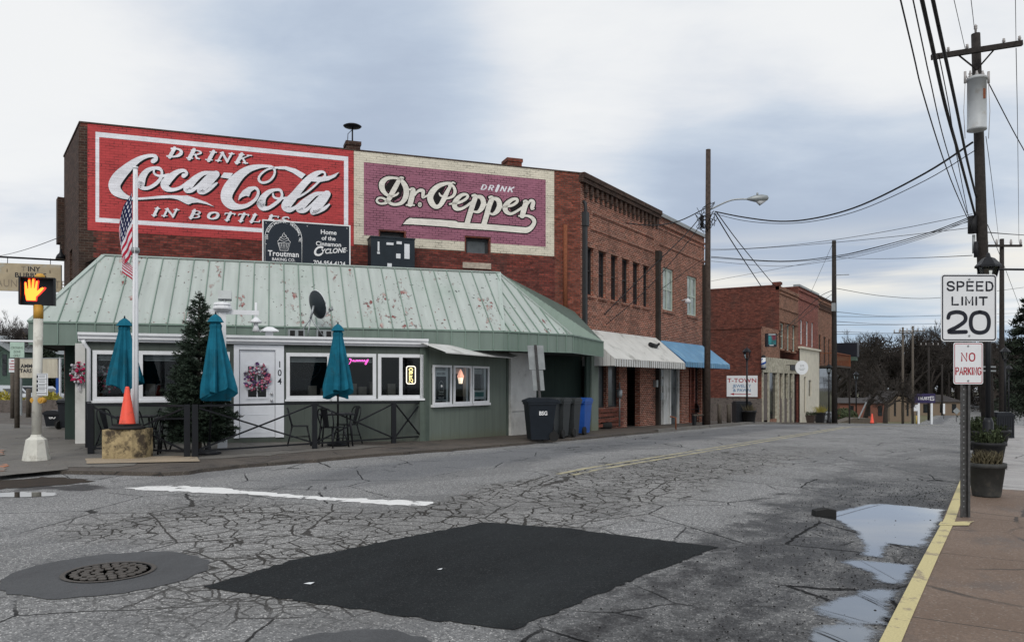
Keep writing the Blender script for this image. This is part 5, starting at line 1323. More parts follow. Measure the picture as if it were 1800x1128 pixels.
# ---- sign board on the roof
Ds = 24.0
a, b, c, e = at(461, 388, 23.0), at(615, 394, 23.9), None, None
frG = Fr((at(461, 420, 22.55).x, at(461, 420, 22.55).y), UW)
gu1 = frG.u_at(616); gz1_ = frG.uz(461, 388)[1]; gz0_ = 4.97
gz1_ = (frG.uz(461, 388)[1]+frG.uz(616, 394)[1])/2
tt = thing('sign_board', 'dark bakery sign board with white lettering standing on the flat roof edge', 'sign', frG.p(gu1/2, gz0_, 0))
mb = MB(); mb.fbox(frG, 0, gu1, gz0_-.05, gz1_, -.06, 0); mb.build('panel', MAT['sign_navy'], tt)
mb = MB(); w = .035
for q in ((0, w, gz0_, gz1_), (gu1-w, gu1, gz0_, gz1_), (w, gu1-w, gz1_-w, gz1_)): mb.fbox(frG, *q, .001, .012)
mb.build('border', MAT['letter_white'], tt)
for q in ((.03, .03), (.5, .04), (.97, .03), (.97, .55), (.5, .93), (.03, .5)): MB().fbox(frG, gu1*q[0]-.01+.03*(q[0]<.1)-.03*(q[0]>.9), gu1*q[0]+.01+.03*(q[0]<.1)-.03*(q[0]>.9), gz1_-(gz1_-gz0_)*q[1]-.07, gz1_-(gz1_-gz0_)*q[1]-.05, .001, .016).build('bolt', MAT['letter_white'], tt)
W_, H_ = gu1, gz1_-gz0_
def G(x, y): return (x*W_, gz1_-y*H_)      # board fractions
mb = MB()
cxg, czg = G(.235, .40); ra = .205*W_
ar = [frG.p(cxg+ra*math.cos(math.pi*i/24), czg+ra*1.06*math.sin(math.pi*i/24), .006) for i in range(25)]
mb.tube([frG.p(cxg+ra, G(0, .95)[1], .006)]+ar+[frG.p(cxg-ra, G(0, .95)[1], .006), frG.p(cxg+ra, G(0, .95)[1], .006)], .012, 4)
st = '104 SOUTH MAIN ST. TROUTMAN, NC'; rt = ra*.84
for i, ch_ in enumerate(st):
    if ch_ == ' ': continue
    a = R(188-196*(i+.5)/len(st)); q = frG.mat(cxg+rt*math.cos(a), czg+rt*1.05*math.sin(a), .004)
    text(mb, ch_, q @ MX.Rotation(a-math.pi/2, 4, 'Z'), .065, .02)
text(mb, 'Troutman', frG.mat(cxg, G(0, .80)[1], .004), .155, .022, xs=.92, space=1.06); text(mb, 'BAKING CO.', frG.mat(cxg, G(0, .905)[1], .004), .085, .010, xs=.95)
text(mb, 'Home', frG.mat(*G(.745, .24), .004), .13, .018); text(mb, 'of the', frG.mat(*G(.745, .375), .004), .12, .018); text(mb, 'Cinnamon', frG.mat(*G(.745, .51), .004), .125, .018)
mm = frG.mat(*G(.565, .755), .004) @ MX.Rotation(R(7), 4, 'Z')
text(mb, 'C', mm, .27, .030, .35, 'LEFT', .95); text(mb, 'YCLONE', mm @ MX.Translation((.23, .045, 0)), .14, .024, .35, 'LEFT', .95)
text(mb, '704-954-4124', frG.mat(*G(.755, .955), .004), .135, .018, xs=.86)
# cupcake drawing
ccx, ccz = G(.24, .52)
def cc(pts, r=.008): mb.tube([frG.p(ccx+x, ccz+y, .006) for x, y in pts], r, 4)
cc([(-.17, .02), (-.11, -.2), (.11, -.2), (.17, .02), (-.17, .02)], .010)
for x in (-.10, -.06, -.02, .02, .06, .10): cc([(x*1.25, .0), (x*.85, -.18)], .006)
cc([(-.17, .02), (-.18, .07), (-.13, .12), (-.11, .18), (-.05, .22), (-.03, .29), (0, .34), (.01, .28), (.06, .25), (.07, .2), (.12, .17), (.13, .12), (.18, .07), (.17, .02)], .010)
cc([(-.13, .12), (0, .06), (.13, .12)]); cc([(-.10, .18), (0, .13), (.11, .18)]); cc([(-.05, .23), (.01, .2), (.06, .24)])
mb.build('lettering', MAT['letter_white'], tt)
mb = MB()
for u in (.2, gu1/2, gu1-.2): mb.bar(frG.p(u, 4.905, -.1), frG.p(u, gz1_-.1, -.1), .07, .07); mb.bar(frG.p(u, 4.905, -.8), frG.p(u, gz1_-.4, -.12), .05, .05)
mb.build('strut', MAT['wood_grey'], tt)
# ---- roof-top unit
frA = Fr((at(652, 440, 24.2).x, at(652, 440, 24.2).y), UW); au = frA.u_at(729); az = frA.uz(690, 419)[1]
tt = thing('air_conditioner', 'dark roof-top air conditioner with pale stickers in front of the painted wall', 'air conditioner', frA.p(au/2, 4.905, -.5))
mb = MB(); mb.fbox(frA, 0, au, 5.0, az, -1.0, 0); mb.fbox(frA, -.02, au+.02, az, az+.04, -1.02, .02); mb.fbox(frA, .02, au-.02, 4.905, 5.0, -.98, -.02); mb.build('casing', MAT['ac_metal'], tt, bevel=.015)
mb = MB()
for i in range(9): mb.fbox(frA, au+.001, au+.02, 5.1+i*.06, 5.14+i*.06, -.9, -.1)
mb.build('grille', MAT['galvanised'], tt)
mb = MB(); ah = az-5.0
for x0, x1, y0, y1 in ((.15, .19, .60, .88), (.14, .2, .52, .58), (.35, .51, .80, .87), (.58, .70, .84, .92), (.76, .88, .42, .86), (.57, .67, .42, .56), (.37, .47, .10, .26), (.57, .64, -.02, .06)): MB().fbox(frA, au*x0, au*x1, 5.0+ah*y0, 5.0+ah*y1, .001, .008).build('sticker', MAT['sign_white'], tt)
mb = MB()
for x in (-.02, .24, .94): mb.bar(frA.p(au*x, 4.9, .04), frA.p(au*x+.05, 5.12, .02), .02, .02)
mb.build('skid_clip', MAT['sign_white'], tt)
# ---- satellite dish with two concrete blocks on the porch roof
pb = frB.p(frB.u_at(548), 2.62, -.3)
tt = thing('satellite_dish', 'dark grey satellite dish on a tripod in front of the mansard roof', 'satellite dish', pb)
mb = MB()
dc = pb+V((0, 0, .80))+frB.u*.08; ax = (frB.u*.78+V((0, 0, .30))+frB.w*(-.55)).normalized()     # faces up and to the right, away
e1 = ax.cross(V((0, 0, 1))).normalized(); e2 = e1.cross(ax)
for ring in range(5):
    for i in range(24):
        def P(r, a_): return dc+(e1*math.cos(a_)*.30+e2*math.sin(a_)*.37)*r+ax*(.13*r*r)
        a0, a1 = 2*math.pi*i/24, 2*math.pi*(i+1)/24
        mb.poly([P(ring/5, a0), P((ring+1)/5, a0), P((ring+1)/5, a1), P(ring/5, a1)], sm=True)
mb.build('reflector', MAT['dish_grey'], tt)
mb = MB(); mb.tube([P(1, 2*math.pi*i/24) for i in range(25)], .010, 5); mb.build('rim', MAT['sign_white'], tt)
mb = MB(); tip = dc+ax*.55-e2*.22; mb.tube([P(1, -math.pi/2), tip], .014, 6); mb.tube([dc, pb+V((0, 0, .48))], .03, 6)
for q in (V((-.35, -.1, 0)), V((.22, .25, 0)), V((.05, -.15, 0))): mb.tube([pb+V((0, 0, .50)), pb+q], .018, 6)
mb.build('mast', MAT['galvanised'], tt)
mb = MB(); mb.tube([tip-ax*.08, tip+ax*.02], [.05, .035], 8); mb.tube([tip, tip+V((0, 0, .08))], .02, 6); mb.build('feed_horn', MAT['sign_back'], tt)
for x, w_ in ((515, 0), (565, 1)):
    pq = frB.p(frB.u_at(x+8), 2.62, -.38)
    q = thing('concrete_block', ('left' if w_ == 0 else 'right')+' grey block weighting the satellite dish on the porch roof', 'block', pq)
    mb = MB(); fq = Fr((pq.x, pq.y), UW)
    mb.fbox(fq, -.2, .2, 2.617, 2.82, -.1, .1); mb.build('block_body', MAT['sign_back'], q, bevel=.01)
    mb = MB()
    for u in (-.1, .1): mb.fbox(fq, u-.06, u+.06, 2.65, 2.79, .1005, .104)
    mb.build('core_hole', MAT['dark_stain'], q)
pq = frB.p(frB.u_at(474), 2.617, -.25)
tt = thing('roof_vent', 'white capped roof vent on the porch roof above the door', 'vent', pq); mb = MB()
fq = Fr((pq.x, pq.y), UW); mb.fbox(fq, -.09, .09, 2.617, 2.75, -.09, .09); mb.build('vent_neck', MAT['white_trim'], tt)
mb = MB(); mb.lathe([(.26, .12), (.27, .15), (.10, .24), (.001, .25)], pq, 4, False, rot=.3); mb.build('vent_cap', MAT['white_trim'], tt)
# ---------------------------------------------------------------- things on the corner pavement
def gp(px, py, off=.066): return gpt(px, py, off)
# flagpole with flag
p = gpt(238, 800, .07); p = ray(238)*14.9; p.z = gz(p.y)+.06
ztop = at(241, 295, 14.9).z
tt = thing('flagpole', 'white flagpole standing behind the concrete block at the patio corner', 'flagpole', p)
mb = MB(); mb.tube([p, V((p.x, p.y, 2.0)), V((p.x, p.y, ztop))], [.062, .055, .042], 12); mb.build('pole', MAT['white_trim'], tt)
mb = MB(); mb.tube([V((p.x, p.y, ztop-.02)), V((p.x, p.y, ztop+.02))], .05, 10); mb.build('cap', MAT['white_trim'], tt)
mb = MB(); mb.tube([V((p.x+.055, p.y-.06, .9)), V((p.x+.06, p.y-.05, ztop-.1))], .006, 4); mb.build('halyard', MAT['sign_white'], tt)
mb = MB(); q = at(239, 440, 14.9); mb.lathe([(.07, -.05), (.085, 0), (.07, .05)], (p.x, p.y, q.z), 10); mb.build('flag_bracket', MAT['sign_back'], tt)
tf = thing('flag', 'limp striped flag with stars hanging from the flagpole', 'flag', (p.x, p.y, ztop-.5))
mb = MB(); RX = V((CY, SY, 0)); FY = V((-SY, CY, 0)); NA, NB = 26, 16
zt_ = at(239, 335, 14.9).z
def fp(a, b):      # a: along the fly, b: down the hoist
    x = -.05-(.235*math.sin(math.pi*min(1, a*1.02)**.9)*(1-.45*b))*(.35+.65*min(1, a*2.5+b))
    z = zt_-1.22*b-a*(1.50-.86*b)+.06*math.sin(a*7+b*3)
    pl = .085*math.sin(a*13+b*2.2)*min(1, a*3+.1)
    return V((p.x, p.y, z))+RX*(x+.045*math.cos(a*17+b*4)*min(1, a*4))+FY*(pl-.04)
for i in range(NA):
    for j in range(NB):
        qs = ((i/NA, j/NB), (i/NA, (j+1)/NB), ((i+1)/NA, (j+1)/NB), ((i+1)/NA, j/NB))
        mb.poly([fp(*q) for q in qs], [q for q in qs], True)
mb.build('cloth', MAT['flag_cloth'], tf)
# concrete block, cone
p = gp(213, 807); D = -SY*p.x+CY*p.y
blk = thing('concrete_block', 'mossy yellowed concrete block at the patio corner carrying the traffic cone', 'concrete block', p)
fq = Fr((p.x, p.y), (CY-.0, SY+.05)); w = 66*D/F/2; h = 52*D/F
mb = MB(); mb.fbox(fq, -w, w*.55, p.z-.02, p.z+h, -.55, 0); mb.poly([fq.p(w*.55, p.z-.02, 0), fq.p(w, p.z-.02, -.22), fq.p(w, p.z+h, -.22), fq.p(w*.55, p.z+h, 0)])
mb.poly([fq.p(w, p.z-.02, -.22), fq.p(w, p.z-.02, -.55), fq.p(w, p.z+h, -.55), fq.p(w, p.z+h, -.22)]); mb.poly([fq.p(w*.55, p.z+h, 0), fq.p(w, p.z+h, -.22), fq.p(w, p.z+h, -.55), fq.p(w*.55, p.z+h, -.55)])
mb.build('block_body', MAT['block_concrete'], blk)
def cone(p, h, label, group=None):
    tt = thing('traffic_cone', label, 'traffic cone', p)
    mb = MB(); b = h*.24
    mb.box((p.x-b, p.y-b, p.z), (p.x+b, p.y+b, p.z+h*.05)); mb.build('base', MAT['rubber'], tt, bevel=.01)
    mb = MB(); mb.lathe([(h*.20, h*.05), (h*.19, h*.075), (h*.05, h*.97), (h*.035, h), (.001, h)], p, 20); mb.build('cone_body', MAT['cone_orange'], tt)
    return tt
cp = fq.p(-.01, p.z+h+.06, -.27)
cone(cp, 70*D/F, 'orange traffic cone on the mossy concrete block beside the flagpole')
tt = thing('rubber_ring', 'black rubber cone base ring lying on the concrete block under the cone', 'cone base', cp-V((0, 0, .06)))
mb = MB(); mb.lathe([(.30, 0), (.31, .03), (.26, .058), (.001, .058)], cp-V((0, 0, .06)), 20, sx=1.15); mb.build('ring_body', MAT['rubber'], tt)
# pedestrian signal
p = gp(64, 808); D = -SY*p.x+CY*p.y
tt = thing('pedestrian_signal', 'pedestrian signal on a white pole showing a lit orange hand', 'signal', p)
zz_ = lambda y: EYE+(HOR-y)/F*D
lean = V((.05, .02, 0))
mb = MB(); mb.lathe([(.23, 0), (.225, .04), (.17, .38), (.10, .43), (.085, .47)], p, 8, False, rot=.39); mb.build('pedestal_base', MAT['signal_white'], tt)
mb = MB(); zp = zz_(558); mb.tube([p+V((0, 0, .44)), V((p.x+.03, p.y+.02, zp))], .078, 14); mb.build('pole', MAT['signal_white'], tt)
mb = MB(); mb.tube([V((p.x+.03, p.y+.02, zp-.02)), V((p.x+.03, p.y+.02, zz_(536)))], .082, 12); mb.build('collar', MAT['signal_yellow'], tt)
fs = Fr((p.x+.03, p.y+.02), V((CY, SY, 0))+V((.30*SY, -.30*CY, 0)))
_w = (-V((p.x, p.y, 0))).normalized(); _w = MX.Rotation(R(-7), 3, 'Z') @ _w; fs = Fr((p.x+.03, p.y+.02), (-_w.y, _w.x))
hw = 24.5*D/F; hz0, hz1 = zz_(535), zz_(491); 
mb = MB(); mb.fbox(fs, -hw, hw, hz0, hz1, -.18, .02); mb.fbox(fs, -hw-.03, hw+.03, hz0-.02, hz1+.02, .02, .05); mb.build('housing', MAT['black_iron'], tt, bevel=.03)
mb = MB()
for q in ((-hw-.03, -hw, hz0-.02, hz1+.02), (hw, hw+.03, hz0-.02, hz1+.02), (-hw, hw, hz1, hz1+.02)): mb.fbox(fs, *q, .051, .20)
mb.build('visor', MAT['black_plastic'], tt)
mb = MB(); mb.fquad(fs, hw-.07, hw-.035, hz0+.03, hz1-.03, .0535); mb.build('sunlit_edge', MAT['signal_yellow'], tt) if False else None
mb = MB(); mb.lathe([(.09, 0), (.085, .05), (.05, .09), (.001, .10)], fs.p(.02, hz1+.02, -.05), 12); mb.build('top_cap', MAT['signal_yellow'], tt)
# lit hand: palm, four unequal fingers, a thumb leaving its side
sc_ = (hz1-hz0)/1.02
def H(x, y): return fs.p(-hw*.42+x*sc_, hz0+.02+y*sc_, 0)
HAND = [(-.16, .10), (.16, .10), (.17, .26), (.25, .34), (.42, .56), (.45, .62), (.40, .65), (.33, .61), (.21, .49), (.20, .56), (.235, .86), (.215, .90), (.17, .89), (.125, .60), (.10, .60), (.115, .95), (.08, .98), (.035, .95), (.015, .60), (-.01, .60), (-.035, .92), (-.07, .95), (-.105, .91), (-.095, .58), (-.125, .56), (-.16, .80), (-.195, .83), (-.225, .79), (-.215, .40)]
mb = MB()
cxh, cyh = 0.02, .5
mb.poly([H(x*1.14+(.02), (y-.5)*1.07+.5)+fs.w*.054 for x, y in HAND]); mb.build('hand_glow', MAT['hand_edge'], tt)
mb = MB(); mb.poly([H(x, y)+fs.w*.058 for x, y in HAND]); mb.build('hand_symbol', MAT['hand_orange'], tt)
mb = MB(); s0, s1 = zz_(695), zz_(656); ws_ = 12.5*D/F; fx = Fr(tuple(fs.p(.05, 0, .09))[:2], (CY, SY))
mb.fbox(fx, -ws_, ws_, s0, s1, 0, .008); sg = mb.build('button_sign', MAT['sign_white'], tt, bevel=.004)
mb = MB()
for q in ((-ws_+.015, ws_-.015, s1-.022, s1-.015), (-ws_+.015, ws_-.015, s0+.015, s0+.022), (-ws_+.015, -ws_+.022, s0+.015, s1-.015), (ws_-.022, ws_-.015, s0+.015, s1-.015)): mb.fbox(fx, *q, .009, .010)
hh_ = s1-s0
for i, y in enumerate((.84, .63, .42, .24)):
    mb.fbox(fx, -ws_+.04, -ws_+.085, s0+hh_*y-.02, s0+hh_*y+.03, .009, .011)
    for j in (0, 1): mb.fbox(fx, -.03, ws_-.05, s0+hh_*y-.012+j*.03, s0+hh_*y-.004+j*.03, .009, .010)
for y in (.74, .52, .33): mb.fbox(fx, -ws_+.02, ws_-.02, s0+hh_*y-.002, s0+hh_*y+.004, .009, .010)
mb.fbox(fx, -ws_+.03, ws_-.03, s0+hh_*.10, s0+hh_*.125, .009, .010)
mb.build('marking', MAT['sign_black'], sg)
for dx in (-.15, .04):
    mb = MB(); c_ = fx.p(dx, zz_(703), .02 if dx > 0 else -.06); mb.tube([c_-fx.w*.05, c_+fx.w*.06], .055, 12); mb.tube([c_+fx.w*.06, c_+fx.w*.075], .025, 8); mb.build('push_button', MAT['signal_yellow'], tt)
# patio railing: a run of panels with crossed braces
def zg(q): return V((q.x, q.y, gz(q.y)+.06))
RP = [gp(160, 797), gp(329, 803), gp(343, 803), gp(553, 788), gp(692, 778), gp(740, 774)]
RB = frB.p(.12, 0, .35); RB.z = .06
rl = thing('patio_railing', 'black metal patio railing with crossed braces along the bakery front', 'railing', RP[2])
RH = 1.02
for q in RP+[RB]:
    mb = MB(); c_ = zg(q); fq = Fr((c_.x, c_.y), UW); h2 = RH if q is not RP[3] else RH
    mb.fbox(fq, -.055, .055, c_.z-.02, c_.z+h2, -.055, .055); mb.build('post', MAT['black_iron'], rl)
for a, b in ((RB, RP[0]), (RP[0], RP[1]), (RP[2], RP[3]), (RP[3], RP[4]), (RP[4], RP[5])):
    a, b = zg(a), zg(b); up = V((0, 0, 1)); e = (b-a).normalized()*.06
    mb = MB(); mb.bar(a+e+up*(RH-.03), b-e+up*(RH-.03), .05, .04); mb.build('top_rail', MAT['black_iron'], rl)
    mb = MB(); mb.bar(a+e+up*.12, b-e+up*.12, .035, .035); mb.build('bottom_rail', MAT['black_iron'], rl)
    mb = MB(); mb.bar(a+e+up*.14, b-e+up*(RH-.07), .03, .03); mb.build('brace', MAT['black_iron'], rl)
    mb = MB(); off = (b-a).cross(up).normalized()*.02; mb.bar(a+e+up*(RH-.07)+off, b-e+up*.14+off, .03, .03); mb.build('brace', MAT['black_iron'], rl)
# closed parasols
def parasol(px, py0, py1, D, label, lean_=(0, 0)):
    b = ray(px)*D; b.z = .06; z1 = EYE+(HOR-py0)/F*D; z0 = EYE+(HOR-py1)/F*D
    tt = thing('parasol', label, 'parasol', b, 'closed parasols on the patio')
    mb = MB(); mb.tube([b, V((b.x+lean_[0], b.y+lean_[1], z1-.05))], .022, 8); mb.build('pole', MAT['black_iron'], tt)
    mb = MB(); mb.lathe([(.24, 0), (.24, .05), (.05, .09), (.03, .25)], b, 16); mb.build('base', MAT['black_iron'], tt)
    rn = random.Random(int(px)); n = 48; H_ = z1-z0; base = []
    ph = [rn.uniform(0, 6.28) for _ in range(4)]
    mb = MB(); prof = [(0, .02), (.03, .06), (.10, .085), (.14, .11), (.18, .10), (.45, .165), (.75, .235), (.93, .27), (1.0, .27)]
    rows = []
    for t_, r in prof:
        row = []
        for j in range(n):
            a = 2*math.pi*j/n
            fold = (.30*t_+.06)*(math.sin(8*a+ph[0]+1.5*t_)+.45*math.sin(13*a+ph[1]))
            rr = r*(1+fold*.85)*(1+.12*t_*math.cos(a+ph[2])); zz2 = z1-H_*t_*(1-.07*t_*math.cos(2*a+ph[3])*1.0-.05*t_*math.sin(4*a))
            row.append(V((b.x+lean_[0]+rr*math.cos(a), b.y+lean_[1]+rr*math.sin(a), zz2)))
        rows.append(row)
    for r0, r1 in zip(rows[:-1], rows[1:]):
        for j in range(n):
            j2 = (j+1) % n; mb.poly([r1[j], r1[j2], r0[j2], r0[j]], sm=True)
    mb.poly(rows[-1][::-1])
    cn = mb.build('canopy', MAT['teal_canvas'], tt)
    mb = MB(); mb.lathe([(.15, -.155), (.16, -.16), (.10, -.06), (.03, -.005), (.001, 0)], V((b.x+lean_[0], b.y+lean_[1], z1+.01)), 8, False, rot=.3); mb.build('vent_flap', MAT['teal_canvas'], cn)
    mb = MB(); mb.tube([V((b.x+lean_[0], b.y+lean_[1], z1)), V((b.x+lean_[0], b.y+lean_[1], z1+.06))], [.02, .012], 8); mb.build('finial', MAT['black_iron'], tt)
    return tt
parasol(219, 560, 678, 15.9, 'closed teal parasol beside the flagpole')
parasol(367, 553, 690, 15.4, 'closed teal parasol in front of the fir tree', (.12, .07))
parasol(594, 570, 688, 17.6, 'closed teal parasol in front of the pink neon window')
# cafe tables and chairs
def cafe_table(p, label):
    tt = thing('cafe_table', label, 'table', p, 'patio tables')
    fq = Fr((p.x, p.y), UW)
    mb = MB(); mb.fbox(fq, -.40, .40, p.z+.70, p.z+.735, -.40, .40); mb.build('tabletop', MAT['black_iron'], tt, bevel=.008)
    for u in (-.34, .34):
        for w in (-.34, .34):
            mb = MB(); mb.tube([fq.p(u, p.z, w), fq.p(u*.85, p.z+.70, w*.85)], .02, 6); mb.build('leg', MAT['black_iron'], tt)
tb1 = V((ray(312)*15.7).to_tuple()); tb1.z = .06; tb2 = V((ray(590)*17.65).to_tuple()); tb2.z = .06; tb0 = V((ray(238)*16.4).to_tuple()); tb0.z = .06
cafe_table(tb1, 'square metal table beside the fir tree'); cafe_table(tb2, 'square metal table under the parasol in front of the pink neon window'); cafe_table(tb0, 'square metal table behind the concrete block')
def make_chair(name='cafe_chair'):
    tt = thing(name, '', 'chair', (0, 0, 0), 'metal chairs on the patio')
    mb = MB(); mb.box((-.19, -.19, .435), (.19, .19, .455)); mb.build('seat', MAT['black_iron'], tt, bevel=.02)
    for x in (-1, 1):
        mb = MB(); mb.tube([(x*.25, -.25, 0), (x*.17, -.16, .435)], .017, 6); mb.build('leg', MAT['black_iron'], tt)
        mb = MB(); mb.tube([(x*.25, .27, 0), (x*.17, .17, .435)], .017, 6); mb.build('leg', MAT['black_iron'], tt)
    mb = MB(); mb.tube([q[:3] for q in catmull([(-.18, .17, .45), (-.22, .23, .68), (-.17, .27, .84), (0, .29, .87), (.17, .27, .84), (.22, .23, .68), (.18, .17, .45)], 4)], .015, 6); mb.build('back_frame', MAT['black_iron'], tt)
    mb = MB(); mb.poly([(-.065, .18, .45), (.065, .18, .45), (.10, .285, .85), (-.10, .285, .85)]); mb.poly([(-.065, .186, .45), (.065, .186, .45), (.10, .291, .85), (-.10, .291, .85)][::-1]); mb.build('back_splat', MAT['black_iron'], tt)
    mb = MB(); mb.tube([(-.21, -.2, .2), (.21, .22, .2)], .008, 5); mb.tube([(.21, -.2, .2), (-.21, .22, .2)], .008, 5); mb.build('stretcher', MAT['black_iron'], tt)
    return tt
ch0 = make_chair()
spots = [(265, 15.75, 100, 'black metal chair left of the table by the fir tree'), (330, 16.3, -20, 'black metal chair behind the fir tree table against the wall'), (200, 16.6, 80, 'black metal chair left of the flagpole behind the railing corner'), (258, 16.9, -60, 'black metal chair right of the flagpole close to the wall'),
         (527, 17.6, 105, 'black metal chair on the left of the right-hand table, its back to the door'), (610, 18.25, -50, 'black metal chair on the right of the right-hand table, near the wall'), (585, 17.1, 150, 'black metal chair nearest the railing at the right-hand table')]
for i, (px, D, rz, lb) in enumerate(spots):
    q = ray(px)*D; o = ch0 if i == 0 else copy_tree(ch0); place(o, (q.x, q.y, .06), YAW+R(rz), 1.0, lb)
# the fir tree on the patio
p = ray(350)*15.95; p.z = .06
tt = thing('fir_tree', 'dark green fir tree standing on the patio left of the white door', 'tree', p)
rn = random.Random(12); Ht = EYE+(HOR-515)/F*15.95-.06
mb = MB(); mb.tube([p, p+V((0, 0, Ht*.6)), p+V((0, 0, Ht))], [.055, .03, .006], 8); mb.build('trunk', MAT['bark'], tt)
mb = MB()
def sprig(mb, a, b, dens, ln):
    ax = (b-a); L = ax.length; ax.normalize(); n = max(3, int(L*dens))
    s1 = ax.cross(V((0, 0, 1))); s1 = s1.normalized() if s1.length > .05 else V((1, 0, 0)); s2 = s1.cross(ax)
    for i in range(n):
        t_ = (i+rn.random())/n; q = a+ax*(L*t_); th = rn.uniform(0, 6.28)
        dd = (ax*rn.uniform(.5, .9)+(s1*math.cos(th)+s2*math.sin(th)*.8)*rn.uniform(.6, 1)).normalized()*ln*rn.uniform(.7, 1.2)
        sd = dd.cross(V((rn.uniform(-1, 1), rn.uniform(-1, 1), rn.uniform(-1, 1)))).normalized()*.010
        mb.poly([q-sd, q+sd, q+dd])
z = .22
while z < Ht*.985:
    t_ = z/Ht; L = (.82*(1-t_)**.80)*(1.0 if t_ > .12 else .8)+.03; k_ = max(5, int(17*(1-t_)+6))
    for i in range(k_):
        a = rn.uniform(0, 6.28); l = L*rn.uniform(.65, 1.12); up = rn.uniform(-.05, .25)+.55*t_
        e = p+V((0, 0, z))+V((math.cos(a)*l, math.sin(a)*l, l*up)); s_ = p+V((0, 0, z))
        mb.tube([s_, e], [.007, .003], 3, False); sprig(mb, s_+(e-s_)*.2, e, 120, .075)
        m_ = int(l*9)
        for j in range(m_):
            f_ = rn.uniform(.25, .95); q = s_+(e-s_)*f_; a2 = a+rn.choice((-1, 1))*rn.uniform(.5, 1.0); l2 = l*(1.05-f_)*.55+.05
            sprig(mb, q, q+V((math.cos(a2)*l2, math.sin(a2)*l2, l2*rn.uniform(-.1, .25))), 110, .07)
    z += .075 if t_ < .8 else .06
sprig(mb, p+V((0, 0, Ht*.8)), p+V((0, 0, Ht*1.01)), 90, .05)
mb.build('needles', MAT['fir_needle'], tt)
# white lamp post with cross arm behind the fir tree
p = ray(391)*16.9; p.z = .06; D = 16.9
zz_ = lambda y: EYE+(HOR-y)/F*D
tt = thing('light_post', 'white post with a cross arm, hanging lamps and a floodlight beside the fir tree', 'lamp post', p)
fq = Fr((p.x, p.y), UW)
mb = MB(); mb.fbox(fq, -.075, .075, 0, zz_(548), -.075, .075); mb.fbox(fq, -.10, .10, 0, .25, -.1, .1); mb.build('post', MAT['white_trim'], tt)
mb = MB(); mb.lathe([(.13, 0), (.20, .06), (.20, .10), (.16, .14), (.19, .15), (.17, .2), (.001, .23)], fq.p(0, zz_(548), 0), 12, False); mb.build('post_cap', MAT['white_trim'], tt)
za = zz_(552)
mb = MB(); mb.fbox(fq, fq.u_at(335), fq.u_at(455), za, za+.10, -.02, .02); mb.build('cross_arm', MAT['white_trim'], tt)
for px in (338, 450):
    c_ = fq.p(fq.u_at(px), za-.02, 0); mb = MB(); mb.tube([c_+V((0, 0, .3)), c_+V((0, 0, -.2))], .025, 6); mb.lathe([(.02, -.02), (.13, -.12), (.13, -.15), (.05, -.16), (.05, -.24), (.09, -.34), (.001, -.36)], c_, 10); mb.build('hanging_lamp', MAT['white_trim'], tt)
c_ = fq.p(0.05, zz_(534), 0); mb = MB(); mb.tube([c_, c_+V((0, 0, .1))], .03, 6); mb.box((-.14, -.06, 0), (.14, .06, .2), MX.Translation(c_+V((0, 0, .09))) @ MX.Rotation(YAW+.3, 4, 'Z') @ MX.Rotation(-.35, 4, 'X')); mb.build('floodlight', MAT['sign_back'], tt)
# wheeled bins in the recess
def make_bin(mat, label, w=.60, d=.70, h=1.14, letters=None):
    tt = thing('wheeled_bin', label, 'bin', (0, 0, 0), 'wheeled bins beside the bakery')
    mb = MB(); lo = [(-w*.38, -d*.40), (w*.38, -d*.40), (w*.38, d*.30), (-w*.38, d*.30)]; hi = [(-w*.48, -d*.5), (w*.48, -d*.5), (w*.48, d*.46), (-w*.48, d*.46)]
    A = [V((x, y, .05)) for x, y in lo]; B = [V((x, y, h*.88)) for x, y in hi]
    for i in range(4): j = (i+1) % 4; mb.poly([A[i], A[j], B[j], B[i]])
    mb.poly(A[::-1]); mb.poly(B); mb.box((-w*.51, -d*.53, h*.86), (w*.51, d*.49, h*.91)); mb.build('bin_body', MAT[mat], tt, bevel=.02)
    mb = MB(); mb.prism([(-d*.56, 0), (d*.52, 0), (d*.52, .07), (d*.2, .12), (-d*.3, .12), (-d*.56, .05)], -w*.53, w*.53, MX(((0, 0, 1, 0), (1, 0, 0, 0), (0, 1, 0, h*.915), (0, 0, 0, 1)))); mb.build('lid', MAT[mat], tt, bevel=.015)
    mb = MB(); mb.tube([(-w*.4, d*.60, h*.93), (w*.4, d*.60, h*.93)], .018, 8); mb.box((-w*.42, d*.46, h*.88), (-w*.36, d*.61, h*.95)); mb.box((w*.36, d*.46, h*.88), (w*.42, d*.61, h*.95)); mb.build('handle', MAT[mat], tt)
    for x in (-1, 1):
        mb = MB(); mb.tube([(x*w*.36, d*.38, .13), (x*w*.47, d*.38, .13)], .13, 16); mb.build('wheel', MAT['rubber'], tt)
    if letters:
        mb = MB(); mm = MX(((0, 0, 1, w*.462), (1, 0, 0, 0), (0, 1, 0, h*.62), (0, 0, 0, 1)))
        # the mark sits on the flank that faces the road
        text(mb, letters, mm @ MX.Rotation(0, 4, 'Z'), .10, .03, xs=.9); mb.build('lettering', MAT['letter_white'], tt)
    return tt
def put_bin(o, px, D, rz, sc=1.0):
    q = ray(px)*D; place(o, (q.x, q.y, gz(q.y)+.06), rz, sc)
b1 = make_bin('navy_plastic', 'large dark navy bin with a white mark, nearest the road', .66, .78, 1.13, 'BSG'); put_bin(b1, 950, 20.6, YAW-R(90-12))
bg_ = make_bin('grey_plastic', 'dark grey bin directly behind the big navy bin'); put_bin(bg_, 963, 21.6, YAW+R(180-20))
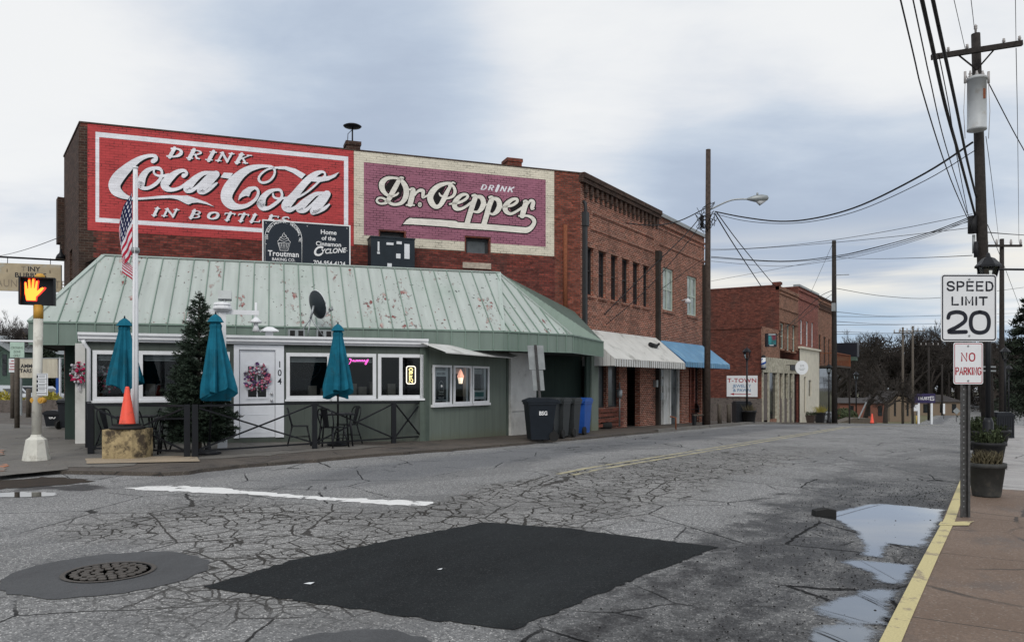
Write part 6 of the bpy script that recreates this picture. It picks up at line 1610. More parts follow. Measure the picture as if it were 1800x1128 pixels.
for px, D, lb in ((980, 22.1, 'dark grey bin in the middle of the row, with pale handle'), (999, 22.9, 'dark grey bin in front of the blue bins')):
    o = copy_tree(bg_); put_bin(o, px, D, YAW+R(180-22)); o['label'] = lb
bb = make_bin('blue_plastic', 'blue recycling bin behind the grey bins'); put_bin(bb, 1000, 24.0, YAW+R(180-25))
o = copy_tree(bb); put_bin(o, 1019, 24.4, YAW+R(180-25)); o['label'] = 'blue recycling bin at the end of the row beside the corner post'
# leaning street sign seen from behind
p = gp(955, 773); D = -SY*p.x+CY*p.y
top = at(941, 606, D)
tt = thing('street_sign', 'leaning road sign seen from behind in front of the wheeled bins', 'sign', p)
mb = MB(); mb.bar(p, top, .07, .045); mb.build('post', MAT['post_steel'], tt)
dz = (top-p)
for f0, f1, ww, nm in ((.74, .995, .24, 'sign_plate'), (.52, .735, .17, 'lower_plate')):
    a = p+dz*f0; b = p+dz*f1; sx = V((CY, SY, 0))*ww; dp = V((SY, -CY, 0))*-.04
    sx = V((CY*.9, SY*.9, 0))*ww
    mb = MB(); qs = [a-sx+dp, a+sx+dp, b+sx+dp, b-sx+dp]; mb.poly(qs); mb.poly([q+V((-SY, CY, 0))*.006 for q in qs][::-1]); mb.build(nm, MAT['sign_back'], tt)
# security lamp on the far left corner of the brick building, hung laundry sign
frT = Fr((at(-6, 480, 26.2).x, at(-6, 480, 26.2).y), V((CY, SY, 0))+V((SY, -CY, 0))*-.25)
u1 = frT.u_at(108); z1, z0 = frT.uz(50, 464)[1], frT.uz(50, 512)[1]
tt = thing('hanging_sign', 'weathered tan hanging laundry sign under a black bracket at the far left', 'sign', frT.p(u1, z1, 0))
mb = MB(); mb.fbox(frT, 0, u1, z0, z1, -.06, .06); mb.build('board', MAT['sign_tan'], tt)
mb = MB()
text(mb, 'INY', frT.mat(u1*.58, z1-.27*(z1-z0), .0625), .155, .02, xs=1.05); text(mb, 'BUBBLES', frT.mat(u1*.53, z1-.50*(z1-z0), .0625), .155, .02, xs=1.05, space=1.1); mb.build('lettering', MAT['sign_black'], tt)
mb = MB(); text(mb, 'T', frT.mat(u1*.42, z1-.27*(z1-z0), .0625), .155, .0, xs=1.05); text(mb, 'LAUNDROMATE', frT.mat(u1*.5, z1-.86*(z1-z0), .0625), .25, .0, xs=.80, space=1.1); mb.build('faded_lettering', MAT['sign_faded'], tt)
mb = MB(); zb_ = frT.uz(60, 456)[1]; mb.tube([frT.p(-3, zb_+.12, 0), frT.p(u1+.3, zb_, 0)], .035, 6)
for f_ in (.17, .83): mb.tube([frT.p(u1*f_, zb_+.05, 0), frT.p(u1*f_, z1-.3, .064)], .012, 5)
mb.build('bracket', MAT['black_iron'], tt)
q = at(107, 449, 25.0)
tt = thing('security_lamp', 'small dark security lamp above the hanging sign', 'lamp', q)
mb = MB(); mb.lathe([(.16, -.12), (.12, .0), (.05, .08), (.03, .2), (.001, .21)], q, 10); mb.build('lamp_body', MAT['black_iron'], tt); mb = MB(); mb.tube([q, q+V((.3, .25, 0))], .025, 5); mb.build('arm', MAT['black_iron'], tt)
# ---- far left: parking signs, bollards, letter board, wall, blue post, spilled bins, parked car
def ppost(px, py0, py1, label, mat='wood_grey', r=.07, name='bollard', grp=None):
    p = gpt(px, py1, .06); D = -SY*p.x+CY*p.y; z1 = EYE+(HOR-py0)/F*D
    tt = thing(name, label, 'post', p, grp); mb = MB(); mb.tube([p, V((p.x, p.y, z1-.03)), V((p.x, p.y, z1))], [r, r, r*.6], 10); mb.build('shaft', MAT[mat], tt); return tt, p, D, z1
for px, y0, y1, lb, r in ((30, 628, 752, 'tall brown post nearest the parking sign', .075), (22, 655, 735, 'shorter brown post behind the tall one at the left', .085), (50, 683, 733, 'stubby grey bollard in front of the letter board', .10), (84, 700, 721, 'low grey bollard by the blue post', .11)):
    ppost(px, y0, y1, lb, 'wood_grey', r, grp='posts at the far left')
p = gpt(17, 733, .06); D = -SY*p.x+CY*p.y
tt = thing('parking_sign', 'green and white parking signs on a post at the far left', 'sign', p)
fq = Fr((p.x, p.y), (CY, SY)); zf = lambda y: EYE+(HOR-y)/F*D
mb = MB(); mb.tube([fq.p(.05, .06, -.05), fq.p(.05, zf(602), -.05)], .04, 8); mb.build('post', MAT['post_steel'], tt)
mb = MB(); mb.fbox(fq, fq.u_at(18), fq.u_at(43), zf(628), zf(600), 0, .02); gsn = mb.build('green_plate', MAT['sign_green'], tt)
mb = MB(); c0 = (fq.u_at(18)+fq.u_at(43))/2
for y, s_ in ((610, 'CROSSING'), (617, 'ZONE'), (623.5, 'ONLY')): text(mb, s_, fq.mat(c0, zf(y+3), .0225), .10, .01, xs=.8)
mb.build('lettering', MAT['green_trim'], gsn)
mb = MB(); mb.fbox(fq, fq.u_at(16), fq.u_at(29), zf(654), zf(630), 0, .02); rs = mb.build('white_plate', MAT['sign_white'], tt)
mb = MB(); c0 = (fq.u_at(16)+fq.u_at(29))/2; 
for i_, ww in enumerate((.06, .14, .11, .15)): mb.fbox(fq, c0-ww, c0+ww, zf(634+i_*5)-.02, zf(634+i_*5)+.02, .021, .023)
mb.build('marking', MAT['sign_red'], rs)
D = 37; fq = Fr((at(33, 650, D).x, at(33, 650, D).y), (CY, SY)); zf = lambda y: EYE+(HOR-y)/F*D
ul = fq.u_at(101)
tt = thing('letter_board', 'ribbed cream letter board with black letters at the far left', 'sign', fq.p(ul/2, 0, 0))
mb = MB(); mb.fbox(fq, 0, ul, zf(664), zf(630), -.1, 0); n_ = 30
for i in range(n_): mb.fbox(fq, ul*i/n_, ul*(i+.55)/n_, zf(664)+.01, zf(630)-.01, 0, .02)
bd = mb.build('board', MAT['stucco_cream'], tt)
mb = MB(); text(mb, 'AMMO', fq.mat(ul*.26, zf(646), .025), .17, .03, xs=1.0); text(mb, 'STARS', fq.mat(ul*.16, zf(654.5), .025), .17, .03, xs=1.0); mb.build('lettering', MAT['sign_black'], bd)
mb = MB(); mb.fbox(fq, .0, .12, gz(20), zf(664), -.08, -.02); mb.fbox(fq, ul*.5, ul*.5+.12, gz(20), zf(664), -.08, -.02); mb.fbox(fq, 0, ul+.3, zf(630), zf(628.5), -.12, .03); mb.build('frame', MAT['sign_back'], tt)
p = gpt(102, 722, .06); D = -SY*p.x+CY*p.y; tt = thing('blue_post', 'blue painted post with a white edge beside the entrance recess', 'post', p)
fq = Fr((p.x, p.y), (CY, SY)); mb = MB(); mb.fbox(fq, -.08, .08, .0, EYE+(HOR-630)/F*D, -.08, .08); mb.build('shaft', MAT['post_blue'], tt); mb = MB(); mb.fbox(fq, .085, .15, .0, EYE+(HOR-628)/F*D, -.08, .06); mb.build('edge_strip', MAT['white_trim'], tt)
p = gp(119, 754); D = -SY*p.x+CY*p.y
o = make_bin('black_plastic', 'tall black bin with a stick leaning in it at the bakery entrance', .42, .42, .90); place(o, p, YAW+R(170), 1.0); 
o['group'] = 'bins at the bakery entrance'
tt = thing('stick', 'pale stick leaning in the tall black bin at the entrance', 'stick', p+V((0, 0, .9))); mb = MB(); mb.tube([p+V((-.03, 0, .7)), p+V((.08, .05, 1.4))], .018, 6); mb.build('shaft', MAT['sign_white'], tt)
o = make_bin('black_plastic', 'short black tub with a pale label beside the tall black bin', .62, .5, .48, 'GO'); p = gp(98, 751); place(o, p, YAW-R(80), 1.0); o['group'] = 'bins at the bakery entrance'
# ---------------------------------------------------------------- brick row across the side street
S3 = s_at(CN, 1338); S3b = s_at(CN, 1371); S3c = s_at(CN, 1403); S3d = s_at(CN, 1438); S3e = s_at(CN, 1466)
fr3 = Fr((CN-18, S3), (1, 0))               # side wall facing the camera, u = x-(CN-18)
def zat(px, py, s): 
    r = ray(px); D = (s/r.y) if False else -SY*CN+CY*s
    return EYE+(HOR-py)/F*D
def Zs(py, s): return EYE+(HOR-py)/F*(-SY*CN+CY*s)
ZL = Zs(573, S3); ZH = Zs(503, S3b)
t = thing('brick_building', 'dark brick building with a stone shop front across the side street', 'building', (CN, S3, gz(S3)))
mb = MB(); mb.fquad(fr3, 0, 18, -1.6, ZL, 0); mb.fbox(fr3, 0, 18.02, ZL-.12, ZL, -.2, .04); mb.build('side_wall', MAT['brick_far'], t)
mb = MB(); mb.wall(frF, S3, S3b, -2, ZL, [(S3+.25, S3b-.01, -.9, Zs(645, S3+2))], .2); mb.build('street_front', MAT['brick_tan'], t)
mb = MB(); mb.poly([(CN-18, S3, ZL-.3), (CN, S3, ZL-.3), (CN, S3b, ZL-.3), (CN-18, S3b, ZL-.3)]); mb.build('roof', MAT['roof_tar'], t)
fr3u = Fr((CN-18, S3b), (1, 0)); SU = S3+2.2
fr3u = Fr((CN-18, S3b-.2), (1, 0))
mb = MB(); mb.fquad(fr3u, 0, 18, ZL-1, ZH, 0); mb.fbox(fr3u, 0, 18.05, ZH, ZH+.10, -.3, .03); mb.fbox(fr3u, 17.55, 18.1, ZH+.1, ZH+.28, -.45, .06); mb.fbox(fr3u, 10.3, 11.4, ZH+.1, ZH+.75, -.6, -.1); mb.build('upper_side_wall', MAT['brick_far'], t)
def pxh(n0, a, b, y0, y1, fr=frF):
    return (s_at(CN, a), s_at(CN, b), Zs(y1, s_at(CN, (a+b)/2)), Zs(y0, s_at(CN, (a+b)/2)))
w3 = [pxh(0, 1372, 1378, 568, 613), pxh(0, 1383, 1388, 570, 616), pxh(0, 1393, 1398, 572, 618)]
mb = MB(); mb.wall(frF, S3b-.2, S3c, ZL-1.2, ZH-.25, w3, .2); 
for z in (ZH-.5, ZH-1.5, ZH-2.4): mb.fbox(frF, S3b-.1, S3c-.1, z, z+.12, .0, .06)
mb.fbox(frF, S3b-.2, S3c, ZH-.25, ZH-.02, -.25, .08)
mb.build('upper_front', MAT['brick_tan'], t)
for h in w3: window(t, frF, *h, 'window_green', 'dark_pane', .08, .15, mids=(.5,), sill='brick_tan')
# split-stone shop front
zs1 = Zs(628, S3+2); zs0 = Zs(655, S3+3)
mb = MB(); mb.fbox(frF, S3+.12, S3c-.1, zs0, zs1, -.15, .06); mb.build('stone_band', MAT['stone_light'], t)
for a, b in ((1339, 1341), (1349, 1351.5), (1365, 1369), (1375, 1377.5), (1384, 1386.5), (1392.5, 1395)):
    mb = MB(); mb.fbox(frF, s_at(CN, a), s_at(CN, b), -2, zs0-.003, -.15, .05); mb.build('stone_pier', MAT['stone_light'], t)
mb = MB(); mb.fquad(frF, S3+.1, S3c-.1, -2, zs0, -.1); mb.build('window', MAT['dark_pane'], t)
mb = MB(); mb.fbox(frF, S3+.26, s_at(CN, 1349)-.02, -2, zs0-.1, -.1, 0); mb.build('stone_panel', MAT['stone_dark'], t)
mb = MB()
for a, b in ((1369, 1375), (1377.5, 1384), (1386.5, 1392.5)): mb.fbox(frF, s_at(CN, a)+.05, s_at(CN, b)-.05, -2, Zs(700, 55), -.09, -.02)
mb.build('stone_panel', MAT['stone_dark'], t)
mb = MB(); mb.fbox(frF, s_at(CN, 1387), s_at(CN, 1397), Zs(650, S3+7), Zs(641, S3+7), .065, .12); mb.build('name_board', MAT['sign_black'], t)
mb = MB(); mb.fbox(fr3, 13.0, 18.04, -1.6, Zs(700, S3), .0, .05); mb.build('wall_base', MAT['stone_dark'], t)
# next fronts
def front(label, s0, s1, ptop, matn, wpx, arch=False, low=None, winm='window_green', pane='dark_pane'):
    t = thing('brick_building', label, 'building', (CN, s0, gz(s0)))
    zt = Zs(ptop, s0); W = [pxh(0, *q) for q in wpx]
    mb = MB(); mb.wall(frF, s0+.004, s1, -3, zt, W, .2)
    for z in (zt-.3, zt-.9): mb.fbox(frF, s0+.05, s1-.02, z, z+.15, 0, .08)
    mb.build('street_front', MAT[matn], t)
    mb = MB(); mb.poly([(CN, s0, -3), (CN-12, s0, -3), (CN-12, s0, zt), (CN, s0, zt)][::-1]); mb.build('side_wall', MAT['brick_far'], t)
    mb = MB(); mb.fbox(frF, s0, s1, zt, zt+.15, -.35, .1); mb.build('coping', MAT['sign_back' if matn == 'brick_rose' else 'brick_dark'], t)
    for h in W: window(t, frF, *h, winm, pane, .09, .14, mids=(.5,))
    return t, zt
t4, z4 = front('rosy brick building with a tall parapet and cream ground floor', S3c, S3d, 503, 'brick_rose', [(1407, 1411, 562, 605), (1417, 1421, 565, 608), (1426.5, 1430, 567, 610)], winm='white_trim')
mb = MB(); zc4 = Zs(612, S3c); mb.wall(frF, S3c+.05, S3d-.05, -3, zc4, [pxh(0, 1411, 1414.5, 662, 725), pxh(0, 1408.2, 1408.6, 665, 700), pxh(0, 1419, 1424, 668, 696)], .15, .10); mb.fbox(frF, S3c, S3d, zc4, zc4+.15, -.01, .25); mb.build('ground_floor_front', MAT['stucco_cream'], t4)
mb = MB(); mb.fquad(frF, S3c+.1, S3d-.1, -3, zc4-.1, .004); mb.build('window', MAT['dark_pane'], t4)
t5, z5 = front('tan brick building with a corbelled cornice and wooden balcony at the row end', S3d, S3e, 522, 'brick_tan', [(1439.5, 1443, 588, 640), (1448, 1451.5, 592, 640), (1456, 1459, 596, 640)], winm='window_dark')
mb = MB(); mb.fquad(frF, S3d+.1, S3e-.1, -3, Zs(645, S3d), .02); mb.build('shop_window', MAT['dark_pane'], t5)
mb = MB()
for i in range(14): u = S3d+.4+i*.5; mb.fbox(frF, u-.1, u+.1, z5-.95, z5-.5, 0, .12)
mb.build('corbel_cornice', MAT['brick_dark'], t5)
zb5 = Zs(642, S3d)
mb = MB(); mb.fbox(frF, S3d+.1, S3e-.1, zb5-.15, zb5, 0, 1.4); mb.build('balcony_floor', MAT['wood_pole'], t5)
mb = MB(); zr = zb5+.95
mb.fbox(frF, S3d+.1, S3e-.1, zr, zr+.08, 1.32, 1.4); mb.fbox(frF, S3d+.1, S3d+.18, zb5, zr, 1.32, 1.4); mb.fbox(frF, S3e-.2, S3e-.1, zb5, zr, 1.32, 1.4)
for i in range(16): u = S3d+.3+i*.42; mb.fbox(frF, u, u+.04, zb5, zr, 1.34, 1.38)
mb.fbox(frF, S3d+.1, S3d+.16, zr, zr+.06, 0, 1.4); mb.build('balcony_rail', MAT['rust'], t5)
for u in (S3d+.15, S3e-.3):
    mb = MB(); mb.fbox(frF, u, u+.12, -3, zb5-.15, 1.26, 1.38); mb.build('balcony_post', MAT['wood_pole_dark'], t5)
# dark awning box beyond pole three
pD = at(1466, 600, 62)
tt = thing('dark_awning', 'black box awning jutting past the third pole at the row end', 'awning', (CN+1.5, S3e+.4, 0))
zq0, zq1 = Zs(627, S3e), Zs(603, S3e)
mb = MB(); mb.box((CN, S3e+.05, zq0), (CN+1.9, S3e+1.2, zq1)); mb.build('box', MAT['sign_black'], tt); mb = MB(); mb.box((CN, S3e+.04, zq0-.35), (CN+1.8, S3e+1.1, zq0-.02)); mb.build('valance', MAT['house_green'], tt)
# signs of the row
us = fr3.u_at(1278), fr3.u_at(1332); zsg = fr3.uz(1305, 697)[1], fr3.uz(1305, 660)[1]
tt = thing('wall_sign', 'white jewelry and pawn board with a red arrow on the dark brick side wall', 'sign', fr3.p(us[0], zsg[0], .05))
mb = MB(); mb.fbox(fr3, *us, *zsg, .02, .07); mb.build('board', MAT['sign_white'], tt)
uc = (us[0]+us[1])/2; hz = zsg[1]-zsg[0]
mb = MB(); text(mb, 'T-TOWN', fr3.mat(uc, zsg[0]+hz*.68, .0735), .25, .015, xs=1.15, space=1.1); mb.build('lettering', MAT['sign_red'], tt)
mb = MB(); text(mb, 'JEWELRY', fr3.mat(uc, zsg[0]+hz*.44, .0735), .19, .008, xs=1.05); text(mb, '& PAWN', fr3.mat(uc, zsg[0]+hz*.24, .0735), .19, .008, xs=1.05); mb.build('small_lettering', MAT['sign_blue'], tt)
mb = MB(); mb.fbox(fr3, uc-.5, uc+.55, zsg[0]+hz*.11, zsg[0]+hz*.14, .071, .074); mb.poly([fr3.p(uc-.75, zsg[0]+hz*.125, .074), fr3.p(uc-.5, zsg[0]+hz*.07, .074), fr3.p(uc-.5, zsg[0]+hz*.18, .074)]); mb.build('arrow', MAT['sign_red'], tt)
p = frF.p((s_at(CN, 1350)), Zs(598, S3+1.5), 0)
tt = thing('box_sign', 'dark box sign with a teal picture projecting from the brick above the stone front', 'sign', p)
a, b = at(1346, 586, 47.2), at(1364, 610, 47.6); fq = Fr((a.x, a.y), (CY, SY)); ub = fq.u_at(1364)
mb = MB(); mb.fbox(fq, 0, ub, b.z, a.z, -.15, .15); mb.build('case', MAT['sign_black'], tt); mb = MB(); mb.fquad(fq, .12, ub-.05, b.z+.14, a.z-.14, .153); mb.build('picture', MAT['cyan_screen'], tt)
mb = MB(); mb.fbox(fq, .12, ub-.08, a.z-.09, a.z-.05, .15, .156); mb.fbox(fq, .18, ub-.2, b.z+.07, b.z+.11, .15, .156); mb.build('strip_lettering', MAT['sign_white'], tt)
# barber pole
q = at(1342, 637, 47.7); zb0, zb1 = EYE+(HOR-646)/F*47.7, EYE+(HOR-628)/F*47.7
tt = thing('barber_pole', 'striped barber pole at the corner of the stone front', 'barber pole', (q.x, q.y, zb0))
mb = MB(); mb.tube([(q.x, q.y, zb0), (q.x, q.y, zb1)], .13, 12); mb.build('cylinder', MAT['sign_white'], tt)
mb = MB()
for kx in range(4):
    pts = []
    for i in range(13): a = 2*math.pi*i/12+kx*1.57; pts.append((q.x+.132*math.cos(a), q.y+.132*math.sin(a), zb0+.03+(zb1-zb0-.06)*(i/12*.6+kx*.1)))
    mb.tube(pts, .025, 4)
mb.build('stripe', MAT['post_blue'], tt)
mb = MB(); mb.lathe([(.14, zb0-.12-zb0), (.15, -.01), (.14, 0)], (q.x, q.y, zb0), 12); mb.lathe([(.15, 0), (.12, .1), (.001, .15)], (q.x, q.y, zb1), 12); mb.build('cap', MAT['black_iron'], tt)
# round sign
q = at(1409, 646, 52.5); tt = thing('round_sign', 'round white sign projecting from the cream ground floor', 'sign', q)
fq = Fr((q.x, q.y), (CY, SY)); mq = fq.mat(0, q.z, 0)
mb = MB(); mb.prism([(.44*math.cos(2*math.pi*i/28), .48*math.sin(2*math.pi*i/28)) for i in range(28)], -.05, .05, mq); mb.build('disc', MAT['sign_white'], tt)
mb = MB(); text(mb, '1M', fq.mat(0, q.z+.04, .054), .17, .0); mb.fbox(fq, -.22, .22, q.z-.08, q.z-.05, .051, .054); mb.fbox(fq, -.15, .15, q.z-.17, q.z-.14, .051, .054); mb.build('lettering', MAT['sign_back'], tt)
mb = MB(); mb.bar(q+V((-.4, 0, .2)), (CN, q.y+.2, q.z+.2), .03, .03); mb.build('bracket', MAT['black_iron'], tt)
# grey steps, benches and planters before the stone front
def gpl(px, py, off=.06): return gpt(px, py, off)
p = gpl(1352, 739); tt = thing('steps', 'grey block steps at the stone shop front', 'steps', p)
mb = MB()
for i in range(3): mb.box((p.x-1.1+.35*i, p.y-.55, p.z+.0+.2*i+.001), (p.x+.5-.05*i, p.y+.6, p.z+.2+.2*i))
mb.build('step', MAT['steps_grey'], tt)
def bench(p, rz, label, w=1.3, grp=None):
    tt = thing('bench', label, 'bench', (0, 0, 0), grp)
    mb = MB()
    for i in range(4): mb.box((-w/2, -.24+i*.12, .43), (w/2, -.15+i*.12, .46))
    mb.build('seat', MAT['black_iron'], tt)
    mb = MB(); mb.prism([(-w*.5, .5), (w*.5, .5), (w*.48, .78), (w*.25, .92), (0, .96), (-w*.25, .92), (-w*.48, .78)], -.015, .015, MX(((1, 0, 0, 0), (0, 0, 1, .27), (0, 1, 0, 0), (0, 0, 0, 1)))); mb.build('backrest', MAT['black_iron'], tt)
    for x in (-1, 1):
        mb = MB(); mb.tube([(x*w*.45, -.25, 0), (x*w*.45, -.22, .44), (x*w*.45, .22, .44), (x*w*.45, .28, 0)], .02, 6); mb.build('leg', MAT['black_iron'], tt)
        mb = MB(); mb.tube([(x*w*.47, -.2, .44), (x*w*.47, -.2, .66), (x*w*.47, .27, .68)], .015, 5); mb.build('armrest', MAT['black_iron'], tt)
    place(tt, p, rz)
    return tt
bench(gpl(1362, 739), R(-90+20), 'round-backed dark bench nearest the grey steps', 1.0, 'benches at the stone front'); bench(gpl(1391, 738), R(-90+20), 'round-backed dark bench below the black name board', 1.0, 'benches at the stone front')
# bench, planter, tyre-like tub in front of the brick shops
q = gpl(1213, 742); bench(q, R(-90+38), 'dark round-backed seat beside the second utility pole', 1.1)
def plank_bench(px0, px1, D, label):
    a = ray(px0)*D; b = ray(px1)*D; z = gz(a.y)+.06; tt = thing('plank_bench', label, 'bench', (a.x, a.y, z))
    mb = MB(); mb.bar((a.x, a.y, z+.44), (b.x, b.y, z+.44), .3, .05); mb.build('seat', MAT['wood_grey'], tt)
    for q in (a+(b-a)*.1, a+(b-a)*.9):
        mb = MB(); mb.box((q.x-.05, q.y-.13, z), (q.x+.05, q.y+.13, z+.415)); mb.build('leg', MAT['black_iron'], tt)
plank_bench(1218, 1240, 33.9, 'low plank bench half behind the second utility pole')
p = gpl(1166, 742); tt = thing('tub_planter', 'dark trough planter on a pale broken stand between the brick shops', 'planter', p)
mb = MB(); mb.lathe([(.35, .42), (.5, .72), (.52, .78), (.44, .78), (.42, .72), (.001, .72)], p, 10, False, sx=.8, sy=1.2); mb.build('trough', MAT['black_planter'], tt); mb = MB(); mb.lathe([(.36, 0), (.26, .16), (.34, .42)], p, 6, False); mb.build('stand', MAT['stone_light'], tt)
p = gpl(1061, 753); tt = thing('tyre', 'old black tyre lying beside the green corner post', 'tyre', p); mb = MB(); mb.lathe([(.18, 0), (.3, .01), (.33, .12), (.3, .24), (.18, .25), (.17, .12), (.18, 0)], p, 16); mb.build('tread', MAT['rubber'], tt)
p = gpl(1188, 755, .05); tt = thing('gas_riser', 'thin rusty pipe riser on the kerb in front of the shops', 'pipe', p); mb = MB(); mb.tube([p, p+V((0, 0, .45)), p+V((-.2, -.1, .5))], .03, 6); mb.build('pipe', MAT['rust'], tt)
# a strip of pale kerb in front of these shops
mb = MB()
for a, b in zip(S2[:-1], S2[1:]):
    if a < 25.5 or b > 44: continue
    mb.poly([(-10.34, a, gz(a)+.0), (-10.34, b, gz(b)+.0), (-10.36, b, gz(b)+.115), (-10.36, a, gz(a)+.115)][::-1]); mb.poly([(-10.36, a, gz(a)+.115), (-10.60, a, gz(a)+.115), (-10.60, b, gz(b)+.115), (-10.36, b, gz(b)+.115)][::-1])
kind(mb.build('kerb', MAT['apron']))
# ---------------------------------------------------------------- street lamps (lantern on a fluted post)
def make_lamp(h=4.2):
    tt = thing('street_lamp', '', 'street lamp', (0, 0, 0), 'black lantern street lamps')
    mb = MB(); mb.lathe([(.16, 0), (.17, .1), (.11, .2), (.10, .7), (.06, .8)], (0, 0, 0), 12); mb.build('base', MAT['black_iron'], tt)
    mb = MB(); mb.tube([(0, 0, .7), (0, 0, h-.62)], [.055, .045], 10); mb.lathe([(.05, 0), (.09, .05), (.05, .10)], (0, 0, h-.72), 10); mb.build('pole', MAT['black_iron'], tt)
    mb = MB(); mb.lathe([(.10, 0), (.19, .36)], (0, 0, h-.60), 6, False); lg = mb.build('lantern_glass', MAT['lamp_glass'], tt)
    mb = MB(); mb.lathe([(.04, -.06), (.12, -.02), (.12, .02), (.05, .02)], (0, 0, h-.60), 6, False); mb.lathe([(.25, .36), (.25, .40), (.12, .55), (.05, .58), (.03, .66), (.001, .68)], (0, 0, h-.60), 6, False)
    for i in range(6): a = math.pi*i/3; mb.tube([(.11*math.cos(a), .11*math.sin(a), h-.6), (.2*math.cos(a), .2*math.sin(a), h-.24)], .012, 4, False)
    mb.build('lantern_cage', MAT['black_iron'], tt)
    return tt
glassmat('lamp_glass', (0.85, 0.86, 0.84), .1)
lamp0 = make_lamp(); place(lamp0, at(1737, 0, 16.2).xy.to_3d()); lamp0.location.z = gz(lamp0.location.y)+.11; lamp0['label'] = 'black lantern street lamp close behind the speed limit sign'
for px, D, y1, lb in ((1767, 39, 608, 'black lantern street lamp right of the speed limit sign, second along the pavement'), (1773, 56, 640, 'black lantern street lamp farthest along the right pavement'), (1313, 38.6, 609, 'black lantern street lamp in front of the white jewelry board'), (1457, 57, 638, 'black lantern street lamp just left of the third utility pole'), (1505, 88, 652, 'black lantern street lamp before the bare rounded tree by the cone')):
    o = copy_tree(lamp0); q = ray(px)*D; z0 = gz(q.y)+.06; z1 = EYE+(HOR-y1)/F*D; place(o, (q.x, q.y, z0), 0, max(.8, (z1-z0)/4.28), lb)
mb = MB(); p = lamp0.location.copy(); 
# banner arm high on the utility pole beside it is built with that pole
# ---------------------------------------------------------------- planters
def planter(px, D, r, h, label, kindm='terracotta_grey', plant='dry_grass', ph=.35, square=False, off=.11, n=130, grp=None):
    q = ray(px)*D; p = V((q.x, q.y, gz(q.y)+off)); tt = thing('planter', label, 'planter', p, grp)
    mb = MB(); nn = 4 if square else 24
    mb.lathe([(r*.68, 0), (r*.72, .02), (r*.92, h*.86), (r*1.0, h*.87), (r*1.0, h), (r*.88, h), (r*.85, h*.9), (.001, h*.9)], p, nn, not square, rot=.785 if square else 0); mb.build('pot', MAT[kindm], tt)
    mb = MB(); mb.lathe([(r*.84, h*.905), (.001, h*.93)], p, nn); mb.build('soil', MAT['soil'], tt)
    rn = random.Random(int(px*7)); mb = MB()
    for i in range(n):
        a = rn.uniform(0, 6.28); rr = r*.75*math.sqrt(rn.random()); b = p+V((rr*math.cos(a), rr*math.sin(a), h*.92))
        e = b+V((rn.gauss(0, .35)*ph, rn.gauss(0, .35)*ph, ph*rn.uniform(.5, 1.1))); m_ = (b+e)/2+V((rn.gauss(0, .02), rn.gauss(0, .02), .03)); wv = V((rn.uniform(-1, 1), rn.uniform(-1, 1), 0)).normalized()*.006
        mb.poly([b-wv, b+wv, m_+wv, m_-wv]); mb.poly([m_-wv, m_+wv, e])
        if plant != 'dry_grass':
            for _ in range(3):
                c_ = b+(e-b)*rn.uniform(.3, 1); d1 = V((rn.uniform(-1, 1), rn.uniform(-1, 1), rn.uniform(-1, 1))).normalized()*.035; d2 = d1.cross(V((.3, .5, .8))).normalized()*.02; mb.poly([c_-d1, c_-d2, c_+d1, c_+d2])
    mb.build('plant', MAT[plant], tt)
    return tt
GR = 'planters along the pavement'
planter(1734, 9.4, .215, .41, 'grey round pot of dry grass right behind the speed limit sign', ph=.18, n=360, grp=GR)
planter(1738, 13.6, .28, .42, 'low dark pot at the foot of the near street lamp', 'black_planter', 'shrub_leaf', .25, grp=GR)
planter(1722, 18.0, .33, .46, 'dark pot with a leafy shrub beside the near street lamp', 'black_planter', 'shrub_leaf', .35, n=240, grp=GR)
planter(1745, 20.0, .42, .40, 'wide dark bowl planter behind the near street lamp', 'black_planter', 'shrub_leaf', .18, n=90, grp=GR)
planter(1317, 38.3, .36, .62, 'black pot with grasses at the foot of the lamp before the jewelry board', 'black_planter', 'dry_grass', .4, off=.06, grp=GR)
planter(1441, 57.2, .52, .78, 'black square pot with yellow grasses and red flowers by the third pole', 'black_planter', 'yellow_shrub', .6, True, .06, grp=GR)
planter(1425, 55, .45, .55, 'brown wooden tub at the cream shop entrance', 'wood_pole', 'shrub_leaf', .3, True, .06, grp=GR)
# trash receptacles
def trash(px, D, w, h, label, off=.11):
    q = ray(px)*D; p = V((q.x, q.y, gz(q.y)+off)); tt = thing('trash_receptacle', label, 'trash can', p, 'black trash receptacles')
    fq = Fr((p.x, p.y), (CY, SY)); mb = MB(); mb.fbox(fq, -w/2, w/2, p.z, p.z+h*.86, -w, 0); mb.fbox(fq, -w/2-.02, w/2+.02, p.z+h*.86, p.z+h*.93, -w-.02, .02); mb.build('body', MAT['black_plastic'], tt, bevel=.02)
    mb = MB(); mb.fbox(fq, -w/2+.03, w/2-.03, p.z+h*.93, p.z+h, -w+.03, -.03); mb.build('lid', MAT['black_plastic'], tt, bevel=.02)
    mb = MB()
    for i in range(7): u = -w/2+.05+i*(w-.1)/6; mb.fbox(fq, u-.012, u+.012, p.z+.06, p.z+h*.82, .001, .012)
    mb.fbox(fq, w/2+.005, w/2+.06, p.z+h*.3, p.z+h*.75, -w*.8, -w*.2); mb.build('slat', MAT['black_iron'], tt)
trash(1768, 24, .54, .80, 'black trash receptacle on the right pavement behind the near lamp'); trash(1308, 38.6, .78, 1.08, 'large black trash receptacle at the foot of the lamp before the jewelry board', .06)
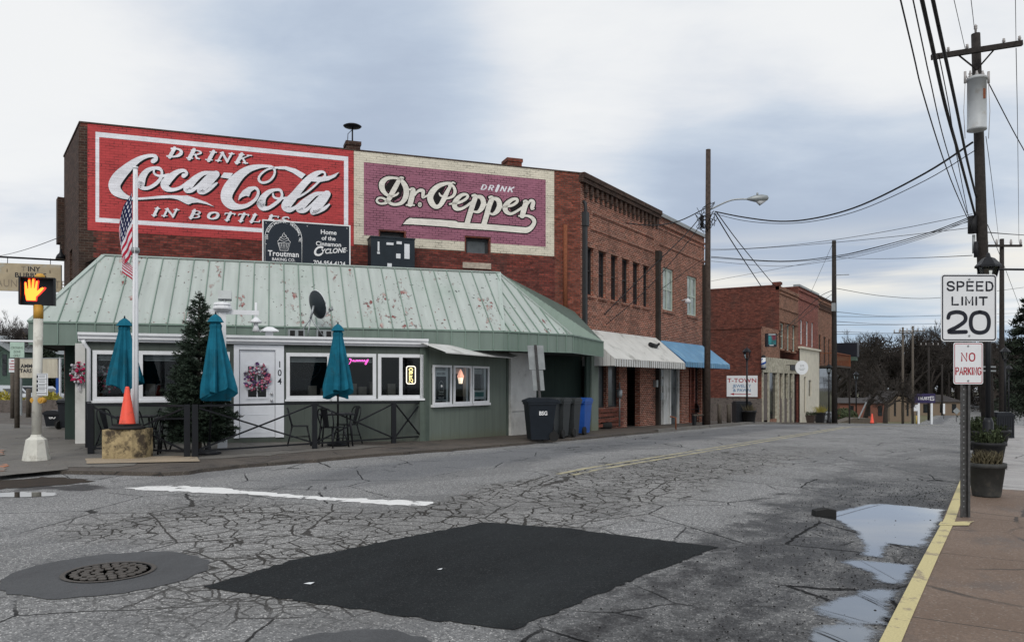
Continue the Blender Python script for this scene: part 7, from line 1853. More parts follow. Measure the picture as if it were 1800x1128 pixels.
for px, D, lb in ((1265, 36.6, 'grey bollard nearer the second utility pole'), (1281, 38.0, 'grey bollard nearer the black trash receptacle')):
    q = ray(px)*D; p = V((q.x, q.y, gz(q.y)+.06)); tt = thing('bollard', lb, 'bollard', p, 'grey bollards by the side street'); mb = MB(); mb.tube([p, p+V((0, 0, .88)), p+V((0, 0, .92))], [.10, .10, .06], 10); mb.build('shaft', MAT['wood_grey'], tt)
# ---------------------------------------------------------------- speed limit sign
q = ray(1697)*7.9; p = V((q.x, q.y, gz(q.y)+.115)); D = 7.9
tt = thing('speed_limit_sign', 'white speed limit sign above a small red lettered parking sign on a steel post', 'sign', p)
fq = Fr((p.x, p.y), (CY-.01, SY+.02)); zf = lambda y: EYE+(HOR-y)/F*D
mb = MB(); zt = zf(500); 
mb.fbox(fq, -.032, .032, p.z, zt, -.034, -.028); mb.fbox(fq, -.034, -.028, p.z, zt, -.0275, .0); mb.fbox(fq, .028, .034, p.z, zt, -.0275, .0); mb.fbox(fq, -.052, -.0345, p.z, zt, -.004, .0); mb.fbox(fq, .0345, .052, p.z, zt, -.004, .0)
mb.build('post', MAT['post_steel'], tt)
mb = MB()
z = p.z+.1
while z < zt-.8: mb.fbox(fq, -.006, .006, z, z+.012, -.0278, -.0268); z += .055
mb.build('bolt_hole', MAT['sign_back'], tt)
def plate(name, x0, x1, y0, y1, w, r, border, mat='sign_white', bm='sign_black', bw=.012, inset=.010):
    u0, u1, z0, z1 = fq.u_at(x0), fq.u_at(x1), zf(y1), zf(y0)
    def rr(d, rad): 
        out = []
        for cx_, cz, a0 in ((u1-d-rad, z1-d-rad, 0), (u0+d+rad, z1-d-rad, 90), (u0+d+rad, z0+d+rad, 180), (u1-d-rad, z0+d+rad, 270)):
            out += [(cx_+rad*math.cos(R(a0+i*18)), cz+rad*math.sin(R(a0+i*18))) for i in range(6)]
        return out
    M = MX(((fq.u.x, 0, fq.w.x, fq.o.x), (fq.u.y, 0, fq.w.y, fq.o.y), (0, 1, 0, 0), (0, 0, 0, 1)))
    mb = MB(); mb.prism(rr(0, r), w, w+.004, M); o = mb.build(name, MAT[mat], tt)
    a, b = rr(inset, r*.75), rr(inset+bw, r*.5); mb = MB()
    for i in range(len(a)): j = (i+1) % len(a); mb.poly([M @ V((*a[i], w+.0052)), M @ V((*a[j], w+.0052)), M @ V((*b[j], w+.0052)), M @ V((*b[i], w+.0052))])
    mb.build('border', MAT[bm], o)
    return o, u0, u1, z0, z1
SG = {'S': [[(.92, .80), (.75, .97), (.5, 1), (.22, .95), (.07, .77), (.2, .58), (.5, .5), (.8, .42), (.95, .24), (.8, .05), (.5, 0), (.22, .04), (.06, .22)]], 'P': [[(.1, 0), (.1, 1), (.6, 1), (.9, .9), (.93, .72), (.85, .53), (.6, .46), (.1, .46)]], 'E': [[(.9, 1), (.1, 1), (.1, 0), (.9, 0)], [(.1, .52), (.8, .52)]],
      'D': [[(.1, 0), (.1, 1), (.5, 1), (.82, .88), (.95, .5), (.82, .12), (.5, 0), (.1, 0)]], 'L': [[(.1, 1), (.1, 0), (.9, 0)]], 'I': [[(.5, 0), (.5, 1)]], 'M': [[(.05, 0), (.05, 1), (.5, .25), (.95, 1), (.95, 0)]], 'T': [[(.0, 1), (1, 1)], [(.5, 1), (.5, 0)]],
      'N': [[(.08, 0), (.08, 1), (.92, 0), (.92, 1)]], 'O': [[(.5, 1), (.2, .92), (.06, .68), (.06, .32), (.2, .08), (.5, 0), (.8, .08), (.94, .32), (.94, .68), (.8, .92), (.5, 1)]], 'A': [[(0, 0), (.5, 1), (1, 0)], [(.2, .32), (.8, .32)]], 'R': [[(.1, 0), (.1, 1), (.6, 1), (.9, .88), (.92, .72), (.82, .54), (.6, .48), (.1, .48)], [(.55, .48), (.95, 0)]],
      'K': [[(.1, 0), (.1, 1)], [(.95, 1), (.1, .38)], [(.38, .58), (.97, 0)]], 'G': [[(.92, .78), (.75, .96), (.5, 1), (.2, .92), (.06, .68), (.06, .32), (.2, .08), (.5, 0), (.8, .06), (.93, .22), (.93, .46), (.58, .46)]],
      '2': [[(.06, .72), (.15, .92), (.5, 1), (.82, .92), (.93, .72), (.85, .52), (.5, .28), (.08, .04), (.95, .04)]], '0': [[(.5, 1), (.2, .92), (.06, .68), (.06, .32), (.2, .08), (.5, 0), (.8, .08), (.94, .32), (.94, .68), (.8, .92), (.5, 1)]]}
def hwy(mb, s, px0, px1, y0, y1, w, st, gaps=.28, widths={}):
    """road-sign letters as even strokes between the given pixel limits"""
    u0, u1, z0, z1 = fq.u_at(px0), fq.u_at(px1), zf(y1), zf(y0)
    ws_ = [widths.get(c_, .28 if c_ == 'I' else 1.0) for c_ in s]; tot = sum(ws_)+gaps*(len(s)-1); cw_ = (u1-u0)/tot; x = u0
    for c_, k_ in zip(s, ws_):
        for stk in SG[c_]:
            rnd_ = len(stk) > 5 and c_ not in 'M'
            pts = [(x+cw_*k_*a, z0+st/2+(z1-z0-st)*b, st) for a, b in stk]
            ribbon(mb, pts, lambda X_, Y_, e=0.0: fq.p(X_, Y_, w+e), 0, smooth=(c_ in 'SOG20'), minw=.002)
            if c_ not in 'SOG20':
                for X_, Y_, s_ in pts: mb.poly([fq.p(X_+st/2*math.cos(t_*.7854+.3927)*1.06, Y_+st/2*math.sin(t_*.7854+.3927)*1.06, w-.0001) for t_ in range(8)])
        x += cw_*(k_+gaps)
o, *_ = plate('speed_plate', 1653.5, 1751.5, 482, 600, .002, .035, True)
for args in (('SPEED', 1664, 1745, 494, 512, .0075, .0185, .30), ('LIMIT', 1672, 1734, 521, 537, .0075, .0185, .32), ('20', 1664, 1739, 545, 588, .0075, .040, .14)):
    mb = MB(); hwy(mb, *args); mb.build('lettering', MAT['sign_black'], o)
for x, y in ((1703, 491), (1703, 590)): mb = MB(); c_ = fq.p(fq.u_at(x), zf(y), .007); mb.tube([c_, c_+fq.w*.006], .010, 10); mb.build('bolt', MAT['sign_back'], o)
o, *_ = plate('parking_plate', 1675.5, 1727.5, 602, 675, .002, .022, True, bm='sign_red', bw=.006, inset=.009)
for args in (('NO', 1689, 1713, 619.5, 635, .0075, .0125, .35), ('PARKING', 1679, 1723.5, 645, 659, .0075, .0105, .28)):
    mb = MB(); hwy(mb, *args); mb.build('lettering', MAT['sign_red'], o)
for x, y in ((1701, 608), (1701, 669)): mb = MB(); c_ = fq.p(fq.u_at(x), zf(y), .007); mb.tube([c_, c_+fq.w*.006], .009, 10); mb.build('bolt', MAT['galvanised'], o)
# ---------------------------------------------------------------- utility poles
def upole(px0, py0, px1, D, r0, r1, label, zb=None, mat='wood_pole', D1=None):
    b = ray(px0)*D; b.z = gz(b.y)-.05 if zb is None else zb; top = at(px1, py0, D1 or D)
    tt = thing('utility_pole', label, 'utility pole', b, None); mb = MB(); mb.tube([b, b+(top-b)*.5, top], [r0, (r0+r1)/2, r1], 12); mb.build('shaft', MAT[mat], tt); return tt, b, top
up1, b1_, t1_ = upole(1738, 60, 1715, 20.0, .155, .105, 'big utility pole with a transformer and crossarm on the right', mat='wood_pole_dark')
def onp(b, t_, z): return b+(t_-b)*((z-b.z)/(t_.z-b.z))
Z1 = lambda y: EYE+(HOR-y)/F*20.0
a, b = at(1637, 101, 19.9), at(1797, 76, 19.4); 
mb = MB(); mb.bar(a, b, .10, .125); ca = mb.build('crossarm', MAT['wood_pole_dark'], up1, bevel=.008)
for f_ in (.03, .19, .40, .80, .97):
    q = a+(b-a)*f_; mb = MB(); mb.lathe([(.012, .05), (.02, .09), (.045, .10), (.02, .12), (.045, .135), (.02, .155), (.035, .18), (.001, .2)], q, 8); mb.build('insulator', MAT['insulator'], ca)
q = onp(b1_, t1_, t1_.z); mb = MB(); mb.lathe([(.02, -.05), (.03, .12), (.05, .14), (.025, .17), (.05, .19), (.03, .22), (.001, .26)], q, 8); mb.build('insulator', MAT['insulator'], up1)
mb = MB(); c_ = onp(b1_, t1_, Z1(125)); mb.bar(c_+V((0, -.1, 0)), a+(b-a)*.28, .03, .03); mb.build('brace', MAT['wood_pole_dark'], up1)
mb = MB(); mb.bar(c_+V((0, -.1, 0)), a+(b-a)*.72, .03, .03); mb.build('brace', MAT['wood_pole_dark'], up1)
c_ = onp(b1_, t1_, Z1(238)); c_ = c_-V((-SY, CY, 0))*.36-V((CY, SY, 0))*.27; zt = Z1(146)
tr = MB(); tr.lathe([(.18, 0), (.225, .01), (.225, .06), (.218, .07), (.218, zt-c_.z-.08), (.235, zt-c_.z-.08), (.235, zt-c_.z-.02), (.16, zt-c_.z+.02), (.001, zt-c_.z+.03)], c_, 24); tr_ = tr.build('transformer', MAT['transformer_grey'], up1)
for x in (-.17, .0, .15):
    mb = MB(); q = c_+V((CY, SY, 0))*x+V((0, 0, zt-c_.z)); mb.lathe([(.03, -.02), (.045, .03), (.025, .06), (.045, .09), (.025, .12), (.02, .17)], q, 8); mb.build('bushing', MAT['insulator'], tr_)
mb = MB(); q = c_+V((CY, SY, 0))*.06-V((-SY, CY, 0))*.218; mb.box((-.03, -.004, .75), (.03, .004, 1.0), MX.Translation(q) @ MX.Rotation(YAW, 4, 'Z')); mb.build('rust_streak', MAT['rust'], tr_)
for s_ in (-1, 1):
    mb = MB(); q = c_+V((CY, SY, 0))*(s_*.30); mb.tube([q+V((0, 0, zt-c_.z+.15)), q+V((0, 0, zt-c_.z-.15))], .03, 8); mb.tube([q+V((0, 0, zt-c_.z+.1)), c_+V((CY, SY, 0))*(s_*.2)+V((0, 0, zt-c_.z-.1))], .012, 5); mb.tube([q+V((0, 0, zt-c_.z-.15)), q+V((s_*.03, 0, .5)), q+V((0, 0, -.2))], .008, 5); mb.build('arrester', MAT['insulator'], up1)
c_ = onp(b1_, t1_, Z1(393)); mb = MB(); mb.tube([c_+V((-.2, -.1, .2)), c_+V((-.2, -.1, -.25))], .11, 8); mb.build('splice_box', MAT['cable'], up1); mb = MB(); mb.tube([c_+V((-.12, -.25, -.5)), c_+V((-.12, -.25, -.9))], .05, 8); mb.build('splice_box', MAT['cable'], up1)
mb = MB(); c_ = onp(b1_, t1_, Z1(425)); mb.tube([c_+V((-CY*.22, -SY*.22, .18)), c_+V((-CY*.22, -SY*.22, -.3))], .035, 8); mb.build('conduit', MAT['sign_back'], up1)
mb = MB(); c_ = onp(b1_, t1_, Z1(473)); mb.tube([c_, c_+V((2.0*CY, 2.0*SY, -.02))], .03, 6); mb.build('banner_arm', MAT['black_iron'], up1)
for y in (645, 652): 
    mb = MB(); c_ = onp(b1_, t1_, Z1(y)); mb.lathe([(.215, -.02), (.215, .02)], c_, 12); mb.build('strap', MAT['sign_back'], up1)
up2, b2_, t2_ = upole(1243, 263, 1245, 33.4, .145, .105, 'bare topped utility pole with a street light arm beside the blue awning')
Z2 = lambda y: EYE+(HOR-y)/F*33.4
ar0, ar1 = at(1249, 368, 33.3), at(1315, 350, 33.0); mid = at(1285, 352, 33.1)
mb = MB(); mb.tube([q for q in catmull([tuple(ar0), tuple(mid), tuple(ar1)], 6)], .035, 8); mb.build('light_arm', MAT['galvanised'], up2)
e = at(1346, 348, 33.0); dx = (e-ar1).normalized()
mb = MB(); mb.tube([ar1-dx*.05, ar1+dx*.1, ar1+dx*.3, ar1+dx*.6, ar1+dx*.82, ar1+dx*.88], [.04, .09, .15, .16, .11, .03], 12); mb.tube([ar1+dx*.4+V((0, 0, .14)), ar1+dx*.4+V((0, 0, .24))], .045, 8); mb.build('light_head', MAT['sign_back'], up2)
mb = MB(); mb.tube([ar1+dx*.35+V((0, 0, -.10)), ar1+dx*.5+V((0, 0, -.2)), ar1+dx*.75+V((0, 0, -.10))], [.05, .12, .05], 10); mb.build('lens', MAT['blind'], up2)
mb = MB(); rn = random.Random(5)
for i in range(12):
    c_ = onp(b2_, t2_, Z2(rn.uniform(362, 400))); l = [c_+V((rn.uniform(-.5, .5), rn.uniform(-.5, .2), rn.uniform(-.3, .4))) for _ in range(3)]; mb.tube([c_]+[V(q[:3]) for q in catmull([tuple(q) for q in l], 4)], .014, 4)
c_ = onp(b2_, t2_, Z2(392)); mb.tube([c_+V((-.2, -.2, .3)), c_+V((-.2, -.2, -.2))], .08, 8)
mb.build('cable_tangle', MAT['cable'], up2)
up3, b3_, t3_ = upole(1467, 423, 1466, 57.6, .21, .15, 'plain dark utility pole at the far end of the brick row', mat='wood_pole_dark')
mb = MB(); c_ = at(1466.5, 505, 57.3); mb.box((-.12, -.12, -.3), (.12, .12, .3), MX.Translation(c_+V((0, -.3, -1.5)))); mb.tube([c_+V((.1, 0, .9)), c_+V((1.0, .2, .9))], .03, 5); mb.build('bracket', MAT['sign_back'], up3)
def tpole(px, y0, D, arms, label, mat='wood_pole_dark', r=.17, zb=None):
    tt, b, tp = upole(px, y0, px, D, r, r*.75, label, zb=zb, mat=mat)
    for x0, x1, y in arms:
        a, c_ = at(x0, y, D-.2), at(x1, y, D-.2); mb = MB(); mb.bar(a, c_, .14, .14); o = mb.build('crossarm', MAT[mat], tt)
        for f_ in (.03, .3, .7, .97): mb = MB(); q = a+(c_-a)*f_; mb.lathe([(.06, .05), (.08, .2), (.05, .4), (.001, .45)], q, 6); mb.build('insulator', MAT['insulator'], o)
    return tt
tpole(1761, 420, 50, [(1733, 1796, 432)], 'second crossarm utility pole along the right pavement')
tpole(1587, 575, 97, [(1571, 1604, 585)], 'left of the twin crossarm poles far down the street', 'wood_grey', .16)
tpole(1604.5, 573, 105, [(1581, 1626, 582)], 'right of the twin crossarm poles far down the street', 'wood_grey', .17)
tpole(1632.5, 602, 130, [(1618, 1650, 607)], 'crossarm pole standing at the bank sign far down the street', r=.2)
tpole(1656, 640, 150, [], 'thin far pole left of the diamond sign', r=.2); tpole(1668, 655, 165, [], 'thinnest far pole nearest the diamond sign', r=.2)
# ---------------------------------------------------------------- overhead wires
def wire(pts, r, label, sag=0.0, nm='overhead_wire', ext=0.0):
    P = [at(*q) for q in pts]
    if ext: P.append(P[-1]+(P[-1]-P[-2]).normalized()*ext)
    if len(P) == 2:
        a, b = P; Q = [a+(b-a)*(i/14)-V((0, 0, sag*4*(i/14)*(1-i/14))) for i in range(15)]
    else: Q = [V(q) for q in catmull([tuple(q) for q in P], 6)]
    tt = tag(MB().tube(Q, r, 5).build(nm, MAT['cable'], None, Q[0]), label, 'wire', 'overhead wires'); return tt
wire([(1714, 378, 20), (1688, 281, 15.5), (1662, 187, 12.7), (1636, 68, 10.4), (1621, 0, 9.5)], .028, 'left of the two thick black cables rising steeply from the transformer pole', ext=14)
wire([(1716, 346, 20), (1700, 281, 16.5), (1679, 179, 13.0), (1651, 51, 10.3), (1640, 0, 9.6)], .026, 'right of the two thick black cables rising steeply from the transformer pole', ext=14)
wire([(1710, 404, 20), (1671, 315, 14.8), (1624, 170, 11.0), (1583, 0, 8.6)], .010, 'leftmost thin wire rising steeply over the street', ext=14)
wire([(1700, 375, 20), (1662, 255, 14.0), (1634, 136, 11.0), (1605, 0, 9.0)], .009, 'second thin wire from the left rising steeply over the street', ext=14)
wire([(1706, 400, 20), (1683, 280, 15.0), (1668, 187, 12.7), (1650, 95, 11.0)], .008, 'thin wire between the thick cables and the transformer pole')
wire([(1697, 88, 19.9), (1677, 0, 15)], .007, 'bare wire from the left half of the top crossarm', ext=9)
wire([(1713, 52, 20), (1707, 0, 16)], .008, 'bare wire from the very top of the transformer pole', ext=9)
wire([(1786, 72, 19.4), (1785, 0, 15)], .007, 'bare wire from the right end of the top crossarm to the top of the view', ext=9)
wire([(1786, 85, 19.4), (1789, 250, 28), (1791, 425, 49)], .010, 'bare wire down from the right crossarm end to the second pole')
wire([(1737, 145, 20), (1781, 230, 22), (1812, 285, 24)], .014, 'wire slanting down to the right edge of the view')
wire([(1733, 240, 20), (1745, 330, 27), (1756, 425, 49)], .009, 'thin wire dropping right of the transformer toward the second pole')
wire([(1736, 395, 20), (1770, 480, 35), (1800, 560, 50)], .010, 'thin wire dropping to the dark conifer on the right')
wire([(1730, 408, 20), (1780, 412, 30), (1830, 415, 40)], .016, 'level wire leaving the transformer pole to the right')
wire([(1710, 250, 20), (1627, 304, 21.5), (1515, 360, 24.5), (1435, 383, 27), (1371, 389, 29.3), (1308, 382, 31.6), (1257, 372, 33.3)], .028, 'thick twisted cable drooping across the street below the street light')
wire([(1713, 265, 20), (1627, 317, 21.5), (1515, 368, 24.5), (1435, 388, 27), (1371, 393, 29.3), (1308, 388, 31.6), (1257, 376, 33.3)], .012, 'thin cable drooping just below the thick twisted one')
for i, (ya, pts, lb) in enumerate(((380, [(1627, 411, 23), (1530, 437, 27), (1467, 450, 29), (1371, 459, 31), (1250, 451, 33.3)], 'upper cable of the drooping bundle that crosses behind the third pole'), (383, [(1627, 414, 23), (1530, 441, 27), (1467, 453, 29), (1371, 460, 31), (1250, 453, 33.3)], 'middle cable of the drooping bundle that crosses behind the third pole'), (386, [(1627, 417, 23), (1530, 445, 27), (1467, 457, 29), (1371, 468, 31), (1250, 459, 33.3)], 'lowest cable of the drooping bundle that crosses behind the third pole'))):
    wire([(1709, ya, 20)]+pts, .014-.003*i, lb)
wire([(1709, 376, 20), (1250, 438, 33.3)], .008, 'upper straight thin wire between the two nearest poles', .25); wire([(1709, 400, 20), (1250, 440, 33.3)], .008, 'lower straight thin wire between the two nearest poles', .1)
wire([(1709, 388, 20), (1480, 450, 29), (1250, 494, 33.3)], .007, 'thin wire slanting down to the left over the brick row'); wire([(1709, 449, 20), (1467, 452, 57)], .010, 'nearly level thin wire to the top of the third pole', .1)
wire([(1257, 376, 33.2), (1290, 430, 40), (1338, 503, 50)], .028, 'left of the two drop cables falling to the dark brick roof'); wire([(1259, 372, 33.2), (1302, 430, 40), (1362, 503, 51)], .024, 'right of the two drop cables falling to the dark brick roof')
wire([(1240, 366, 33.3), (1195, 388, 32), (1150, 396, 31), (1100, 392, 29.8)], .024, 'service cable from the second pole to the wall under the cornice')
wire([(1238, 372, 33.3), (1205, 412, 32), (1130, 485, 30), (1062, 553, 27.9)], .020, 'service cable slanting across the tall narrow windows'); wire([(1239, 378, 33.3), (1215, 418, 32.2), (1140, 505, 30.5), (1066, 570, 28.0)], .016, 'lower service cable slanting across the tall narrow windows')
wire([(1236, 455, 33.3), (1190, 488, 33), (1160, 510, 32.5)], .012, 'thin service wire between the pole and the pale windows')
wire([(1471, 507, 57.5), (1560, 521, 66), (1655, 523, 77), (1800, 505, 95)], .022, 'wire from the third pole to the right behind the speed limit sign')
wire([(1464, 510, 57.4), (1440, 522, 57), (1405, 555, 56), (1365, 590, 50)], .022, 'black service drop from the third pole to the box sign'); wire([(1464, 516, 57.4), (1440, 534, 57), (1390, 575, 54)], .018, 'lower black service drop from the third pole')
wire([(1463, 430, 57.5), (1425, 515, 57)], .012, 'thin guy wire at the top of the third pole')
for i, (ya, yb) in enumerate(((548, 556), (556, 556), (565, 570), (571, 570), (583, 585), (587, 587))):
    wire([(1470, ya, 58), (1590+5*i, yb, 100), (1800, yb-6, 130)], .020, ('highest', 'second', 'third', 'fourth', 'fifth', 'lowest')[i]+' of the six far wires low in the sky right of the third pole')
wire([(-10, 451, 40), (112, 414, 24)], .012, 'thin wire at the left edge meeting the end wall of the brick building', .1)
wire([(1225, 365, 33), (1232, 380, 33.2), (1228, 395, 33.1), (1238, 410, 33.3)], .012, 'loose looped wire on the left of the second pole')
# ---------------------------------------------------------------- far trees, thicket, houses, signs, car
def tree_mesh(seed, h, spread=.55, levels=5, fan=3, up=.35, trunk_h=.22, r0=.02, tw=1.0):
    rn = random.Random(seed); T, K = MB(), MB()
    def grow(p, d, L, r, lv):
        e = p; n = 2 if lv > 1 else 1; pts = [p]; dd = d.copy()
        for i in range(n):
            dd = (dd+V((rn.gauss(0, .10), rn.gauss(0, .10), rn.gauss(.03, .06)))).normalized(); e = e+dd*(L/n); pts.append(e)
        (T if lv == levels else K).tube(pts, [r*(1-.35*i/n) for i in range(n+1)], 6 if lv >= levels-1 else 3, False)
        if lv == 0: return
        m = fan+(1 if rn.random() < .5 else 0)
        for i in range(m):
            a = 6.283*(i+rn.random()*.7)/m; ax = dd.cross(V((rn.uniform(-1, 1), rn.uniform(-1, 1), .2))).normalized()
            nd = (dd*rn.uniform(.55, 1.0)+(MX.Rotation(a, 3, dd) @ ax)*spread*rn.uniform(.7, 1.3)+V((0, 0, up*.4))).normalized()
            st = p+(e-p)*rn.uniform(.55, 1.0) if lv < levels else p+(e-p)*rn.uniform(.75, 1.0)
            grow(st, nd, L*rn.uniform(.58, .82), max(r*.52, .010*h/10*tw), lv-1)
    grow(V((0, 0, 0)), V((0, 0, 1)), h*trunk_h, h*r0, levels)
    kk = h/max(q.z for q in K.v)
    for o in (T, K): o.v = [V((q.x*kk, q.y*kk, q.z*kk)) for q in o.v]
    return T, K
def merge(mb, o, loc, sc, rz):
    M = MX.Translation(loc) @ MX.Rotation(rz, 4, 'Z') @ MX.Scale(sc, 4); b = len(mb.v)
    mb.v += [M @ q for q in o.v]; mb.f += [tuple(i+b for i in f_) for f_ in o.f]; mb.uv += o.uv; mb.sm += o.sm
KINDS = [tree_mesh(41, 10, .62, 6, 3, .45, .20), tree_mesh(7, 10, .5, 6, 3, .7, .26), tree_mesh(23, 10, .8, 6, 3, .25, .17)]
PROT = {}
def bare_tree(px, D, h, zb, label, ki, rz=0.0, grp='bare winter trees'):
    q = ray(px)*D
    if ki not in PROT:
        o = thing('bare_tree', label, 'tree', (0, 0, 0), grp); KINDS[ki][0].build('trunk', MAT['bark_dark'], o); KINDS[ki][1].build('crown', MAT['twig'], o); PROT[ki] = o
    else: o = copy_tree(PROT[ki])
    place(o, (q.x, q.y, gz(q.y)+.0 if zb is None else zb), rz, h/10.0, label); o['group'] = grp
for px, D, h, zb, lb, ki, rz in ((1519, 92, 7.6, None, 'rounded bare tree between the far lamp and the orange cone', 2, .3), (1556, 96, 7.4, None, 'rounded bare tree right of the far orange cone', 2, 2.1), (1552, 150, 17, None, 'tall bare tree rising above the two rounded ones', 0, 1.0), (1494, 145, 16.5, None, 'tall bare tree just right of the third utility pole', 1, .4),
                                 (1636, 165, 20, None, 'tall bare tree behind the far crossarm poles', 1, 2.2), (1685, 170, 19, None, 'tall bare tree behind the diamond sign', 0, 2.9), (1740, 150, 14, None, 'bare tree at the vanishing end of the street', 2, 1.4), (1600, 160, 18, None, 'tall bare tree behind the twin poles', 0, 4.0), (20, 95, 10.5, 0, 'bare pale tree under the hanging sign at the far left', 1, .8), (46, 60, 6, 0, 'small bare tree beside the green mansard at the far left', 0, 2.0)):
    bare_tree(px, D, h, zb, lb, ki, rz)
mbt = MB(); rn = random.Random(99)
LOWK = [tree_mesh(61, 10, .6, 5, 3, .4, .2, tw=1.4), tree_mesh(62, 10, .75, 5, 3, .3, .15, tw=1.4)]
for i in range(85):
    px = rn.uniform(1455, 1830); D = rn.uniform(165, 260); q = ray(px)*D; T, K = LOWK[i % 2]; sc = rn.uniform(1.15, 1.75)*(1.1 if px > 1580 else .95)
    z = gz(q.y)
    merge(mbt, T, V((q.x, q.y, z)), sc, rn.uniform(0, 6)); merge(mbt, K, V((q.x, q.y, z)), sc, rn.uniform(0, 6))
kind(mbt.build('far_wood', MAT['twig']), 'stuff')
# undergrowth that closes the view under those crowns
mbu = MB()
for i in range(14000):
    px = rn.uniform(1440, 1840); D = rn.uniform(170, 290); q = ray(px)*D; z = gz(q.y)+rn.random()**1.25*13.5*(1.0+.22*math.sin(px*.05)+.12*math.sin(px*.13)); s_ = rn.uniform(.25, .7)
    a = V((q.x, q.y, z)); d1 = V((rn.uniform(-1, 1), rn.uniform(-1, 1), rn.uniform(-.6, 1.0))).normalized()*s_*1.6; d2 = d1.cross(V((rn.uniform(-1, 1), rn.uniform(-1, 1), rn.uniform(-1, 1)))).normalized()*s_*.3
    mbu.poly([a-d1, a-d2, a+d1, a+d2])
kind(mbu.build('undergrowth', MAT['twig']), 'stuff')
# conifer at the right edge
def conifer(px, D, h, label, w=.26, z0=None):
    q = ray(px)*D; p = V((q.x, q.y, gz(q.y) if z0 is None else z0)); tt = thing('conifer', label, 'tree', p); rn = random.Random(int(px)); mb = MB(); mb.tube([p, p+V((0, 0, h))], [h*.022, .03], 8); mb.build('trunk', MAT['bark_dark'], tt); mb = MB()
    for i in range(int(230)):
        t_ = .12+.88*(i/230); L = h*w*(1-t_)**.7*rn.uniform(.5, 1.15)+.3; a = rn.uniform(0, 6.28); s_ = p+V((0, 0, h*t_)); e = s_+V((math.cos(a)*L, math.sin(a)*L, L*rn.uniform(-.35, .1)))
        for j in range(40):
            f_ = rn.uniform(.15, 1.05); c_ = s_+(e-s_)*f_+V((rn.gauss(0, .14), rn.gauss(0, .14), rn.gauss(-.1, .16)))*L*.35; d1 = V((rn.uniform(-1, 1), rn.uniform(-1, 1), rn.uniform(-.8, .2))).normalized()*rn.uniform(.12, .34); d2 = d1.cross(V((rn.uniform(-1, 1), rn.uniform(-1, 1), 1))).normalized()*.05; mb.poly([c_-d1, c_-d2, c_+d1, c_+d2])
    mb.build('crown', MAT['pine_needle'], tt)
conifer(1806, 62, 10.5, 'dark conifer at the right edge behind the second crossarm pole', .30)
conifer(1835, 78, 13, 'dark conifer mostly beyond the right edge', .3); conifer(66, 62, 5.8, 'dark shrubby conifer behind the parking sign at the far left', .4, 0)
# house and low shop far down the street
def house(px0, px1, y0, y1, yr, D, mat, label, roofm='roof_shingle', deep=9, gable=True):
    a, b = at(px0, y1, D), at(px1, y1, D); fq = Fr((a.x, a.y), (b-a).to_2d()); L = (b-a).length; z0, z1, zr_ = a.z-1.5, EYE+(HOR-y0)/F*D, EYE+(HOR-yr)/F*D
    tt = thing('house', label, 'house', (a.x, a.y, z0)); mb = MB()
    mb.fquad(fq, 0, L, z0, z1, 0); mb.poly([fq.p(0, z0, 0), fq.p(0, z0, -deep), fq.p(0, z1, -deep), fq.p(0, z1, 0)][::-1]); mb.poly([fq.p(L, z0, 0), fq.p(L, z0, -deep), fq.p(L, z1, -deep), fq.p(L, z1, 0)])
    if gable: mb.poly([fq.p(0, z1, 0), fq.p(L, z1, 0), fq.p(L/2, zr_, 0)])
    mb.build('wall', MAT[mat], tt); mb = MB()
    if gable:
        for s_ in (0, 1):
            u = -.3 if s_ == 0 else L+.3; mb.poly([fq.p(u, z1-.2, .4), fq.p(L/2, zr_+.1, .4), fq.p(L/2, zr_+.1, -deep), fq.p(u, z1-.2, -deep)]); mb.poly([fq.p(u, z1-.35, .4), fq.p(L/2, zr_-.05, .4), fq.p(L/2, zr_+.1, .4), fq.p(u, z1-.2, .4)])
    else:
        mb.poly([fq.p(-.3, z1, .4), fq.p(L+.3, z1, .4), fq.p(L*.88, zr_, -deep/2), fq.p(L*.12, zr_, -deep/2)]); mb.poly([fq.p(-.3, z1, .4), fq.p(L*.12, zr_, -deep/2), fq.p(-.3, z1, -deep)]); mb.poly([fq.p(L+.3, z1, .4), fq.p(L*.88, zr_, -deep/2), fq.p(L+.3, z1, -deep)])
    mb.build('roof', MAT[roofm], tt)
    for f_ in (.2, .55, .8):
        mb = MB(); mb.fbox(fq, L*f_, L*f_+.09*L, z0+1.6, z1-.4, .0, .05); mb.build('window', MAT['dark_pane'], tt)
    return tt
house(1564, 1601, 703, 732, 688, 125, 'house_tan', 'tan gabled house behind the twin poles'); house(1606, 1690, 706, 726, 694, 150, 'house_tan', 'long low house with a dark hipped roof behind the bank sign', gable=False)
house(1476, 1560, 708, 732, 700, 112, 'house_red', 'low red brick shop behind the rounded bare trees', gable=False)
house(-60, 21, 613, 662, 590, 58, 'house_green', 'green and brick shop with a pale roof at the far left', 'sign_back', gable=True); house(22, 60, 600, 655, 578, 80, 'house_tan', 'tan gabled house behind the parking sign at the far left')
mb = MB(); p = gpt(1719/1.06, 744)
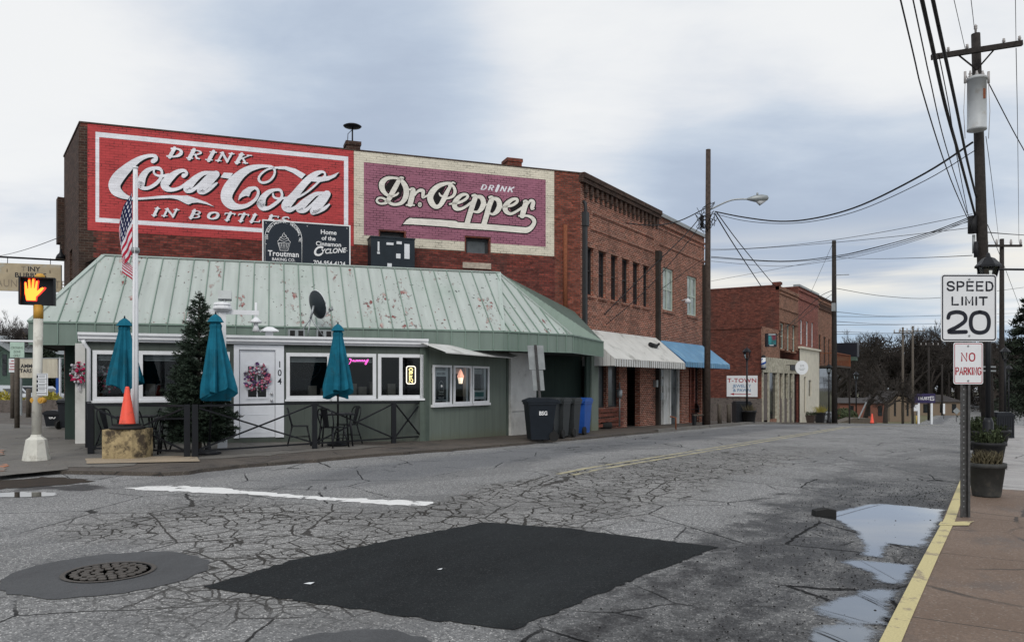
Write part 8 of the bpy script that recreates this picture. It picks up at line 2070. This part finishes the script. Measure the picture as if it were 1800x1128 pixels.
# bank sign
D = 112; a = at(1608, 707.5, D); fq = Fr((a.x, a.y), (CY, SY)); ub = fq.u_at(1643); zf = lambda y: EYE+(HOR-y)/F*D
tt = thing('bank_sign', 'purple bank sign with white lettering on two posts far down the street', 'sign', fq.p(ub/2, gz(a.y), 0))
mb = MB(); mb.fbox(fq, 0, ub, zf(708), zf(691.5), -.15, .15); bp = mb.build('panel', MAT['sign_purple'], tt, bevel=.1)
mb = MB(); text(mb, 'TRUIST', fq.mat(ub*.42, zf(702.3), .156), .42, .012, xs=.9); x0 = ub*.84
for q in ((x0-.3, x0-.22, -.3, .3), (x0-.2, x0+.3, .22, .3), (x0-.2, x0+.3, -.3, -.22), (x0+.22, x0+.3, -.2, .05), (x0-.1, x0+.15, -.03, .04)): mb.fbox(fq, q[0], q[1], zf(700)+q[2], zf(700)+q[3], .151, .157)
mb.build('lettering', MAT['letter_white'], bp)
for x in (.15, .8):
    mb = MB(); mb.fbox(fq, ub*x, ub*x+.25, gz(a.y)-.3, zf(708), -.1, .1); mb.build('post', MAT['sign_white'], tt)
def far_sign(px, y0, y1, yb, D, w, mat, label, diamond=False):
    q = ray(px)*D; z = lambda y: EYE+(HOR-y)/F*D; p = V((q.x, q.y, gz(q.y)-.2)); tt = thing('road_sign', label, 'sign', p); fq = Fr((p.x, p.y), (CY, SY)); mb = MB(); mb.tube([p, V((p.x, p.y, z(y0)))], .05, 6); mb.build('post', MAT['post_steel'], tt)
    mb = MB(); c = (z(y0)+z(y1))/2; h = abs(z(y0)-z(y1))/2
    mb.prism([(w, 0), (0, h), (-w, 0), (0, -h)] if diamond else [(-w, -h), (w, -h), (w, h), (-w, h)], .06, .09, fq.mat(0, c, 0)); mb.build('plate', MAT[mat], tt)
far_sign(1681, 716, 728, 740, 125, .6, 'sign_back', 'grey diamond road sign far down the street', True); far_sign(1611, 711, 722, 744, 100, .38, 'sign_white', 'small white rectangular road sign below the bank sign')
far_sign(1659, 709, 727, 744, 135, .18, 'sign_white', 'narrow white sign left of the diamond sign')
q = gpt(1533, 742); q = ray(1533)*78; q.z = gz(q.y)+.02; cone(q, 1.0, 'orange traffic cone far down the street beside the loading ramp')
# loading ramp / low wedge walls and a post by the side street
q = ray(1512)*80; tt = thing('loading_ramp', 'low grey wedge ramp beside the far orange cone', 'ramp', (q.x, q.y, gz(q.y))); z = gz(q.y); fq = Fr((q.x, q.y), (CY, SY))
mb = MB(); mb.prism([(-2.4, 0), (1.8, 0), (1.1, .5), (-.6, .55)], -2, 0, MX(((fq.u.x, 0, fq.w.x, q.x), (fq.u.y, 0, fq.w.y, q.y), (0, 1, 0, z), (0, 0, 0, 1)))); mb.build('wedge', MAT['wood_grey'], tt)
mb = MB(); mb.bar(fq.p(-.2, z+.5, .1), fq.p(.6, z+2.2, .1), .12, .1); mb.build('barrier_arm', MAT['sign_back'], tt)
q = ray(1605)*99; tt = thing('marker_post', 'yellow marker post at the foot of the right twin pole', 'post', (q.x, q.y, gz(q.y))); MB().tube([(q.x+.4, q.y, gz(q.y)), (q.x+.4, q.y, gz(q.y)+1.1)], .09, 8).build('shaft', MAT['yellow_pole'], tt)
for px, D, r, lb in ((1482, 84, 1.0, 'round clipped bush nearest the third pole'), (1493, 86, .9, 'round clipped bush by the far lamp')):
    q = ray(px)*D; tt = thing('clipped_bush', lb, 'bush', (q.x, q.y, gz(q.y))); mb = MB(); rn = random.Random(px)
    for i in range(900):
        d1 = V((rn.gauss(0, 1), rn.gauss(0, 1), rn.gauss(0, 1))).normalized(); c_ = V((q.x, q.y, gz(q.y)+r*.8))+V((d1.x*r, d1.y*r, d1.z*r*.85))*rn.uniform(.8, 1); e1 = V((rn.uniform(-1, 1), rn.uniform(-1, 1), rn.uniform(-1, 1))).normalized()*.13; e2 = e1.cross(d1).normalized()*.07; mb.poly([c_-e1, c_-e2, c_+e1, c_+e2])
    mb.build('leaves', MAT['shrub_leaf'], tt)
def car(px, D, label, zb=None, rz=0.0, scale=1.0):
    q = ray(px)*D; tt = thing('parked_car', label, 'car', (0, 0, 0))
    prof = [(-2.1, .35), (2.1, .35), (2.15, .75), (1.1, .92), (.5, 1.42), (-1.1, 1.45), (-1.75, .98), (-2.15, .9)]
    M = MX(((1, 0, 0, 0), (0, 0, 1, 0), (0, 1, 0, 0), (0, 0, 0, 1)))
    MB().prism(prof, -.85, .85, M).build('body', MAT['car_paint'], tt, bevel=.08)
    mb = MB(); mb.prism([(.95, .95), (.45, 1.36), (-1.0, 1.38), (-1.5, 1.0)], -.862, .862, M); mb.poly([(1.08, -.7, .95), (1.08, .7, .95), (.54, .62, 1.38), (.54, -.62, 1.38)]); mb.build('window', MAT['dark_pane'], tt)
    for x in (-1.35, 1.35):
        for y in (-.86, .7): MB().tube([(x, y, .33), (x, y+.16, .33)], .33, 16).build('wheel', MAT['rubber'], tt)
    for y in (-.6, .6): MB().box((2.1, y-.15, .62), (2.16, y+.15, .74)).build('headlight', MAT['sign_white'], tt)
    place(tt, (q.x, q.y, gz(q.y)+.01 if zb is None else zb), rz, scale); return tt
car(1749.5, 116, 'pale car driving far down the street beside the right lamps', None, R(-90))
o = car(3, 47, 'silver car parked at the far left edge behind the posts', gz(20)+.06, R(20)); 
q = ray(62)*50; car(68, 56, 'pale car half hidden behind the letter board', gz(24)+.06, R(30))
# low hedge bank at the far left
for px, D, w, lb in ((8, 43, 1.3, 'yellow-green shrub at the far left edge below the silver car'), (88, 43, .8, 'small yellow-green shrub left of the blue post')):
    q = ray(px)*D; tt = thing('shrub', lb, 'shrub', (q.x, q.y, gz(q.y)+.06)); mb = MB(); rn = random.Random(px+1)
    for i in range(700):
        d1 = V((rn.gauss(0, 1), rn.gauss(0, 1), abs(rn.gauss(0, 1)))).normalized(); c_ = V((q.x, q.y, gz(q.y)+.25))+V((d1.x*w, d1.y*w, d1.z*.95))*rn.uniform(.6, 1); e1 = V((rn.uniform(-1, 1), rn.uniform(-1, 1), rn.uniform(0, 1.5))).normalized()*.16; e2 = e1.cross(V((rn.random(), rn.random(), .2))).normalized()*.05; mb.poly([c_-e1, c_-e2, c_+e1, c_+e2])
    mb.build('leaves', MAT['yellow_shrub'], tt)
p = gpt(40, 722, .06); fq = Fr((ray(-40)*41.5).to_tuple()[:2], (CY, SY)); tt = thing('low_wall', 'low dark planting wall behind the posts at the far left', 'wall', fq.p(2, gz(20), 0))
mb = MB(); mb.fbox(fq, 0, fq.u_at(106), gz(22)-.2, gz(22)+.75, -.5, 0); mb.build('wall_body', MAT['stone_dark'], tt)
